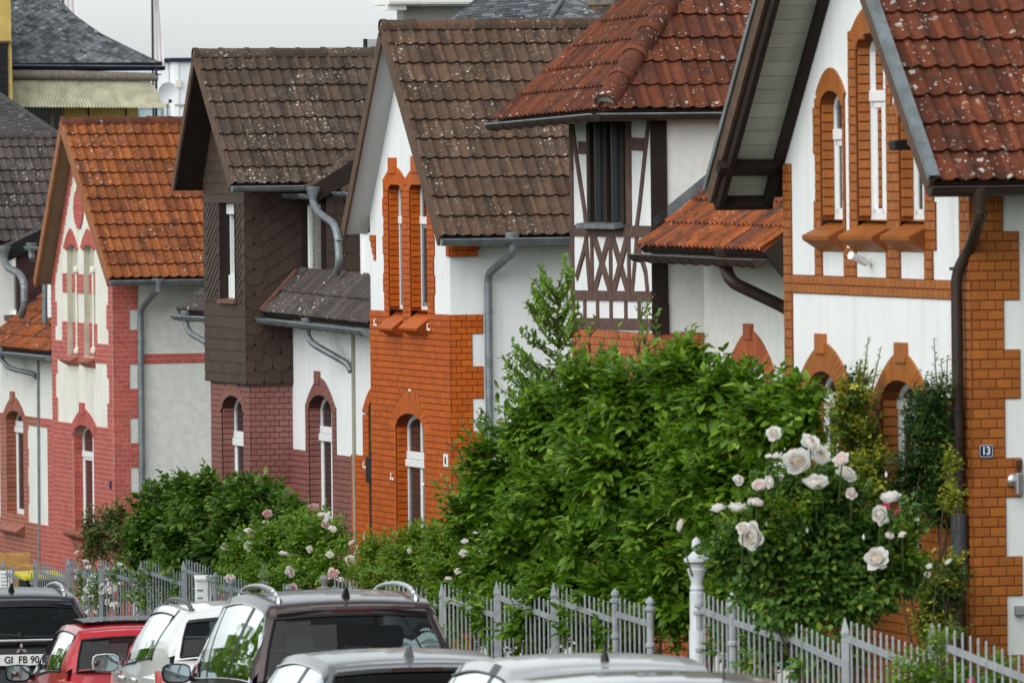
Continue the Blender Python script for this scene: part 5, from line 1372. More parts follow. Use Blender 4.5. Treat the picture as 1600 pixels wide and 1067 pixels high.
def house_slate_hip():
    h = House('slate_roofed_house', 60, 190, 152, -8, 'low dark slate hipped roof rising behind the farthest house', 'house')
    S = lambda px, py, y=0: h.s_(px, py, y)
    A, B_, T = S(-60, 216, 0), S(97, 214, 0), S(2, 150, 1.6)
    a = (B_ - A).normalized(); b = (T - A) - a * (T - A).dot(a); b.normalize(); n = a.cross(b)
    P = lambda v: ((v - A).dot(a), (v - A).dot(b))
    tl = S(-60, 128, 1.9)
    poly = [(0, 0), P(B_), P(T), P(tl)]
    plates(h, A, a, b, n, poly, .20, .13, M['slate_dark'], 'slate', rot=math.radians(24), skew=.02)
    slab(h, 'roof_deck', [A, B_, T, tl], -n, .08, M['slate_dark'])
    p, q = B_, T; d = (p - q).normalized()
    b2 = MB(); b2.tube([q - d * .3, p], .05, 6); b2.done('hip_ridge', M['slate_dark'], h)
    b2 = MB(); b2.obox(A + Vector((0, -.02, -.06)), a * P(B_)[0], (0, .02, 0), (0, 0, .09)); b2.done('eave_edge', M['zinc'], h)
    b2 = MB(); b2.box(A.x, B_.x - .2, .3, 3.5, -8.3, A.z - .05); b2.done('rear_wall', M['roughcast'], h)
house_slate_hip()
def white_block():
    h = House('apartment_block', 272, 100, 235, -11, 'plain white flat-roofed block with blue-black roof edge behind the satellite dish', 'building')
    S = lambda px, py, y=0: h.s_(px, py, y)
    x0 = S(271, 100).x; x1 = S(420, 100).x; zt = S(272, 97).z
    b = MB(); b.box(x0, x1, 0, 8, -11.3, zt); b.box(x0 - 1.6, x0 - .02, .5, 8, -11.3, zt - .02); b.done('wall', M['white_block'], h)
    b = MB(); b.box(x0 - .12, x1, -.12, 8, zt, zt + .11); b.box(x0 - 1.7, x0 - .12, .4, 8, zt, zt + .1); b.done('roof_edge', M['blue_black'], h)
    b = MB(); b.box(x0, x0 + .14, -.04, -.001, -11, zt); b.done('corner_strip', M['frame'], h)
    f = MB(); f.box(x0 - .98, x0 - .2, .42, .5, S(255, 235).z, S(255, 168).z); w = f.done('window', M['frame_grey'], h)
    f = MB(); p = M['pane_teal'] = glassm('pale_teal_pane', (.28, .38, .38), .2); f.box(x0 - .9, x0 - .28, .40, .43, S(255, 235).z, S(255, 172).z); f.done('pane', p, w)
    b = MB(); b.box(x0 + .02, x1, -.05, -.001, S(290, 166).z, S(290, 163).z); b.done('ledge', M['grey_wall'], h)
    b = MB(); b.box(S(274, 130).x, S(282, 130).x, -.1, -.045, S(278, 137).z, S(278, 125).z); b.done('wall_lamp', M['blind'], h)
white_block()
def grey_block():
    h = House('flat_roofed_building', 631, 30, 150, -8, 'grey flat-roofed building with broad pale eave behind the orange house', 'building')
    S = lambda px, py, y=0: h.s_(px, py, y)
    b = MB(); b.box(S(631, 30).x, S(760, 30).x, 0, .5, -8.3, S(640, 7).z); b.done('wall', M['grey_wall'], h)
    z = S(640, 8).z
    b = MB(); b.box(S(606, 5, -.5).x, S(790, 5, -.5).x, -.6, .7, z, z + .03); b.box(S(606, 5, -.5).x, S(790, 5, -.5).x, -.62, .7, z + .03, z + .14); b.done('roof_slab', M['white_old'], h)
    b = MB(); b.box(S(604, 12, -.4).x, S(634, 12, -.4).x, -.45, -.1, S(610, 17).z, z); b.box(S(604, 12, -.4).x, S(740, 12, -.4).x, -.3, -.1, S(610, 11).z, z); b.done('eave_box', M['white_old'], h)
grey_block()
def house_slate_back():
    h = House('slate_roofed_house', 760, 36, 121, -7, 'grey slate hipped roof with brick chimney rising behind the brown tiled ridge', 'house')
    S = lambda px, py, y=0: h.s_(px, py, y)
    A, B_, T, U = S(680, 52, 0), S(846, 52, .0), S(900, -32, 1.6), S(780, -32, 1.6)
    a = (B_ - A).normalized(); b = (T - A) - a * (T - A).dot(a); b.normalize(); n = a.cross(b); P = lambda v: ((v - A).dot(a), (v - A).dot(b))
    plates(h, A, a, b, n, [P(A), P(B_), P(T), P(U)], .21, .085, M['slate'], 'slate', rot=math.radians(12), skew=.03)
    slab(h, 'roof_deck', [A, B_, T, U], -n, .06, M['slate'])
    C_, D_ = S(980, 52, -.25), S(980, -32, 1.4)
    a2 = (C_ - B_).normalized(); b2 = (T - B_) - a2 * (T - B_).dot(a2); b2.normalize(); n2 = a2.cross(b2); P2 = lambda v: ((v - B_).dot(a2), (v - B_).dot(b2))
    plates(h, B_, a2, b2, n2, [P2(B_), P2(C_), P2(D_), P2(T)], .26, .15, M['slate'], 'slate', rot=math.radians(-28), skew=.02)
    slab(h, 'roof_deck', [B_, C_, D_, T], -n2, .06, M['slate'])
    b = MB(); b.tube([B_ + n * .03, T + n * .03], .035, 6); b.done('hip_ridge', M['zinc'], h)
    b = MB(); b.box(A.x, C_.x, .3, 4, -7.3, A.z - .03); b.done('rear_wall', M['grey_wall'], h)
    c0, c1 = S(931, 40, .4), S(956, 40, .4)
    Bk = Bricks(h, 107); b = MB(); b.box(c0.x, c1.x, .4, .9, c0.z - .6, c0.z + 1.0); ch = b.done('chimney', M['m_red'], h)
    M['b_chim'] = brickm('sooty_brick', (.10, .085, .075), .25, .7, .3)
    for k in range(9):
        z = c0.z - .15 + k * COURSE
        for i in range(2 if k % 2 else 3):
            w = (c1.x - c0.x) / (2 if k % 2 else 3); q = MB(); q.box(c0.x + i * w + .005, c0.x + (i + 1) * w - .005, .388, .4, z + .004, z + COURSE - .006); q.done('brick', M['b_chim'], ch)
    q = MB(); q.box(c0.x - .04, c1.x + .04, .36, .94, S(940, 8, .4).z, S(940, -6, .4).z); q.done('chimney_cap', M['log'], ch)
house_slate_back()
# satellite dish on its mast
p = pt(262.8, 146, 168); t = thing('satellite_dish', (p.x, p.y, p.z), math.radians(12), 'pale grey round satellite dish standing beside the corrugated awning', 'satellite dish')
b = MB(); R_ = .205; n = 20
for k in range(5):
    r = R_ * k / 4
    for i in range(n): b.v.append((r * math.cos(2 * math.pi * i / n), .07 * (1 - (k / 4) ** 2), r * 1.08 * math.sin(2 * math.pi * i / n)))
for k in range(4):
    for i in range(n): b.f.append((k * n + i, k * n + (i + 1) % n, (k + 1) * n + (i + 1) % n, (k + 1) * n + i)); b.m.append(0)
b.done('reflector', M['dishgrey'], t, smooth=True)
b = MB(); b.tube([(0, .02, -.2), (.0, -.20, -.16)], .008, 6); b.box(-.03, .03, -.26, -.2, -.19, -.13); b.done('feed_arm', M['black'], t)
b = MB(); b.tube([(0, .1, 0), (0, .12, -1.9)], .022, 8); b.done('mast', M['zinc'], t)
# white flags
for i, (xp, x0, x1, x2, yt, yb, Y) in enumerate(((239.5, 241, 251, 257, -14, 99, 190), (100, 96, 106, 116, -90, 25, 190))):
    p = pt(xp, 160, Y); ztop = pt(xp, yt - 14, Y).z
    t = thing('flag', (p.x, p.y, ground_z(Y) - .3), 0, 'long white flag hanging beside the white block' if i == 0 else 'white flag half hidden behind the slate roof at top left', 'flag', 'white flags on poles')
    g = t.location.z; b = MB(); b.tube([(0, 0, 0), (0, 0, ztop - g)], .025, 8); b.done('pole', M['black'], t)
    b = MB(); nz, nx = 14, 8; Wd = (x2 - x0) / (FPX / Y)
    for j in range(nz + 1):
        f = j / nz; z = lerp(ztop - .1, pt(xp, yb, Y).z, f) - g; w = Wd * lerp(.35, 1.0, f ** .8)
        for k in range(nx + 1): b.v.append((.03 + w * k / nx, .06 * math.sin(k * 2.1 + f * 1.6), z))
    for j in range(nz):
        for k in range(nx): b.f.append((j * (nx + 1) + k, j * (nx + 1) + k + 1, (j + 1) * (nx + 1) + k + 1, (j + 1) * (nx + 1) + k)); b.m.append(0)
    b.done('cloth', M['flag'], t, smooth='all')
# ================================================================== fittings on house 13
def on_house(h, name, p, label, cat):
    w = h.wld(p); return thing(name, w, PHI, label, cat)
def mesh_text(t, body, size, loc, m, name, sx=1.0, rot=(math.pi / 2, 0, 0)):
    cu = bpy.data.curves.new(name, 'FONT'); cu.body = body; cu.size = size; cu.align_x = 'CENTER'; cu.align_y = 'CENTER'; cu.extrude = .0012; cu.offset = size * .018; cu.resolution_u = 3
    o = bpy.data.objects.new('tmp', cu); COL.objects.link(o); dg = bpy.context.evaluated_depsgraph_get(); me = bpy.data.meshes.new_from_object(o.evaluated_get(dg)); bpy.data.objects.remove(o); bpy.data.curves.remove(cu)
    me.materials.clear(); me.materials.append(m); q = bpy.data.objects.new(name, me); COL.objects.link(q); q.parent = t; q.location = loc; q.rotation_euler = rot; q.scale = (sx, 1, 1); return q
M['enamel'] = plain('blue_enamel', (.016, .022, .10), .25, .05)
p = hF.s_(1540.5, 704.5, -.022)
t = on_house(hF, 'house_number_sign', p, 'dark blue enamel plate with white number 13 on the nearest brick corner', 'house number')
b = MB(); w, hh = .058, .051
def rr(w, h, c): return [(-w + c, -h), (w - c, -h), (w, -h + c), (w, h - c), (w - c, h), (-w + c, h), (-w, h - c), (-w, -h + c)]
b.prism([(x, 0, z) for x, z in rr(w, hh, .012)], (0, -.006, 0)); b.done('plate', M['enamel'], t)
b = MB(); o_, i_ = rr(w * .93, hh * .92, .011), rr(w * .87, hh * .85, .010)
for k in range(8): b.poly([(o_[k][0], -.0075, o_[k][1]), (o_[(k + 1) % 8][0], -.0075, o_[(k + 1) % 8][1]), (i_[(k + 1) % 8][0], -.0075, i_[(k + 1) % 8][1]), (i_[k][0], -.0075, i_[k][1])])
b.done('border_line', M['frame'], t)
mesh_text(t, '13', .088, (0, -.0075, 0), M['frame'], 'number', .85)
p = hF.s_(1582, 750, -.02); t = on_house(hF, 'wall_lamp', p, 'brushed steel wall lamp with clear top on white and brick side wall', 'wall lamp')
b = MB(); b.lathe([(.0, -.075), (.05, -.07), (.05, -.05), (.0, -.045)][::-1] and [(.052, 0), (.05, .03), (.02, .05)], (0, 0, 0), 14); o = b.done('wall_plate', M['steel'], t, smooth=True); o.rotation_euler = (math.pi / 2, 0, 0)
b = MB(); b.tube([(0, -.03, -.0), (.03, -.09, 0)], .014, 8); b.done('arm', M['steel'], t)
b = MB(); b.box(-.005, .055, -.12, -.06, -.11, .06); b.done('body', M['steel'], t, bevel=.01)
M['clear'] = clearglass('clear_plastic', (.6, .63, .65))
b = MB(); b.box(0, .05, -.115, -.065, .06, .165); b.done('lamp_glass', M['clear'], t, bevel=.008)
p = hF.s_(1591, 953, -.0); t = on_house(hF, 'power_socket', p, 'small grey socket box low on the white side panel', 'socket box')
b = MB(); b.box(-.035, .035, -.05, 0, -.04, .035); b.done('box', M['zinc'], t, bevel=.006); b = MB(); b.box(-.038, .038, -.06, -.045, -.035, .03); b.done('lid', M['grey_wall'], t, bevel=.006)
p = hF.f(1361, 404, 0); t = on_house(hF, 'security_camera', p, 'white security camera under the tall middle window sill of the nearest house', 'camera')
b = MB(); b.tube([(0, 0, -.02), (-.06, 0, .0)], .012, 8); b.lathe([(.03, -.03), (.03, .03)], (-.01, 0, -.02), 10); b.done('mount', M['camwhite'], t)
q = hF.f(1329, 399, -.22) - p; q2 = Vector((-.08, .0, .0)); b = MB(); b.tube([q2 + Vector((.02, -.05, -.03)), q], .033, 12); b.done('camera_body', M['camwhite'], t, smooth=True)
p = hF.f(1424, 225, -.03); t = on_house(hF, 'floodlight', p, 'dark floodlight lamp beside the right gable window under the verge', 'lamp')
b = MB(); b.box(-.16, -.05, -.06, .10, -.05, .03); b.done('lamp_housing', M['black'], t, bevel=.01); b = MB(); b.tube([(-.08, .0, 0), (0, 0, -.04)], .015, 6); b.done('bracket', M['black'], t)
# small plates and wire holders
p = hD.f(697, 719, -.02); t = on_house(hD, 'house_number_sign', p, 'small white number plate on the orange brick front wall', 'house number')
b = MB(); b.box(-.008, 0, -.10, .10, -.075, .075); b.done('plate', M['frame'], t); b = MB(); b.box(-.010, -.008, -.03, .03, -.045, .045); b.done('number', M['black'], t)
p = hB.f(173, 757, -.02); t = on_house(hB, 'house_number_sign', p, 'tiny blue number plate on the pink brick front wall', 'house number')
b = MB(); b.box(-.008, 0, -.07, .07, -.06, .06); b.done('plate', M['enamel'], t)
HK = [(587, 504, 'orange front wall below the tall paired windows, left end'), (670, 511, 'orange front wall below the tall paired windows, right end'), (613, 744, 'orange wall left of the tall grey-framed window'), (661, 752, 'orange wall at the right jamb of the grey-framed window'), (570, 726, 'orange entrance wall beside the mauve wall, upper'), (571, 837, 'orange entrance wall beside the mauve wall, lower'), (560, 857, 'orange entrance wall near its foot, above the roses')]
xr = hD.loc(hC.wld((hC.s_(457, 640).x, 0, 0))).x - .025
for i, (px, py, wh) in enumerate(HK):
    pl = -.02 if i < 4 else xr
    p = hD.f(px, py, pl); t = on_house(hD, 'wire_holder', p, 'white wire holder on the ' + wh, 'wire holder', ) ; t['group'] = 'white wire holders on the orange walls'
    b = MB(); b.tube([(0, 0, .04), (-.02, 0, .04), (-.02, 0, -.03)], .007, 6); b.tube([(-.02, .03, -.03), (-.02, -.13, -.035)], .007, 6); b.lathe([(.007, -.015), (.013, 0), (.007, .02)], (-.02, -.09, -.03), 8); b.done('insulator', M['frame'], t, smooth=True)
# ================================================================== fences along the pavement
def fY(px): return FPX * 11.9 / (px + 1280.0)
def fp(px, py, d=0.0): Y = fY(px); return pt(px, py, Y)
def post(t, P, ztop, zbot, w=.05, tip='spear', m=None):
    b = MB(); L = (P.x, P.y); h = w / 2
    if tip == 'spear':
        b.lathe([(h * 1.41, zbot), (h * 1.41, ztop - .16), (h * 1.1, ztop - .15), (h * 1.55, ztop - .11), (.003, ztop)], (P.x, P.y, 0), 4, sq=True)
    else:
        b.lathe([(h * 1.0, zbot), (h, ztop - .42), (h * 1.35, ztop - .41), (h * 1.35, ztop - .385), (h, ztop - .375), (h, ztop - .12), (h * 1.5, ztop - .115), (h * 1.5, ztop - .09), (h * .8, ztop - .08), (h * 1.3, ztop - .05), (h * 1.0, ztop - .025), (.003, ztop)], (P.x, P.y, 0), 10)
    return b.done('post', m or M['iron'], t)
def fence(name, label, panels, posts, nper, lowrail=.62, shorts=True, plinth=True, mat='iron'):
    """panels: (x0, y0, x1, y1) rail ends in the photo; posts: (x, ytop, tip)"""
    A = fp(panels[0][0], panels[0][1]); t = thing(name, (A.x, A.y, ground_z(A.y)), 0, label, 'fence'); g = ground_z(A.y)
    to = lambda v: Vector((v[0] - A.x, v[1] - A.y, v[2] - g))
    for x, y, tip in posts:
        P = fp(x, y); q = to(P); post(t, q, q.z, ground_z(P.y) - g - .05, .055 if tip == 'spear' else .062, tip, M[mat])
    for (x0, y0, x1, y1), n in zip(panels, nper):
        P0, P1 = to(fp(x0, y0)), to(fp(x1, y1)); d = (P1 - P0)
        side = Vector((0, 0, 1)).cross(d).normalized() * .012
        b = MB(); b.obox(P0 - side - Vector((0, 0, .03)), d, side * 2, (0, 0, .045)); b.done('rail', M[mat], t)
        g0, g1 = ground_z(P0.y + A.y) - g, ground_z(P1.y + A.y) - g
        zl = max(g0, g1) + .42; lo0, lo1 = Vector((P0.x, P0.y, min(P0.z - lowrail, g0 + .5))), Vector((P1.x, P1.y, min(P1.z - lowrail + .1, g1 + .5)))
        b = MB(); b.obox(lo0 - side, lo1 - lo0, side * 2, (0, 0, .04)); b.done('rail', M[mat], t)
        for i in range(n):
            u = (i + .6) / (n + .2); p = P0.lerp(P1, u); l = lo0.lerp(lo1, u); top = p.z + .135 + random.uniform(-.006, .006)
            b = MB(); b.lathe([(.0085, l.z - .02), (.0085, top - .012), (.004, top)], (p.x, p.y + random.uniform(-.004, .004), 0), 6); b.done('picket', M[mat], t)
            if shorts:
                u2 = (i + 1.1) / (n + .2); p2 = P0.lerp(P1, u2); l2 = lo0.lerp(lo1, u2)
                b = MB(); b.lathe([(.007, l2.z - .02), (.007, l2.z + .2), (.003, l2.z + .215)], (p2.x, p2.y, 0), 5); b.done('short_picket', M[mat], t)
        if plinth:
            b = MB(); s2 = side * 6; b.prism([Vector((P0.x, P0.y, g0 - .1)) - s2, Vector((P1.x, P1.y, g1 - .1)) - s2, Vector((P1.x, P1.y, g1 - .1)) + s2, Vector((P0.x, P0.y, g0 - .1)) + s2], (0, 0, .42)); b.done('plinth', M['concrete'], t)
    return t
fence('iron_fence', 'grey iron picket fence of the farthest houses, beside timber crate and white roses',
      [(-40, 880, 2, 894), (5, 893, 52, 910), (57, 891, 104, 907), (108, 888, 155, 906), (160, 891, 218, 910), (223, 890, 284, 911), (289, 890, 333, 905)],
      [(4, 874, 'spear'), (54.5, 873, 'spear'), (106, 869, 'spear'), (157, 870, 'spear'), (220, 875, 'spear'), (286.5, 875, 'spear')], [9, 11, 13, 13, 13, 13, 10], mat='iron_dark')
fence('iron_fence', 'short grey iron fence and gate among the pink roses behind the van',
      [(340, 914, 360, 921), (366, 919, 408, 934), (418, 922, 470, 940), (520, 918, 562, 930)], [(337, 893, 'ball'), (363, 904, 'ball'), (418, 905, 'ball'), (451, 912, 'ball'), (547, 908, 'spear')], [5, 9, 9, 7], shorts=False, mat='iron_dark')
fence('iron_fence', 'pale iron picket fence before the big green shrub, with spear posts',
      [(600, 926, 684, 946), (692, 933, 772, 959), (778, 931, 861, 963), (868, 936, 955, 966), (965, 958, 1011, 972)],
      [(690, 911, 'spear'), (775.5, 907, 'spear'), (864.5, 909, 'spear'), (961.5, 919, 'ball'), (1015.5, 931, 'ball')], [12, 12, 12, 12, 6], lowrail=.62)
fence('iron_fence', 'nearest iron picket fence below the white rose and number 13',
      [(1097, 951, 1140, 969), (1149, 971, 1226, 997), (1232, 994, 1316, 1035), (1325, 996, 1450, 1046), (1461, 1002, 1640, 1073)],
      [(1091, 936, 'ball'), (1144, 924, 'ball'), (1320, 964, 'spear'), (1456, 972, 'spear')], [6, 9, 10, 13, 14], lowrail=.85, shorts=False)
def gatepost(px, ytop, yb, label, m, s=1.0, grp='ornamental gate posts'):
    Y = fY(px) - .05; P = pt(px, ytop, Y); g = ground_z(Y); H = P.z - g
    t = thing('gate_post', (P.x, P.y, g), 0, label, 'gate post', grp); k = s
    b = MB(); b.lathe([(.085 * k, 0), (.085 * k, H - .95 * k), (.075 * k, H - .93 * k), (.075 * k, H - .56 * k), (.05 * k, H - .54 * k)], (0, 0, 0), 12); b.done('shaft', m, t, smooth=True)
    b = MB(); b.lathe([(.06 * k, H - .56 * k), (.075 * k, H - .52 * k), (.055 * k, H - .47 * k), (.085 * k, H - .38 * k), (.10 * k, H - .33 * k), (.07 * k, H - .31 * k), (.085 * k, H - .27 * k)], (0, 0, 0), 14); b.done('vase', m, t, smooth=True)
    b = MB(); b.lathe([(.11 * k, H - .265 * k), (.13 * k, H - .25 * k), (.13 * k, H - .22 * k), (.08 * k, H - .19 * k), (.04 * k, H - .15 * k), (.03 * k, H - .13 * k)], (0, 0, 0), 14); b.done('cap', m, t, smooth=True)
    b = MB(); b.lathe([(.02 * k, H - .14 * k), (.045 * k, H - .12 * k), (.052 * k, H - .08 * k), (.04 * k, H - .035 * k), (.002, H)], (0, 0, 0), 12); b.done('finial', m, t, smooth=True)
    return t
M['iron_pale'] = plain('pale_grey_painted_iron', (.50, .52, .54), .45, .08, 9, .1, 30)
gatepost(1088, 838, 1040, 'tall pale grey gate post with urn and acorn finial beside the white rose', M['iron_pale'], .78)
gatepost(413, 879, 930, 'grey stone gate post with turned finial among pink roses', M['stone'], .62)
# square stone pier with ball
Y = fY(507) - .1; P = pt(507, 898, Y); g = ground_z(Y); t = thing('gate_post', (P.x, P.y, g), PHI * .6, 'square grey stone pier with round ball beside pink roses', 'gate post', 'ornamental gate posts'); H = P.z - g
b = MB(); b.box(-.07, .07, -.07, .07, 0, H - .13); b.done('shaft', M['stone'], t, bevel=.008)
b = MB(); b.lathe([(.05, H - .13), (.03, H - .11), (.03, H - .10), (.06, H - .06), (.06, H - .03), (.03, H)], (0, 0, 0), 12); b.done('ball', M['stone'], t, smooth=True)
# letter box on the fence
Y = fY(318) - .3; P = pt(318, 905, Y); t = thing('letter_box', (P.x, P.y, ground_z(Y)), PHI * .5, 'white letter box with handles on the grey fence', 'letter box'); H = P.z - ground_z(Y)
b = MB(); b.box(-.095, .095, -.06, .06, H - .42, H); b.done('box', M['frame'], t, bevel=.008)
b = MB(); b.prism([(-.105, -.08, H - .005), (.105, -.08, H - .005), (.105, .07, H + .03), (-.105, .07, H + .03)], (0, 0, .018)); b.done('lid', M['camwhite'], t)
for z, w in ((H - .12, .035), (H - .21, .03)):
    b = MB(); b.box(-.05 - w, -.05 + w, -.066, -.06, z - .008, z + .008); b.done('slot', M['zinc'], t)
b = MB(); b.box(.03, .06, -.064, -.06, H - .18, H - .1); b.done('name_plate', M['blind'], t)
b = MB(); b.tube([(0, .03, 0), (0, .03, H - .4)], .025, 8); b.done('leg', M['zinc'], t)
# timber crate and yellow-lidded bin behind the far fence
def planks_box(t, w, d, z0, z1, n, m, ang=0):
    for i in range(n):
        za, zb = lerp(z0, z1, i / n), lerp(z0, z1, (i + 1) / n)
        for (x0, x1, y0, y1) in ((-w, w, -d, -d + .03), (-w, w, d - .03, d), (-w, -w + .03, -d + .03, d - .03), (w - .03, w, -d + .03, d - .03)):
            b = MB(); b.box(x0, x1, y0, y1, za + .006, zb - .006); b.done('plank', m, t, bevel=.004)
for (px, py, Y, w, lab, dz) in ((2, 883, 121, .42, 'front yellow timber planter box behind the far fence', 0), (-8, 865, 124, .40, 'rear yellow timber planter box, taller, behind the far fence', 0)):
    P = pt(px, py, Y); g = ground_z(Y); t = thing('planter_box', (P.x, P.y, g), PHI, lab, 'planter', 'timber planter boxes'); planks_box(t, w, .4, 0, P.z - g, 7, M['wood_new'])
    b = MB()
    for sx in (-1, 1): b.box(sx * w - .05, sx * w + .05, -.43, -.37, 0, P.z - g + .03)
    b.done('corner_post', M['wood_new'], t)
M['yellow_lid'] = plain('yellow_plastic_lid', (.55, .47, .03), .5, .06)
P = pt(62, 898, fY(62) + 1.6); g = ground_z(P.y); t = thing('wheelie_bin', (P.x, P.y, g), PHI, 'dark bin with yellow lid behind the far fence', 'bin'); H = P.z - g
b = MB(); b.prism([(-.25, -.25, .05), (.25, -.25, .05), (.25, .25, .05), (-.25, .25, .05)], (0, 0, H - .1)); b.done('body', M['black'], t, bevel=.02)
b = MB(); b.prism([(-.30, -.33, H - .06), (.30, -.33, H - .06), (.30, .3, H - .02), (-.30, .3, H - .02)], (0, 0, .07)); b.done('lid', M['yellow_lid'], t, bevel=.02)
for sx in (-1, 1):
    b = MB(); b.lathe([(.1, -.02), (.1, .02)], (0, 0, 0), 12); o = b.done('wheel', M['black'], t); o.rotation_euler = (0, math.pi / 2, 0); o.location = (sx * .24, .25, .1)
# paper notice cable-tied to fences
for px, py, w, hh, lab in ((9, 907, .10, .15, 'small pale notice tied to the far fence'), (1167, 1050, .03, .055, 'small white notice tied to the near fence')):
    Y = fY(px) - .06; P = pt(px, py, Y); t = thing('notice', P, PHI * .6, lab, 'notice', 'paper notices on the fences'); b = MB(); b.box(-w, w, -.004, 0, -hh, hh); b.done('sheet', M['frame'], t)
    b = MB()
    for k in range(4): b.box(-w * .7, w * (.5 - .15 * (k % 2)), -.0055, -.0042, hh * (.6 - .35 * k), hh * (.7 - .35 * k))
    b.done('print_lines', M['grey_wall'], t)
# ================================================================== plants
def rv(): 
    while True:
        v = Vector((random.uniform(-1, 1), random.uniform(-1, 1), random.uniform(-1, 1)))
        if .05 < v.length < 1: return v.normalized()
class Leaves:
    def __init__(s): s.v = []; s.f = []
    def leaf(s, p, d, up, L, w, fold=.25, curl=.15):
        side = d.cross(up)
        if side.length < 1e-4: side = d.orthogonal()
        side.normalize(); n = side.cross(d)
        o = len(s.v); m = p + d * (L * .5) + n * (L * curl * .3); tip = p + d * L - n * (L * curl)
        a = p + d * (L * .42); s.v += [tuple(p), tuple(m), tuple(tip), tuple(a + side * (w * .5) + n * (w * fold)), tuple(a - side * (w * .5) + n * (w * fold)),
                                       tuple(p + d * L * .75 + side * w * .33 + n * (w * fold * .3 - L * curl * .4)), tuple(p + d * L * .75 - side * w * .33 + n * (w * fold * .3 - L * curl * .4))]
        s.f += [(o, o + 3, o + 1), (o, o + 1, o + 4), (o + 1, o + 3, o + 5), (o + 1, o + 5, o + 2), (o + 1, o + 2, o + 6), (o + 1, o + 6, o + 4)]
    def sprig(s, p, d, n, ln, L, w, spread=.8, up=None):
        up = up or Vector((0, 0, 1)); d = d.normalized(); sd = d.cross(up)
        if sd.length < .1: sd = d.orthogonal()
        sd.normalize()
        for i in range(n):
            u = (i + .5) / n; q = p + d * (ln * u)
            k = 1 if i % 2 else -1
            dd = (d * (1 - spread * .5) + sd * (k * spread) + rv() * .35 + Vector((0, 0, -.12))).normalized()
            nu = (up * .8 + d * .25 + rv() * .45).normalized(); sz = random.uniform(.7, 1.15) * (1 - .25 * abs(u - .4))
            s.leaf(q, dd, nu, L * sz, w * sz)
        s.leaf(p + d * ln, (d + rv() * .3).normalized(), (up + rv() * .4).normalized(), L * random.uniform(.6, .95), w * random.uniform(.6, .9))
    def done(s, name, m, parent):
        me = bpy.data.meshes.new(name); me.from_pydata(s.v, [], s.f); me.materials.append(m); me.polygons.foreach_set('use_smooth', [True] * len(me.polygons)); me.update()
        o = bpy.data.objects.new(name, me); COL.objects.link(o); o.parent = parent; return o
def plant(name, base, label, cat, group=None): return thing(name, base, 0, label, cat, group)
def fill(lv, lobes, org, n, L, w, sprig_n=6, sprig_l=.16, shell=.55, outward=.7, upb=.45, spread=.8, squash=1.0):
    """leaf sprigs through the volume of ellipsoid lobes, denser at the outside"""
    tot = sum(r[0] * r[2] for _, r in lobes)
    for c, r in lobes:
        k = max(1, int(n * r[0] * r[2] / tot / 5))
        for _ in range(k):
            v = rv(); rad = (shell + (1 - shell) * random.random()) if random.random() < .78 else random.random() * .8
            rad *= 1 + .12 * math.sin(v.x * 7 + c.x * 3) * math.sin(v.z * 6 + c.z * 5)
            p0 = Vector((v.x * r[0], v.y * r[1], v.z * r[2])) * rad + c - org
            d0 = (v * outward + Vector((0, 0, upb)) + rv() * .45).normalized(); sz = random.uniform(.75, 1.2)
            for q in range(5):   # a branch tip: five sprigs fanning out of one point
                d = (d0 + rv() * .55).normalized(); p = p0 + rv() * sprig_l * .35
                lv.sprig(p - d * sprig_l * .6, d, sprig_n, sprig_l * random.uniform(.7, 1.3), L * sz, w * sz, spread)
def stems(t, org, base, lobes, n, r, m, name='stem', wob=.08):
    for i in range(n):
        c, rr = random.choice(lobes); e = c + Vector((random.uniform(-.6, .6) * rr[0], random.uniform(-.6, .6) * rr[1], random.uniform(-.2, .7) * rr[2]))
        b0 = base + Vector((random.uniform(-.12, .12), random.uniform(-.12, .12), 0)); P = []
        for k in range(7):
            u = k / 6; P.append(b0.lerp(e, u) + Vector((random.uniform(-wob, wob), random.uniform(-wob, wob), .12 * math.sin(u * 3))) * (1 if 0 < k < 6 else 0) - org)
        b = MB(); b.tube(P, [lerp(r, r * .3, k / 6) for k in range(7)], 6); b.done(name, m, t, smooth=True)
def lobe(px, py, rx, ry, Y, dy=None):
    s = FPX / Y; return (pt(px, py, Y), (rx / s, (dy if dy is not None else rx / s * .8), ry / s))
M['bark'] = plain('brown_bark', (.075, .055, .040), .9, .3, 12, .6, 30)
M['bark_green'] = plain('green_stem', (.07, .095, .03), .7, .2, 12)
M['l_deep'] = leafm('deep_green_leaf', (.052, .125, .008), (.122, .235, .016), (.28, .40, .06), .38)
M['l_left'] = leafm('dark_laurel_leaf', (.044, .105, .012), (.090, .175, .020), (.20, .29, .07), .34)
M['l_horn'] = leafm('fresh_hornbeam_leaf', (.075, .155, .012), (.15, .27, .02), (.26, .38, .05), .40)
M['l_rose'] = leafm('rose_leaf', (.060, .145, .026), (.115, .215, .042), (.27, .34, .05), .36, .4)
M['l_light'] = leafm('light_green_leaf', (.085, .17, .014), (.15, .27, .026), (.23, .33, .04), .36)
M['l_light2'] = leafm('mid_green_rose_leaf', (.090, .175, .014), (.175, .30, .026), (.28, .26, .045), .38)
M['l_var'] = leafm('yellow_variegated_leaf', (.12, .17, .02), (.36, .36, .035), (.58, .54, .09), .3)
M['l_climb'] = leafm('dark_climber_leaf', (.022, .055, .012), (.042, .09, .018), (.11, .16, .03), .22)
M['l_mix'] = leafm('mixed_shrub_leaf', (.05, .09, .02), (.09, .14, .03), (.22, .07, .04), .25)
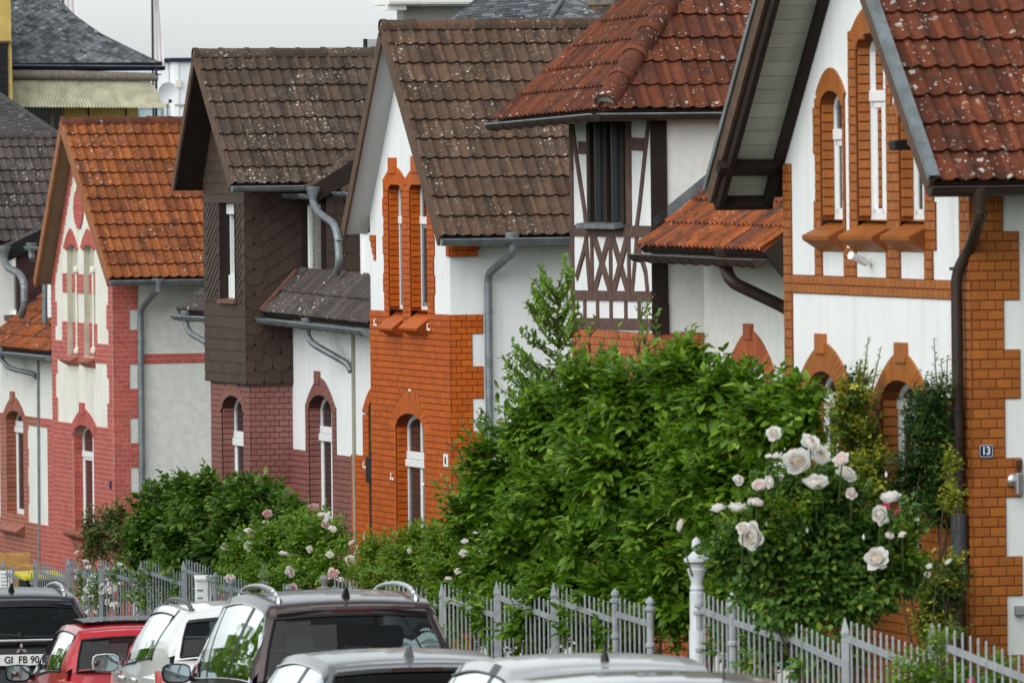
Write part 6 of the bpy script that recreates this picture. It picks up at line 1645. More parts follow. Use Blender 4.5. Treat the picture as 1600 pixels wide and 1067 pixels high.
def petalm(name, c0, c1):
    m, n, b = newmat(name); g = node(n, 'ShaderNodeTexCoord').outputs['Object']; ln = node(n, 'ShaderNodeVectorMath', operation='LENGTH'); n.links.new(g, ln.inputs[0])
    c = ramp(n, ln.outputs['Value'], [(.15, c0), (.8, c1)]).outputs[0]; n.links.new(c, b.inputs['Base Color']); b.inputs['Roughness'].default_value = .6; b.inputs['Specular IOR Level'].default_value = .2
    tr = node(n, 'ShaderNodeBsdfTranslucent'); n.links.new(c, tr.inputs[0]); mx = node(n, 'ShaderNodeMixShader'); mx.inputs[0].default_value = .55
    n.links.new(b.outputs[0], mx.inputs[1]); n.links.new(tr.outputs[0], mx.inputs[2]); n.links.new(mx.outputs[0], n.nodes['Material Output'].inputs[0]); return m
M['petal_white'] = petalm('white_rose_petal', (.90, .76, .66), (.93, .92, .89))
M['petal_blush'] = petalm('blush_rose_petal', (.90, .66, .60), (.93, .87, .85))
M['petal_pink'] = petalm('pink_rose_petal', (.72, .36, .34), (.80, .58, .58))
M['petal_bright'] = petalm('bright_pink_petal', (.70, .06, .20), (.80, .16, .34))
# --- rose flower: rings of cupped petals
def bloom_mesh(m, seed, full=1.0):
    rs = random.Random(seed); b = MB()
    for ring, (n, R, tip) in enumerate(((3, .26, 6), (4, .38, 20), (5, .52, 32), (5, .66, 46), (6, .80, 60), (6, .93, 76), (5, 1.0, 96))):
        for i in range(n):
            a = 2 * math.pi * (i + rs.random() * .4 + ring * .37) / n; half = 1.32 * math.pi / n; t1 = math.radians(tip * full + rs.uniform(-7, 7)); t0 = math.radians(128); g = []; Rr = R * rs.uniform(.94, 1.05)
            for v in range(5):
                f = v / 4; th = lerp(t0, t1, f); wd = half * (.35 + .75 * math.sin(.3 + 2.1 * f)); rr = Rr * (1 + .10 * f ** 4) * (.9 + .1 * f)
                for u in (-1, -.5, 0, .5, 1):
                    ph = a + wd * u; th2 = th + .16 * u * u * f + rs.uniform(-.02, .02); r2 = rr * (1 - .05 * u * u) * (1 + (.05 + .02 * ring) * f * math.sin(4.3 * ph + ring * 1.7 + seed) + .13 * f ** 6 * (ring > 2))
                    g.append((r2 * math.sin(th2) * math.cos(ph), r2 * math.sin(th2) * math.sin(ph), r2 * math.cos(th2) * .82))
            b.add(g, [(v * 5 + u, v * 5 + u + 1, v * 5 + u + 6, v * 5 + u + 5) for v in range(4) for u in range(4)])
    return b.mesh('rose_bloom', m, smooth='all')
BL = {k: [bloom_mesh(M[k], i + 3, f) for i, f in enumerate((1.0, .8, 1.15))] for k in ('petal_white', 'petal_blush', 'petal_pink', 'petal_bright')}
def bloom(t, org, p, r, kind, face=None, stem=None):
    o = bpy.data.objects.new('rose_bloom', random.choice(BL[kind])); COL.objects.link(o); o.parent = t; o.location = p - org
    f = (face or (Vector((-.2, -.55, .6)) + rv() * .75)).normalized(); q = f.to_track_quat('Z', 'Y'); o.rotation_mode = 'QUATERNION'; o.rotation_quaternion = q
    k_ = r * random.uniform(.78, .98); o.scale = (k_, k_ * random.uniform(.88, 1.08), k_ * random.uniform(.85, 1.05))
    if stem is not None:
        b = MB(); b.tube([p - org - f * r * .3, (p + stem) * .5 - org - Vector((0, 0, .03)), stem - org], [.006, .006, .009], 5); b.done('flower_stem', M['bark_green'], t)
gY = lambda px, d: fY(px) + d
# --- big green shrub in the middle
lb = []
for px, py, rx, ry in ((800, 745, 72, 66), (758, 812, 58, 48), (852, 672, 66, 60), (925, 630, 66, 66), (1000, 640, 70, 75), (1080, 605, 60, 65), (1145, 632, 62, 62), (1205, 668, 58, 56), (1000, 740, 110, 90), (890, 780, 95, 80), (1110, 740, 90, 80), (840, 860, 90, 50), (960, 850, 80, 60), (1060, 830, 80, 75), (1262, 648, 34, 40), (1150, 760, 66, 70), (1045, 900, 50, 60), (900, 920, 80, 45), (980, 930, 70, 50), (1060, 940, 60, 70), (790, 900, 60, 40), (1130, 880, 60, 70), (1150, 960, 50, 60)):
    lb.append(lobe(px, py, rx, ry, gY(px, 2.4)))
lb += [lobe(px, py, rx, ry, gY(px, 1.3), .5) for px, py, rx, ry in ((715, 960, 45, 40), (785, 965, 50, 45), (850, 975, 50, 45), (920, 985, 50, 45), (985, 990, 45, 45))]
bs = pt(1035, 900, gY(1035, 2.4)); bs.z = ground_z(bs.y)
t = plant('shrub', bs, 'big deep green shrub filling the middle before the half-timbered house', 'shrub')
lv = Leaves(); fill(lv, lb, bs, 6100, .135, .070, 6, .22); lv.done('foliage', M['l_deep'], t)
lv = Leaves(); fill(lv, [(c + Vector((0, -.10, r[2] * .22)), (r[0] * .95, r[1] * .95, r[2] * .9)) for c, r in lb[:12]], bs, 950, .125, .064, 6, .22, shell=.92); lv.done('outer_foliage', M['l_horn'], t)  # second, brighter leaf tone over the crown's upper front
stems(t, bs, bs, [(c - Vector((0, 0, r[2] * .6)), (r[0] * .5, r[1] * .5, .01)) for c, r in lb], 14, .026, M['bark'])
# individual large light leaves near the surface
for c, r in random.choices(lb, k=60):
    v = rv(); v = Vector((v.x, -abs(v.y), abs(v.z) * .9)).normalized(); p = c + Vector((v.x * r[0], v.y * r[1], v.z * r[2])) * 1.02 - bs
    q = Leaves(); q.leaf(p, (v + rv() * .6 + Vector((0, 0, -.2))).normalized(), (Vector((0, -.4, 1)) + rv() * .4).normalized(), .115, .062); q.done('leaf', M['l_horn'], t)
# --- upright hornbeam with ascending shoots
def shoots(name, lab, base, paths, m, L, w, gap, bm, cat='shrub', spread=.75, r=.008, side_l=.0):
    t = plant(name, base, lab, cat); lv = Leaves()
    for P in paths:
        b = MB(); b.tube([q - base for q in P], [lerp(r, r * .35, i / (len(P) - 1)) for i in range(len(P))], 5); b.done('branch', bm, t, smooth=True)
        for a, c in zip(P[:-1], P[1:]):
            d = (c - a); n = max(1, int(d.length / gap))
            for i in range(n):
                q = a + d * (i / n) - base; dn = d.normalized(); s = (dn.cross(Vector((random.uniform(-1, 1), random.uniform(-1, 1), .2)))).normalized()
                dd = (dn * .55 + s * spread * random.choice((-1, 1)) + Vector((0, 0, .25))).normalized()
                lv.leaf(q, dd, (Vector((0, -.3, 1)) + rv() * .5).normalized(), L * random.uniform(.7, 1.2), w * random.uniform(.7, 1.2))
    lv.done('foliage', m, t); return t
def vshoot(px, py0, py1, Y, lean=0.0, n=6):
    a, b = pt(px, py0, Y), pt(px + lean, py1, Y + random.uniform(-.25, .25)); return [a.lerp(b, i / n) + Vector((random.uniform(-.015, .015), random.uniform(-.05, .05), 0)) * (0 if i in (0, n) else 1) for i in range(n + 1)]
Yh = gY(870, 4.5); base = pt(875, 760, Yh); base.z = ground_z(Yh)
paths = [vshoot(872, 760, 455, Yh, 0, 10)]
for k in range(88):
    v = random.random(); py = lerp(690, 450, v); side = random.choice((-1, 1)); reach = lerp(108, 34, v) * random.uniform(.5, 1.05) * (1.0 if side < 0 else .6); x0 = 872
    up = lerp(55, 42, v) * random.uniform(.7, 1.2)
    a = pt(x0, py, Yh); b = pt(x0 + side * reach, py - up, Yh + random.uniform(-.4, .4)); m_ = pt(x0 + side * reach * .55, py - up * .38, Yh + random.uniform(-.2, .2))
    paths.append([a, m_, b])
shoots('hornbeam', 'tall fresh green hornbeam with ascending twigs before the white side wall', base, paths, M['l_horn'], .066, .034, .021, M['bark'], 'tree')
Yh = gY(985, 4.6); base = pt(985, 760, Yh); base.z = ground_z(Yh); paths = []
for x0, x1, yt in ((925, 918, 500), (955, 965, 505), (1000, 1012, 490), (985, 1004, 465), (1020, 1028, 478), (940, 945, 520), (1040, 1052, 545), (905, 900, 530), (968, 960, 540)):
    P = vshoot(x0, 700, yt, Yh, x1 - x0, 8); paths.append(P)
    for k in range(7):
        q = P[random.randint(3, 7)]; paths.append([q, q + Vector((random.uniform(-.16, .16), random.uniform(-.1, .1), random.uniform(.08, .2)))])
shoots('young_tree', 'thin young shoots rising before the half-timbered bay', base, paths, M['l_light2'], .075, .034, .045, M['bark'], 'tree')
Yh = gY(735, 3.0); base = pt(735, 900, Yh); base.z = ground_z(Yh); paths = []
for x0, y0, x1, y1 in ((760, 760, 715, 650), (755, 800, 708, 690), (745, 780, 722, 730), (760, 720, 745, 640), (770, 700, 760, 640), (735, 850, 700, 760), (740, 870, 690, 740), (785, 690, 790, 630), (750, 830, 715, 790), (730, 800, 712, 745)):
    a, b = pt(x0, y0, Yh), pt(x1, y1, Yh); paths.append([a, a.lerp(b, .5) + Vector((.02, 0, .04)), b])
    for k in range(3):
        q = a.lerp(b, random.uniform(.3, .9)); paths.append([q, q + Vector((random.uniform(-.2, .1), 0, random.uniform(.02, .14)))])
for k in range(6): paths.append([base + Vector((random.uniform(-.1, .1), 0, 0)), pt(random.uniform(735, 765), random.uniform(700, 860), Yh)])
shoots('young_shrub', 'loose light green shoots over the orange brick corner', base, paths, M['l_light'], .075, .036, .04, M['bark'])
# --- dark rounded shrub at left
lb = [lobe(px, py, rx, ry, gY(px, 3.0)) for px, py, rx, ry in ((270, 800, 62, 50), (330, 785, 60, 42), (395, 800, 60, 48), (445, 830, 45, 42), (240, 850, 42, 40), (310, 850, 75, 50), (385, 860, 70, 45), (280, 885, 50, 30))]
bs = pt(330, 900, gY(330, 3.0)); bs.z = ground_z(bs.y); t = plant('shrub', bs, 'dark rounded broad-leaved shrub before the shingled house', 'shrub')
lv = Leaves(); fill(lv, lb, bs, 2900, .135, .075, 5, .22); lv.done('foliage', M['l_left'], t); stems(t, bs, bs, [(c - Vector((0, 0, r[2] * .6)), (r[0] * .5, r[1] * .5, .01)) for c, r in lb], 8, .022, M['bark'])
lb = [lobe(px, py, rx, ry, gY(px, 2.6)) for px, py, rx, ry in ((165, 830, 42, 34), (190, 810, 28, 22), (150, 855, 28, 26), (195, 860, 28, 35))]
bs = pt(170, 890, gY(170, 2.6)); bs.z = ground_z(bs.y); t = plant('shrub', bs, 'small sparse shrub with reddish leaves before the pink brick house', 'shrub')
lv = Leaves(); fill(lv, lb, bs, 700, .075, .042, 5, .2, outward=.8); lv.done('foliage', M['l_mix'], t); stems(t, bs, bs, lb, 7, .018, M['bark'])
# --- pink rose bush
lb = [lobe(px, py, rx, ry, gY(px, 1.5)) for px, py, rx, ry in ((395, 870, 52, 38), (445, 846, 50, 38), (500, 852, 48, 44), (430, 895, 70, 30), (520, 890, 32, 32), (480, 820, 38, 22), (370, 900, 32, 22), (465, 905, 60, 25))]
bs = pt(450, 920, gY(450, 1.5)); bs.z = ground_z(bs.y); t = plant('rose_bush', bs, 'bright green rose bush with small pale pink blooms by the shingled house', 'rose bush')
lv = Leaves(); fill(lv, lb, bs, 2900, .068, .040, 5, .17); lv.done('foliage', M['l_light'], t); stems(t, bs, bs, lb, 10, .012, M['bark_green'])
for px, py, r in ((418, 803, 5), (415, 815, 4), (387, 828, 4.5), (392, 833, 4.5), (404, 832, 5.5), (412, 843, 6), (372, 842, 4), (389, 853, 6), (352, 855, 4.5), (443, 864, 6), (456, 868, 6), (503, 803, 5), (511, 808, 6), (520, 825, 5), (508, 818, 5), (493, 790, 3.5), (487, 792, 3), (404, 887, 5), (403, 880, 5), (453, 893, 6), (360, 902, 6), (484, 857, 4), (515, 866, 4), (547, 875, 5), (549, 847, 4), (520, 896, 6), (518, 893, 4), (532, 906, 4), (456, 920, 6), (370, 884, 4)):
    Y = gY(px, .35); bloom(t, bs, pt(px, py, Y), r / (FPX / Y) * 1.5, random.choice(('petal_blush', 'petal_pink', 'petal_blush', 'petal_white')))
# --- light bush with few white blooms
lb = [lobe(px, py, rx, ry, gY(px, 1.5)) for px, py, rx, ry in ((600, 878, 50, 44), (650, 866, 52, 42), (700, 860, 48, 40), (630, 905, 70, 28), (715, 895, 55, 34), (690, 850, 30, 22), (575, 905, 30, 28))]
bs = pt(650, 920, gY(650, 1.5)); bs.z = ground_z(bs.y); t = plant('rose_bush', bs, 'light green fine-leaved bush with few white blooms below the orange wall', 'rose bush')
lv = Leaves(); fill(lv, lb, bs, 3200, .058, .032, 6, .17); lv.done('foliage', M['l_light2'], t); stems(t, bs, bs, lb, 10, .012, M['bark_green'])
for px, py, r in ((726, 845, 4), (724, 864, 5), (715, 892, 4), (701, 903, 4.5), (760, 833, 4), (640, 860, 3), (615, 866, 3), (743, 832, 3)):
    Y = gY(px, .35); bloom(t, bs, pt(px, py, Y), r / (FPX / Y) * 1.4, 'petal_white')
# --- white flower bush behind the far fence
lb = [lobe(px, py, rx, ry, gY(px, .9)) for px, py, rx, ry in ((140, 920, 24, 36), (165, 925, 24, 34), (195, 905, 26, 26), (240, 920, 40, 36), (290, 920, 35, 30))]
bs = pt(180, 950, gY(180, .9)); bs.z = ground_z(bs.y); t = plant('rose_bush', bs, 'bush full of small white blooms behind the grey far fence', 'rose bush')
lv = Leaves(); fill(lv, lb, bs, 800, .065, .036, 5, .18); lv.done('foliage', M['l_rose'], t); stems(t, bs, bs, lb, 8, .012, M['bark_green'])
rs = random.Random(5)
for k in range(74):
    px, py = rs.gauss(138, 14), rs.gauss(925, 20)
    if k > 58: px, py = rs.uniform(160, 205), rs.choice((rs.uniform(876, 892), rs.uniform(905, 950)))
    Y = gY(px, .12); bloom(t, bs, pt(px, py, Y), rs.uniform(4.2, 6.2) / (FPX / Y), 'petal_white')
# --- white rose bush, nearest
YR = gY(1270, .9)
lb = [lobe(px, py, rx, ry, YR + dy) for px, py, rx, ry, dy in ((1235, 800, 75, 60, .0), (1300, 790, 55, 55, .2), (1180, 850, 70, 60, 0), (1270, 860, 90, 70, .1), (1350, 870, 70, 65, .2), (1400, 880, 45, 60, .3), (1240, 930, 80, 55, 0), (1330, 930, 70, 50, 0), (1150, 890, 40, 45, 0), (1270, 745, 45, 30, 0), (1390, 820, 35, 40, .2), (1150, 1005, 40, 40, gY(1150, 1.0) - YR), (1205, 1010, 50, 40, gY(1205, .9) - YR), (1290, 1020, 50, 36, gY(1290, .9) - YR))]
bs = pt(1290, 1020, YR); bs.z = ground_z(bs.y); t = plant('rose_bush', bs, 'tall rose bush with large white blooms over the nearest fence', 'rose bush')
lv = Leaves(); fill(lv, lb, bs, 3200, .080, .056, 5, .17, upb=.2); lv.done('foliage', M['l_rose'], t); stems(t, bs, bs, lb, 12, .016, M['bark'])
lv = Leaves(); fill(lv, [lobe(1160, 815, 38, 28, YR - .3), lobe(1240, 790, 40, 30, YR - .4), lobe(1205, 830, 30, 22, YR - .3), lobe(1420, 850, 28, 40, YR)], bs, 130, .062, .038, 5, .14); lv.done('outer_foliage', M['l_light2'], t)
BLM = ((1208.6, 677, 12), (1266.7, 691, 14), (1246, 720, 19), (1280, 712, 18), (1314, 717, 14), (1323.8, 738, 19), (1275.6, 754, 17), (1200.7, 712, 6), (1214.5, 713, 9), (1154.5, 749, 9), (1186, 758, 11), (1202.7, 753, 10), (1121, 792, 12), (1152.5, 793, 13), (1182, 784, 12), (1173, 837, 20), (1160, 824, 9), (1062, 820, 10), (1390.6, 777, 15), (1373.7, 805, 15), (1409, 834, 7), (1390, 837, 7), (1369, 871, 17), (1481.5, 877, 7), (1452, 885, 5), (1449, 897, 5), (1330, 771, 8))
for px, py, r in BLM:
    Y = YR - random.uniform(.4, .6); p = pt(px, py, Y); s = pt(px + random.uniform(-6, 10), py + r + random.uniform(25, 60), Y + .2)
    if px == 1062: s = pt(1082, 900, Y + .1)
    if px > 1440: s = pt(px - 20, py + 40, Y + .2)
    bloom(t, bs, p, r / (FPX / Y) * 1.04, 'petal_white' if random.random() < .8 else 'petal_blush', stem=s)
for k in range(8):
    p = pt(random.uniform(1140, 1420), random.uniform(730, 850), YR - .3); b = MB(); b.lathe([(.004, -.02), (.011, -.008), (.009, .008), (.002, .022)], p - bs, 8); b.done('rose_bud', M['petal_white'], t, smooth=True)
for px, py in ((1385, 790), (1400, 800), (1520, 1066)):
    Y = YR - .2
    if py < 1000: bloom(t, bs, pt(px, py, Y), 6 / (FPX / Y), 'petal_bright')
Y = fY(1517) + .3; p = pt(1517, 1068, Y); g = Vector((p.x, p.y, ground_z(Y))); t = plant('rose_bush', g, 'bright pink rose low behind the nearest fence at bottom right', 'rose bush')
bloom(t, g, p, .055, 'petal_bright'); bloom(t, g, p + Vector((-.07, .05, -.03)), .045, 'petal_bright')
lb = [lobe(1500, 1085, 60, 30, Y + .3), lobe(1430, 1060, 45, 25, Y + .4), lobe(1550, 1060, 60, 30, Y + .7)]
lv = Leaves(); fill(lv, lb, g, 300, .07, .036, 5, .16); lv.done('foliage', M['l_light'], t); stems(t, g, g, lb, 6, .01, M['bark_green'])
# --- climbers on the wall of house 13
def on_wall(px, py, rx, ry, x): 
    p = hF.wld(hF.f(px, py, x)); s = FPX / p.y; return (p, (rx / s, .22, ry / s))
lb = [on_wall(px, py, rx, ry, -.25) for px, py, rx, ry in ((1330, 650, 34, 48), (1340, 610, 26, 32), (1325, 710, 36, 50), (1345, 700, 28, 50), (1320, 770, 40, 40), (1365, 740, 24, 45))]
c0 = lb[2][0]; bs = Vector((c0.x, c0.y, hF.zg)); t = plant('euonymus', bs, 'yellow-green variegated bush climbing left of the arched ground-floor window', 'shrub')
lv = Leaves(); fill(lv, lb, bs, 450, .046, .029, 6, .14); lv.done('foliage', M['l_climb'], t); lv = Leaves(); fill(lv, lb, bs, 1000, .050, .031, 5, .13, shell=.7); lv.done('variegated_foliage', M['l_var'], t); stems(t, bs, bs, lb, 7, .014, M['bark'])
def wshoots(t, base, L_, m, lw=(.035, .018), gap=.02):
    lv = Leaves()
    for x0, y0, x1, y1 in L_:
        a, b_ = hF.wld(hF.f(x0, y0, -.3)), hF.wld(hF.f(x1, y1, -.3)); b = MB(); b.tube([a - base, b_ - base], [.006, .003], 5); b.done('branch', M['bark_green'], t)
        n = int((b_ - a).length / gap)
        for i in range(n): lv.leaf(a.lerp(b_, i / n) - base, (Vector((random.choice((-1, 1)), random.uniform(-.5, .5), .8)) + rv() * .3).normalized(), (Vector((0, -.4, 1)) + rv() * .3).normalized(), *[q * random.uniform(.7, 1.1) for q in lw])
    lv.done('outer_foliage', m, t)
wshoots(t, bs, ((1347, 610, 1357, 527), (1362, 610, 1377, 541), (1340, 600, 1346, 560), (1240, 600, 1239, 562)), M['l_var'])
lb = [on_wall(px, py, rx, ry, -.22) for px, py, rx, ry in ((1450, 650, 36, 40), (1465, 620, 24, 30), (1440, 710, 40, 50), (1470, 700, 25, 60), (1430, 760, 38, 35), (1460, 790, 28, 40))]
c0 = lb[2][0]; bs = Vector((c0.x, c0.y, hF.zg)); t = plant('climber', bs, 'dark green climber between arched window and brown downpipe', 'shrub')
lv = Leaves(); fill(lv, lb, bs, 1500, .046, .029, 6, .14); lv.done('foliage', M['l_climb'], t); stems(t, bs, bs, lb, 8, .014, M['bark'])
wshoots(t, bs, ((1464, 610, 1459, 528), (1480, 612, 1480, 555), (1474, 610, 1470, 560), (1445, 620, 1448, 580), (1486, 620, 1490, 570)), M['l_climb'])
lb = [on_wall(px, py, rx, ry, -.45) for px, py, rx, ry in ((1470, 940, 30, 40), (1485, 900, 18, 35), (1460, 985, 30, 28), (1440, 905, 25, 35), (1488, 770, 10, 60), (1490, 720, 8, 25))]
c0 = lb[0][0]; bs = Vector((c0.x, c0.y, hF.zg)); t = plant('euonymus', bs, 'yellow variegated bush at the foot of the brown downpipe', 'shrub')
lv = Leaves(); fill(lv, lb, bs, 560, .048, .030, 5, .14); lv.done('foliage', M['l_var'], t); lv = Leaves(); fill(lv, lb[:4], bs, 600, .048, .030, 5, .14, shell=.2); lv.done('inner_foliage', M['l_climb'], t); stems(t, bs, bs, lb, 6, .012, M['bark'])
# low fern-like spray in front of the nearest fence post
Y = fY(1470) - .12; lb = [lobe(1465, 1010, 26, 22, Y, .15), lobe(1450, 1045, 30, 26, Y, .15), lobe(1480, 985, 18, 14, Y, .1)]
g = pt(1460, 1060, Y); g.z = ground_z(Y); t = plant('shrub', g, 'yellowish fine-leaved spray growing through the nearest fence', 'shrub'); lv = Leaves(); fill(lv, lb, g, 130, .05, .016, 8, .14); lv.done('foliage', M['l_light2'], t); stems(t, g, g, lb, 5, .008, M['bark_green'])
# grass and ground cover in the gardens
gm = MB(); rs = random.Random(3)
for k in range(9000):
    Y = rs.uniform(52, 118); x = fence_x(Y) + rs.uniform(.2, 2.6); hgt = rs.uniform(.05, .16); a = rs.uniform(0, 6.28); w = .006
    p = Vector((x, Y, ground_z(Y))); d = Vector((math.cos(a), math.sin(a), 0)); gm.add([p - d * w, p + d * w, p + Vector((rs.uniform(-.05, .05), rs.uniform(-.05, .05), hgt))], [(0, 1, 2)])
tag(gm.done('grass', M['l_light2']), 'short rough grass in the front gardens behind the fence', 'grass', kind='stuff')
# ================================================================== parked cars (seen from behind, down the street)
M['glass_car'] = clearglass('tinted_car_glass', (.36, .48, .48), 1.36)
M['glass_dark'] = clearglass('privacy_glass', (.035, .042, .042), 1.3)
M['trim'] = plain('black_car_trim', (.012, .012, .013), .35, .1)
M['chrome'] = plain('satin_chrome', (.62, .63, .65), .22, .05, 5, 0, 20, 1.0)
M['seat'] = plain('dark_seat_fabric', (.035, .037, .042), .85, .15, 20)
M['tyre'] = plain('tyre_rubber', (.02, .02, .02), .8, .1)
M['rim'] = plain('alloy_rim', (.40, .41, .42), .3, .08, 5, 0, 20, .9)
M['lamp_red'] = plain('red_tail_lamp', (.36, .010, .014), .12, .15, 20); M['lamp_red'].node_tree.nodes['Principled BSDF'].inputs['Coat Weight'].default_value = 1
M['lamp_dark'] = plain('unlit_brake_lamp', (.05, .006, .007), .15, .1); M['mirror'] = plain('mirror_glass', (.22, .26, .27), .03, .02, 5, 0, 20, 1.0)
M['plate_white'] = plain('plate_white', (.72, .72, .70), .4, .03)
M['roof_rail'] = plain('silver_roof_rail', (.52, .53, .55), .28, .05, 5, 0, 20, .9)
M['rail_dark'] = plain('grey_roof_rail', (.10, .10, .11), .4, .05)
def cspline(P, t):
    """Catmull-Rom through control tuples, t in [0, len-1]"""
    i = min(int(t), len(P) - 2); f = t - i; p0, p1, p2, p3 = P[max(i - 1, 0)], P[i], P[i + 1], P[min(i + 2, len(P) - 1)]
    return tuple(.5 * ((2 * b) + (-a + c) * f + (2 * a - 5 * b + 4 * c - d) * f * f + (-a + 3 * b - 3 * c + d) * f ** 3) for a, b, c, d in zip(p0, p1, p2, p3))
def car(name, label, px, Y, paint, spec, yaw=None, ztop=None, group='cars parked along the kerb'):
    """spec: prof = centreline (y, z, half width) from tailgate belt over the roof to the cowl, with index marks for glass;
    belt = (y, z, half width) list from rear to cowl; len, and options"""
    pr, bl, Lg = spec['prof'], spec['belt'], spec['len']
    P = pt(px, 1000, Y); g = ground_z(P.y) + .02
    H = max(p[1] for p in pr)
    if ztop is not None: g = pt(px, ztop, Y).z - H
    t = bpy.data.objects.new(name, None); COL.objects.link(t); t.location = (P.x, P.y, g)
    t.rotation_euler = (-math.atan(.045) * .9, 0, math.atan(.16) if yaw is None else yaw); tag(t, label, 'car', group)
    pa = M[paint]; SUBX = 8; r0, r1 = spec['rear_glass']; w0, w1 = spec['wind']
    # --- top strip: tailgate glass, roof, windscreen
    NS = (len(pr) - 1) * 6; st = [cspline(pr, i / 6) for i in range(NS + 1)]
    crown = spec.get('crown', .035)
    def top(i, u):  # u in -1..1
        y, z, w = st[i]; k = (1 - abs(u) ** 2.4)
        return Vector((w * u, y - (.07 * k if i / 6 < r1 + .6 else -.10 * k * (1 if i / 6 > w0 else 0)) * (1 - .0), z + crown * k))
    us = [-1, -.93, -.8, -.5, -.2, .2, .5, .8, .93, 1]
    body, glass = MB(), {'rear': MB(), 'wind': MB()}
    for i in range(NS):
        for j in range(len(us) - 1):
            q = [top(i, us[j]), top(i, us[j + 1]), top(i + 1, us[j + 1]), top(i + 1, us[j])]; c = (i + .5) / 6
            if r0 < c < r1 and 1 <= j <= len(us) - 3: glass['rear'].poly(q)
            elif w0 < c < w1 and 0 < j < len(us) - 2: glass['wind'].poly(q)
            else: body.poly(q)
    # --- sides from belt line up to the edge of the top strip
    nb = (len(bl) - 1) * 6; bt = [cspline(bl, i / 6) for i in range(nb + 1)]
    yA, yB = bl[0][0], bl[-1][0]
    def belt(s):
        return cspline(bl, s * (len(bl) - 1))
    def edge(s):
        # parameter along the strip edge by matching y from rear to cowl
        k = spec['edge_map']; f = s * (len(k) - 1); i = min(int(f), len(k) - 2); return cspline(pr, lerp(k[i], k[i + 1], f - i))
    sw = spec['side_windows']            # list of (s0, s1)
    ss = sorted(set([round(i / 40, 4) for i in range(41)] + [v for w in sw for v in w])); ts = [0, .05, .12, .25, .4, .55, .7, .82, spec.get('wtop', .90), .96, 1]
    sg = []
    for side in (-1, 1):
        def pnt(s, tt):
            by, bz, bw = belt(s); ey, ez, ew = edge(s); bulge = .05 * math.sin(math.pi * tt) * (1 - .3 * tt)
            return Vector((side * (lerp(bw, ew, tt ** 1.25) + bulge * .5), lerp(by, ey, tt), lerp(bz, ez, tt)))
        gms = [MB() for _ in sw]
        for a, b in zip(ss[:-1], ss[1:]):
            for p, q in zip(ts[:-1], ts[1:]):
                c = [pnt(a, p), pnt(b, p), pnt(b, q), pnt(a, q)]; m = (a + b) / 2
                win = any(w0_ < m < w1_ for w0_, w1_ in sw) and .05 <= p and q <= spec.get('wtop', .90)
                if win: gms[[k for k, (u0, u1) in enumerate(sw) if u0 < m < u1][0]].poly(c)
                elif any(abs(m - v) < spec.get('pillar', .012) for w in sw for v in w) or (spec.get('black_pillars') and sw[0][0] < m < sw[-1][1] and .05 <= p and q <= spec.get('wtop', .90)): body.add(c, [(0, 1, 2, 3)], 1)
                else: body.poly(c)
        sg += gms
        # shiny or black strip round the windows
        tr = MB(); s0, s1 = sw[0][0], sw[-1][1]
        off = Vector((side * .006, 0, 0))
        path = [pnt(lerp(s0, s1, k / 24), .05) + off for k in range(25)] + [pnt(lerp(s1, s0, k / 24), spec.get('wtop', .90)) + off for k in range(25)]
        tr.tube(path + [path[0]], .009, 5, caps=False); tr.done('window_trim', M[spec.get('trim', 'trim')], t, smooth=True)
    # --- lower body: stacked plan outlines
    def ring(z, hw, y0, y1, n=10, r=.28, rear=.16):
        o = []; pts = [(-hw, y0), (hw, y0), (hw, y1), (-hw, y1)]
        cs = [((-hw + r, y0 + r * .6), math.pi, 1.5 * math.pi, r, r * .6), ((hw - r, y0 + r * .6), 1.5 * math.pi, 2 * math.pi, r, r * .6), ((hw - r * 1.6, y1 - r * 1.6), 0, .5 * math.pi, r * 1.6, r * 1.6), ((-hw + r * 1.6, y1 - r * 1.6), .5 * math.pi, math.pi, r * 1.6, r * 1.6)]
        for (cx, cy), a0, a1, rx, ry in cs:
            for k in range(n): a = lerp(a0, a1, k / (n - 1)); o.append((cx + rx * math.cos(a), cy + ry * math.sin(a), z))
        return o
    hb, hw = spec['belt_z'], spec['half']
    cowl = bl[-1][1]; lv = [(.20, hw * .90, .06, Lg - .05), (.34, hw * .97, -.03, Lg), (.55, hw, -.05, Lg + .02), (.74, hw * 1.0, .0, Lg - .02), (hb - .10, hw * .985, .03, Lg - .10), (hb, bl[0][2] + .005, bl[0][0] - .03, Lg - .28)]
    lowb = MB(); rg = [ring(*q) for q in lv]; n = len(rg[0])
    for q in rg: lowb.v += [tuple(v) for v in q]
    for i in range(len(rg) - 1):
        for k in range(n): lowb.f.append((i * n + k, i * n + (k + 1) % n, (i + 1) * n + (k + 1) % n, (i + 1) * n + k)); lowb.m.append(1 if i == 0 else 0)
    lowb.f.append(tuple((len(rg) - 1) * n + k for k in range(n))); lowb.m.append(0)
    o = len(body.v); body.v += lowb.v; body.f += [tuple(i + o for i in f) for f in lowb.f]; body.m += lowb.m
    # filler between belt ring and side belt line (shoulder)
    for side in (-1, 1):
        for k in range(24):
            a, b = belt(k / 24), belt((k + 1) / 24)
            body.poly([Vector((side * a[2], a[0], a[1])), Vector((side * b[2], b[0], b[1])), Vector((side * (b[2] + .02), b[0], hb - .12)), Vector((side * (a[2] + .02), a[0], hb - .12))])
    tailz = pr[0]; body.poly([Vector((-tailz[2], tailz[0] - .0, tailz[1])), Vector((tailz[2], tailz[0], tailz[1])), Vector((tailz[2] * 1.06, tailz[0] - .06, hb - .14)), Vector((-tailz[2] * 1.06, tailz[0] - .06, hb - .14))])
    B = body.done('body', [pa, M['trim']], t, smooth=True)
    gt = M['glass_dark'] if spec.get('privacy') else M['glass_car']
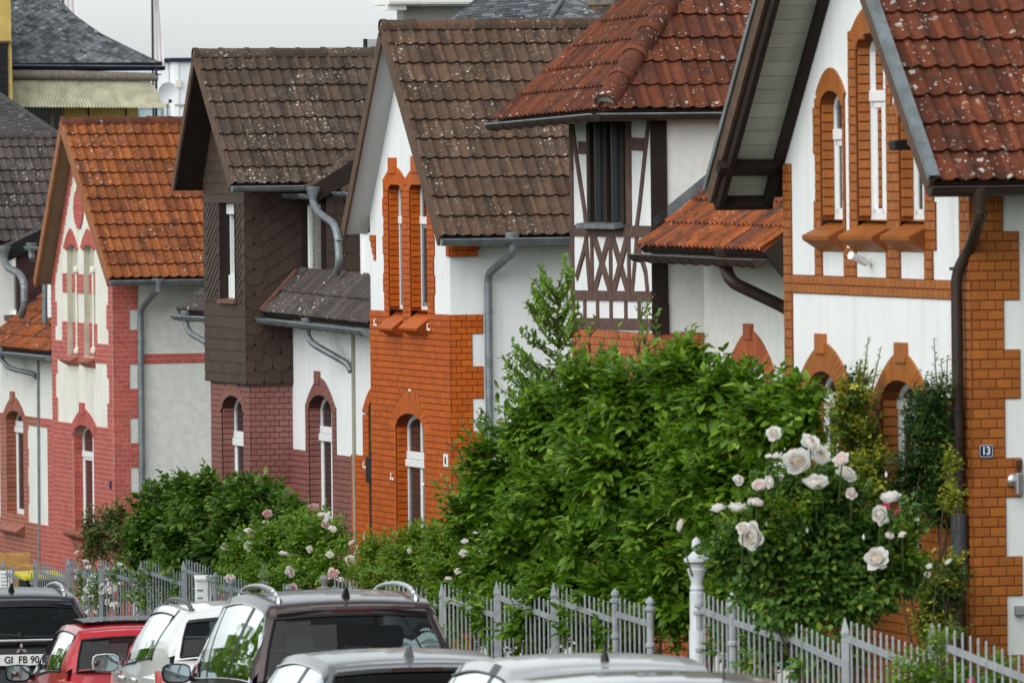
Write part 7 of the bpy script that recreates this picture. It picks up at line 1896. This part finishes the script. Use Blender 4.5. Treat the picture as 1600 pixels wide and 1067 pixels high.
    rg_ = glass['rear'].done('rear_window', gt, t, smooth='all'); glass['wind'].done('windscreen', M['glass_car'], t, smooth='all')
    for gm in sg: gm.done('side_window', M[spec.get('side_glass', 'glass_car')], t, smooth='all')
    # black band round the rear glass
    tr = MB(); i0, i1 = int(r0 * 6) + 0, int(r1 * 6)
    ring_ = [top(i0, u) for u in us[1:-1]] + [top(i, us[-2]) for i in range(i0, i1 + 1)] + [top(i1, u) for u in reversed(us[1:-1])] + [top(i, us[1]) for i in range(i1, i0 - 1, -1)]
    tr.tube([p + Vector((0, -.006, .002)) for p in ring_], .011, 5, caps=False); tr.done('rear_window_seal', M['trim'], t, smooth=True)
    # cabin floor, seats
    b = MB(); b.box(-hw * .86, hw * .86, bl[0][0] + .15, bl[-1][0], hb - .16, hb - .14); b.done('parcel_shelf', M['seat'], t)
    for (sx, sy) in spec.get('seats', ((-.36, 2.5), (.36, 2.5), (-.40, 1.5), (0, 1.5), (.40, 1.5))):
        s = MB(); s.prism([(sx - .22, sy, hb - .3), (sx + .22, sy, hb - .3), (sx + .20, sy - .12, hb + .22), (sx - .20, sy - .12, hb + .22)], (0, .12, 0)); so = s.done('seat', M['seat'], t, bevel=.03)
        s = MB(); s.box(sx - .13, sx + .13, sy - .13, sy - .02, hb + .25, hb + .43); s.done('headrest', M['seat'], so, bevel=.035)
    # mirrors
    ym, zm = spec['mirror']
    for side in (-1, 1):
        wv = cspline(bl, (len(bl) - 1) * .86)[2]
        s = MB(); c = Vector((side * (wv + .17), ym, zm)); k = 12; sec = []
        for (dy, f) in ((-.055, .92), (-.03, 1.0), (.05, .9), (.12, .5), (.15, .2)):
            sec.append([c + Vector((.125 * f * math.copysign(abs(math.cos(a)) ** .6, math.cos(a)), dy, .085 * f * math.copysign(abs(math.sin(a)) ** .6, math.sin(a)))) for a in [2 * math.pi * i / k for i in range(k)]])
        s.v = [tuple(v) for q in sec for v in q]
        for i in range(4):
            for j in range(k): s.f.append((i * k + j, i * k + (j + 1) % k, (i + 1) * k + (j + 1) % k, (i + 1) * k + j)); s.m.append(0)
        s.f.append(tuple(4 * k + j for j in range(k))); s.m.append(0)
        s.obox(c + Vector((-side * .22, .03, -.08)), (side * .14, 0, .02), (0, .05, 0), (0, 0, .05), 0)
        mo = s.done('wing_mirror', M[spec.get('mirror_paint', 'trim')], t, smooth=True)
        s = MB(); s.poly([c + Vector((.108 * math.copysign(abs(math.cos(a)) ** .6, math.cos(a)), -.058, .070 * math.copysign(abs(math.sin(a)) ** .6, math.sin(a)))) for a in [2 * math.pi * i / 16 for i in range(16)]]); s.done('mirror_glass', M['mirror'], mo)
    # wheels
    for y in spec.get('wheels', (.78, Lg - .85)):
        for side in (-1, 1):
            s = MB(); s.lathe([(.20, -.10), (.31, -.10), (.33, -.06), (.33, .06), (.31, .10), (.20, .10)], (0, 0, 0), 20); w_ = s.done('wheel', M['tyre'], t, smooth=True); w_.rotation_euler = (0, math.pi / 2, 0); w_.location = (side * (hw - .10), y, .33)
            s = MB(); s.lathe([(.205, -.085), (.205, .085), (.05, .07), (.04, .10)], (0, 0, 0), 14); s.done('rim', M['rim'], w_, smooth=True)
    # tail lamps
    for side in (-1, 1):
        s = MB(); z0, z1, wi = spec.get('lamps', (hb - .28, hb - .02, .20)); x0 = side * (hw - .015); pts = []
        s.prism([(x0, .05, z0), (x0 - side * wi, -.06, z0 + .03), (x0 - side * wi * .9, -.01, z1 - .03), (x0, .10, z1)], (0, .06, 0)); s.prism([(x0 + side * .006, .05, z0), (x0 + side * .006, .10, z1), (x0 - side * .02, .30, z1 - .02), (x0 - side * .0, .24, z0 + .06)], (-side * .03, 0, 0)); l_ = s.done('tail_lamp', M['lamp_red'], t, bevel=.012)
        s = MB(); s.prism([(x0 - side * .04, .028, z0 + .06), (x0 - side * wi * .8, -.064, z0 + .08), (x0 - side * wi * .76, -.045, z1 - .09), (x0 - side * .04, .05, z1 - .07)], (0, -.008, 0)); s.done('lamp_lens', M['lamp_red'], l_, bevel=.01)
    # door handles
    for side in (-1, 1):
        for y in spec.get('handles', (1.55, 2.65)):
            s = MB(); s.tube([(side * (hw + .0), y, hb - .13), (side * (hw + .025), y + .02, hb - .125), (side * (hw + .025), y + .16, hb - .12), (side * (hw + .0), y + .18, hb - .12)], .014, 6); s.done('door_handle', M[spec.get('handle_paint', paint)], t, smooth=True)
    H_ = lambda f, u: top(int(f * 6), u)
    if spec.get('rails'):
        f0, f1, rm, hgt = spec['rails']
        for side in (-1, 1):
            a, b = H_(f0, side * .86), H_(f1, side * .86); s = MB(); path = []
            for k in range(25):
                u = k / 24; q = H_(lerp(f0, f1, u), side * .86); path.append(q + Vector((0, 0, hgt * min(1, 4.2 * u * 1.0, 4.2 * (1 - u)) ** .6 if 0 < u < 1 else -.01)))
            s.tube(path, .020, 8)
            for u in (0, 1): s.lathe([(.03, -.03), (.026, .03)], path[0 if u == 0 else -1], 8)
            s.done('roof_rail', M[rm], t, smooth=True)
    if spec.get('fin'):
        f, m = spec['fin']; q = H_(f, 0); s = MB(); s.prism([q + Vector((0, -.06, -.012)), q + Vector((0, .12, -.012)), q + Vector((0, .015, .012)), q + Vector((0, -.05, .085)), q + Vector((0, -.075, .08))], (.012, 0, 0)); s.v = [(x - .006 if abs(z - q.z) > .03 else x + (.02 if x > q.x + .005 else -.03), y, z) for x, y, z in s.v]; s.done('antenna_fin', M[m], t, smooth=True, bevel=.004)
    if spec.get('aerial'):
        f, hgt = spec['aerial']; q = H_(f, 0); s = MB(); s.lathe([(.03, -.01), (.024, .025), (.01, .06)], q, 10); s.tube([q + Vector((0, 0, .05)), q + Vector((.01, -hgt * .42, hgt))], [.006, .003], 6); s.done('aerial', M['trim'], t, smooth=True)
    if spec.get('spoiler'):
        f, dy, dz, m, hw_ = spec['spoiler']; q = [H_(f, u) for u in us[1:-1]]; s = MB(); n_ = len(q)
        for p in q: s.v += [tuple(p + Vector((0, .10, .012))), tuple(p + Vector((0, -dy, -dz))), tuple(p + Vector((0, -dy + .02, -dz - .035))), tuple(p + Vector((0, .06, -.035)))]
        for i in range(n_ - 1):
            for k in range(4): s.f.append((i * 4 + k, i * 4 + (k + 1) % 4, (i + 1) * 4 + (k + 1) % 4, (i + 1) * 4 + k)); s.m.append(0)
        s.f += [(0, 1, 2, 3), tuple((n_ - 1) * 4 + k for k in (3, 2, 1, 0))]; s.m += [0, 0]; so = s.done('spoiler', M[m], t, smooth=True)
        c = H_(f, 0) + Vector((0, -dy - .004, -dz - .014)); s = MB(); s.box(c.x - .17, c.x + .17, c.y - .004, c.y + .02, c.z - .013, c.z + .011); s.done('brake_light', M['lamp_dark'], so, bevel=.005)
    if spec.get('wiper'):
        q0, q1 = H_(r0 + .12, 0), H_(r0 + .22, -.5); s = MB(); s.tube([q0 + Vector((0, -.03, 0)), q0.lerp(q1, .5) + Vector((0, -.03, .0)), q1 + Vector((0, -.02, 0))], .013, 6); s.lathe([(.035, -.02), (.03, .03)], q0 + Vector((0, -.02, 0)), 8); s.done('rear_wiper', M['trim'], t, smooth=True)
    return t, top, H_
for n_, c_, mt in (('p_black', (.008, .009, .014), .0), ('p_red', (.42, .008, .018), .0), ('p_white', (.70, .70, .69), .0), ('p_brown', (.045, .026, .027), .3), ('p_silver', (.11, .113, .12), .1), ('p_pearl', (.34, .35, .36), .15), ('p_grey', (.07, .073, .062), .3)): M[n_] = carpaint(n_[2:] + '_car_paint', c_, mt, .28, {'p_black': .12, 'p_brown': .4, 'p_red': .5, 'p_silver': .45, 'p_pearl': .5}.get(n_, .8))
SUV = dict(len=4.6, half=.90, belt_z=1.22, crown=.03, prof=[(.10, 1.25, .77), (.24, 1.42, .70), (.42, 1.58, .61), (.62, 1.68, .60), (1.6, 1.74, .62), (2.7, 1.69, .61), (3.0, 1.62, .60), (3.75, 1.16, .72)], rear_glass=(.15, 1.85), wind=(5.9, 6.9), belt=[(.10, 1.23, .80), (1.3, 1.20, .86), (2.6, 1.14, .88), (3.75, 1.08, .84)], edge_map=[.3, 2.6, 3.6, 4.6, 5.3, 6.2, 7], side_windows=((.10, .34), (.37, .60), (.63, .90)), mirror=(3.0, 1.18), rails=(3.1, 5.0, 'roof_rail', .05), fin=(3.35, 'trim'), spoiler=(2.5, .10, .05, 'p_black', .6), wiper=True, privacy=False, trim='chrome', lamps=(.86, 1.08, .30))
VAN = dict(len=4.85, half=.95, belt_z=1.06, crown=.03, prof=[(.06, 1.09, .80), (.20, 1.38, .73), (.36, 1.60, .655), (.52, 1.70, .645), (1.6, 1.76, .66), (2.9, 1.72, .65), (3.2, 1.66, .64), (4.15, 1.14, .76)], rear_glass=(.12, 1.88), wind=(5.9, 6.9), belt=[(.06, 1.06, .83), (1.2, 1.06, .91), (2.7, 1.03, .93), (4.15, 1.02, .86)], edge_map=[.3, 2.6, 3.6, 4.6, 5.3, 6.2, 7], side_windows=((.07, .30), (.325, .56), (.585, .90)), mirror=(3.35, 1.10), rails=(3.05, 5.2, 'roof_rail', .06), fin=(3.3, 'trim'), spoiler=(2.55, .09, .045, 'p_brown', .6), trim='chrome', black_pillars=True, lamps=(.80, 1.05, .22), seats=((-.40, 2.7), (.40, 2.7), (-.48, 1.75), (0, 1.75), (.48, 1.75)), side_glass='glass_dark')
CROSS = dict(len=4.1, half=.88, belt_z=1.08, crown=.035, prof=[(.08, 1.14, .70), (.24, 1.34, .64), (.42, 1.50, .57), (.66, 1.56, .56), (1.5, 1.60, .585), (2.4, 1.57, .58), (2.65, 1.51, .57), (3.45, 1.10, .72)], rear_glass=(.2, 1.8), wind=(5.9, 6.9), belt=[(.06, 1.16, .74), (1.0, 1.12, .84), (2.2, 1.05, .87), (3.45, 1.02, .82)], edge_map=[.3, 2.6, 3.6, 4.6, 5.3, 6.2, 7], side_windows=((.27, .52), (.555, .89)), wtop=.88, mirror=(2.75, 1.08), mirror_paint='p_white', rails=(2.95, 5.1, 'rail_dark', .045), spoiler=(2.5, .10, .04, 'p_white', .6), lamps=(.82, 1.06, .26), handles=(1.45, 2.4), seats=((-.36, 2.2), (.36, 2.2), (-.38, 1.3), (.38, 1.3)))
SMALL = dict(len=3.5, half=.81, belt_z=1.00, crown=.03, prof=[(.08, 1.04, .66), (.20, 1.22, .62), (.34, 1.38, .565), (.52, 1.44, .555), (1.25, 1.47, .57), (1.95, 1.44, .56), (2.2, 1.38, .55), (2.95, 1.02, .66)], rear_glass=(.1, 1.7), wind=(5.9, 6.9), belt=[(.08, 1.03, .70), (.9, 1.02, .78), (1.9, .97, .80), (2.95, .95, .76)], edge_map=[.3, 2.6, 3.6, 4.6, 5.3, 6.2, 7], side_windows=((.16, .40), (.43, .88)), wtop=.88, mirror=(2.35, 1.0), spoiler=(2.35, .08, .05, 'p_red', .6), lamps=(.70, .98, .20), handles=(1.3,), wheels=(.55, 2.9), seats=((-.34, 1.8), (.34, 1.8), (-.34, 1.0), (.34, 1.0)))
WAGON = dict(len=4.6, half=.90, belt_z=.98, crown=.03, prof=[(.12, 1.00, .74), (.34, 1.20, .66), (.58, 1.38, .58), (.82, 1.45, .57), (1.7, 1.49, .60), (2.7, 1.45, .59), (3.0, 1.39, .58), (3.85, .98, .72)], rear_glass=(.1, 1.85), wind=(5.9, 6.9), belt=[(.14, .98, .76), (1.2, .98, .85), (2.6, .95, .87), (3.85, .93, .82)], edge_map=[.4, 2.6, 3.6, 4.6, 5.3, 6.2, 7], side_windows=((.12, .30), (.325, .58), (.605, .88)), wtop=.88, mirror=(3.05, 1.0), spoiler=(2.45, .10, .03, 'p_silver', .6), fin=(3.1, 'p_silver'), trim='chrome', black_pillars=True, lamps=(.74, .95, .26), privacy=True)
HATCH = dict(len=4.2, half=.89, belt_z=1.00, crown=.035, prof=[(.10, 1.04, .73), (.28, 1.24, .66), (.48, 1.40, .60), (.70, 1.475, .59), (1.5, 1.51, .61), (2.4, 1.47, .60), (2.7, 1.41, .59), (3.5, 1.0, .72)], rear_glass=(.1, 1.85), wind=(5.9, 6.9), belt=[(.10, 1.02, .75), (1.0, 1.00, .84), (2.3, .96, .86), (3.5, .94, .81)], edge_map=[.4, 2.6, 3.6, 4.6, 5.3, 6.2, 7], side_windows=((.12, .28), (.305, .56), (.585, .88)), wtop=.88, mirror=(2.8, 1.0), spoiler=(2.45, .10, .035, 'p_pearl', .6), aerial=(3.0, .20), trim='trim', black_pillars=True, lamps=(.74, .98, .24), privacy=True)
t, top, H_ = car('parked_car', 'black sport utility car with white number plate at the left edge', 33, 83.5, 'p_black', SUV, ztop=924)
b = MB(); b.box(-.26, .26, -.085, -.06, 1.0, 1.11); pl = b.done('number_plate', M['plate_white'], t, bevel=.004)
mesh_text(pl, 'GI  FB 90', .10, (.0, -.0875, 1.055), M['trim'], 'plate_text', .92)
for z in (1.072, 1.038):
    b = MB(); b.lathe([(.013, 0), (.013, .002)], (0, 0, 0), 10); o = b.done('plate_seal', M['grey_wall'], pl); o.rotation_euler = (math.pi / 2, 0, 0); o.location = (-.10, -.0855, z)
b = MB(); b.box(-.62, .62, -.055, .02, 1.235, 1.262); b.done('chrome_strip', M['chrome'], t, bevel=.006)
b = MB()
for k in range(3):
    a = math.radians(90 + 120 * k); d = Vector((math.cos(a), 0, math.sin(a))); s = Vector((-d.z, 0, d.x)); c = Vector((.0, -.062, 1.165))
    b.prism([c + d * .002, c + d * .034 + s * .018, c + d * .066, c + d * .034 - s * .018], (0, -.01, 0))
b.done('emblem', M['chrome'], t)
t, top, H_ = car('parked_car', 'small red hatchback with black folding roof', 224, 77.8, 'p_red', SMALL, ztop=977)
b = MB(); q = []
for i in range(19, 34):
    for u in (-.88, -.6, -.2, .2, .6, .88): q.append(top(i, u) + Vector((0, 0, .045)))
n_ = 6; b.v = [tuple(p) for p in q]
for i in range(14):
    for j in range(5): b.f.append((i * n_ + j, i * n_ + j + 1, (i + 1) * n_ + j + 1, (i + 1) * n_ + j)); b.m.append(0)
b.done('fabric_roof', M['trim'], t, smooth='all')
b = MB(); p = top(26, -.35); b.tube([p, p + Vector((.01, -.05, .34))], [.006, .003], 6); b.done('aerial', M['trim'], t)
car('parked_car', 'white crossover car with dark roof rails, between red hatchback and brown van', 400, 72.2, 'p_white', CROSS, ztop=947)
car('parked_car', 'dark brown family van with silver roof rails and chrome window trim', 560, 66, 'p_brown', VAN, ztop=930)
car('parked_car', 'silver estate car with fin aerial in front of the brown van', 668, 55.5, 'p_silver', WAGON, ztop=1026)
car('parked_car', 'white hatchback with black rear window at bottom centre', 979, 48.8, 'p_pearl', HATCH, ztop=1036)
t, top, H_ = car('parked_car', 'grey-green car whose roof just shows at the bottom edge', 1085, 42, 'p_grey', dict(HATCH, spoiler=(2.45, .10, .035, 'p_grey', .6), aerial=None), ztop=1068)
p = H_(3.2, .52); b = MB(); b.tube([p + Vector((0, 0, -.01)), p + Vector((.0, -.05, .18))], [.006, .003], 6); b.done('aerial', M['trim'], t)

# leafy trees across the street: outside the frame, but mirrored in the car windows
lv = Leaves(); rs = random.Random(11)
tm_ = MB()
for k in range(17):
    Y = 58 + k * 8.5; x = fence_x(Y) - 14.5 + rs.uniform(-.8, .8)
    if k > 12: x, Y = ((8.4, 56.5), (9.6, 60), (11.5, 55), (8.6, 51))[k - 13]   # unseen trees added right of the frame to shade the nearest side wall
    g = ground_z(Y); hgt = rs.uniform(8.0, 10.0) if k < 13 else rs.uniform(7, 9)
    tm_.tube([(x, Y, g), (x + .1, Y, g + hgt * .6)], [.16, .09], 7)
    for j in range(2200):
        v = rv(); p = Vector((x, Y, g + hgt * .56)) + Vector((v.x * 2.6, v.y * 4.4, v.z * hgt * .44)) * rs.uniform(.5, 1)
        lv.leaf(p, (v + rv() * .6).normalized(), (Vector((0, 0, 1)) + rv() * .6).normalized(), .34, .20)
me = bpy.data.meshes.new('treeline'); me.from_pydata(lv.v + tm_.v, [], lv.f + [tuple(i + len(lv.v) for i in f) for f in tm_.f]); me.materials.append(M['l_deep']); me.materials.append(M['bark']); me.polygons.foreach_set('material_index', [0] * len(lv.f) + [1] * len(tm_.f)); me.update()
o = bpy.data.objects.new('treeline', me); COL.objects.link(o); tag(o, 'leafy trees across the street and unseen ones added to shade the nearest house, outside the picture', 'treeline', kind='stuff')
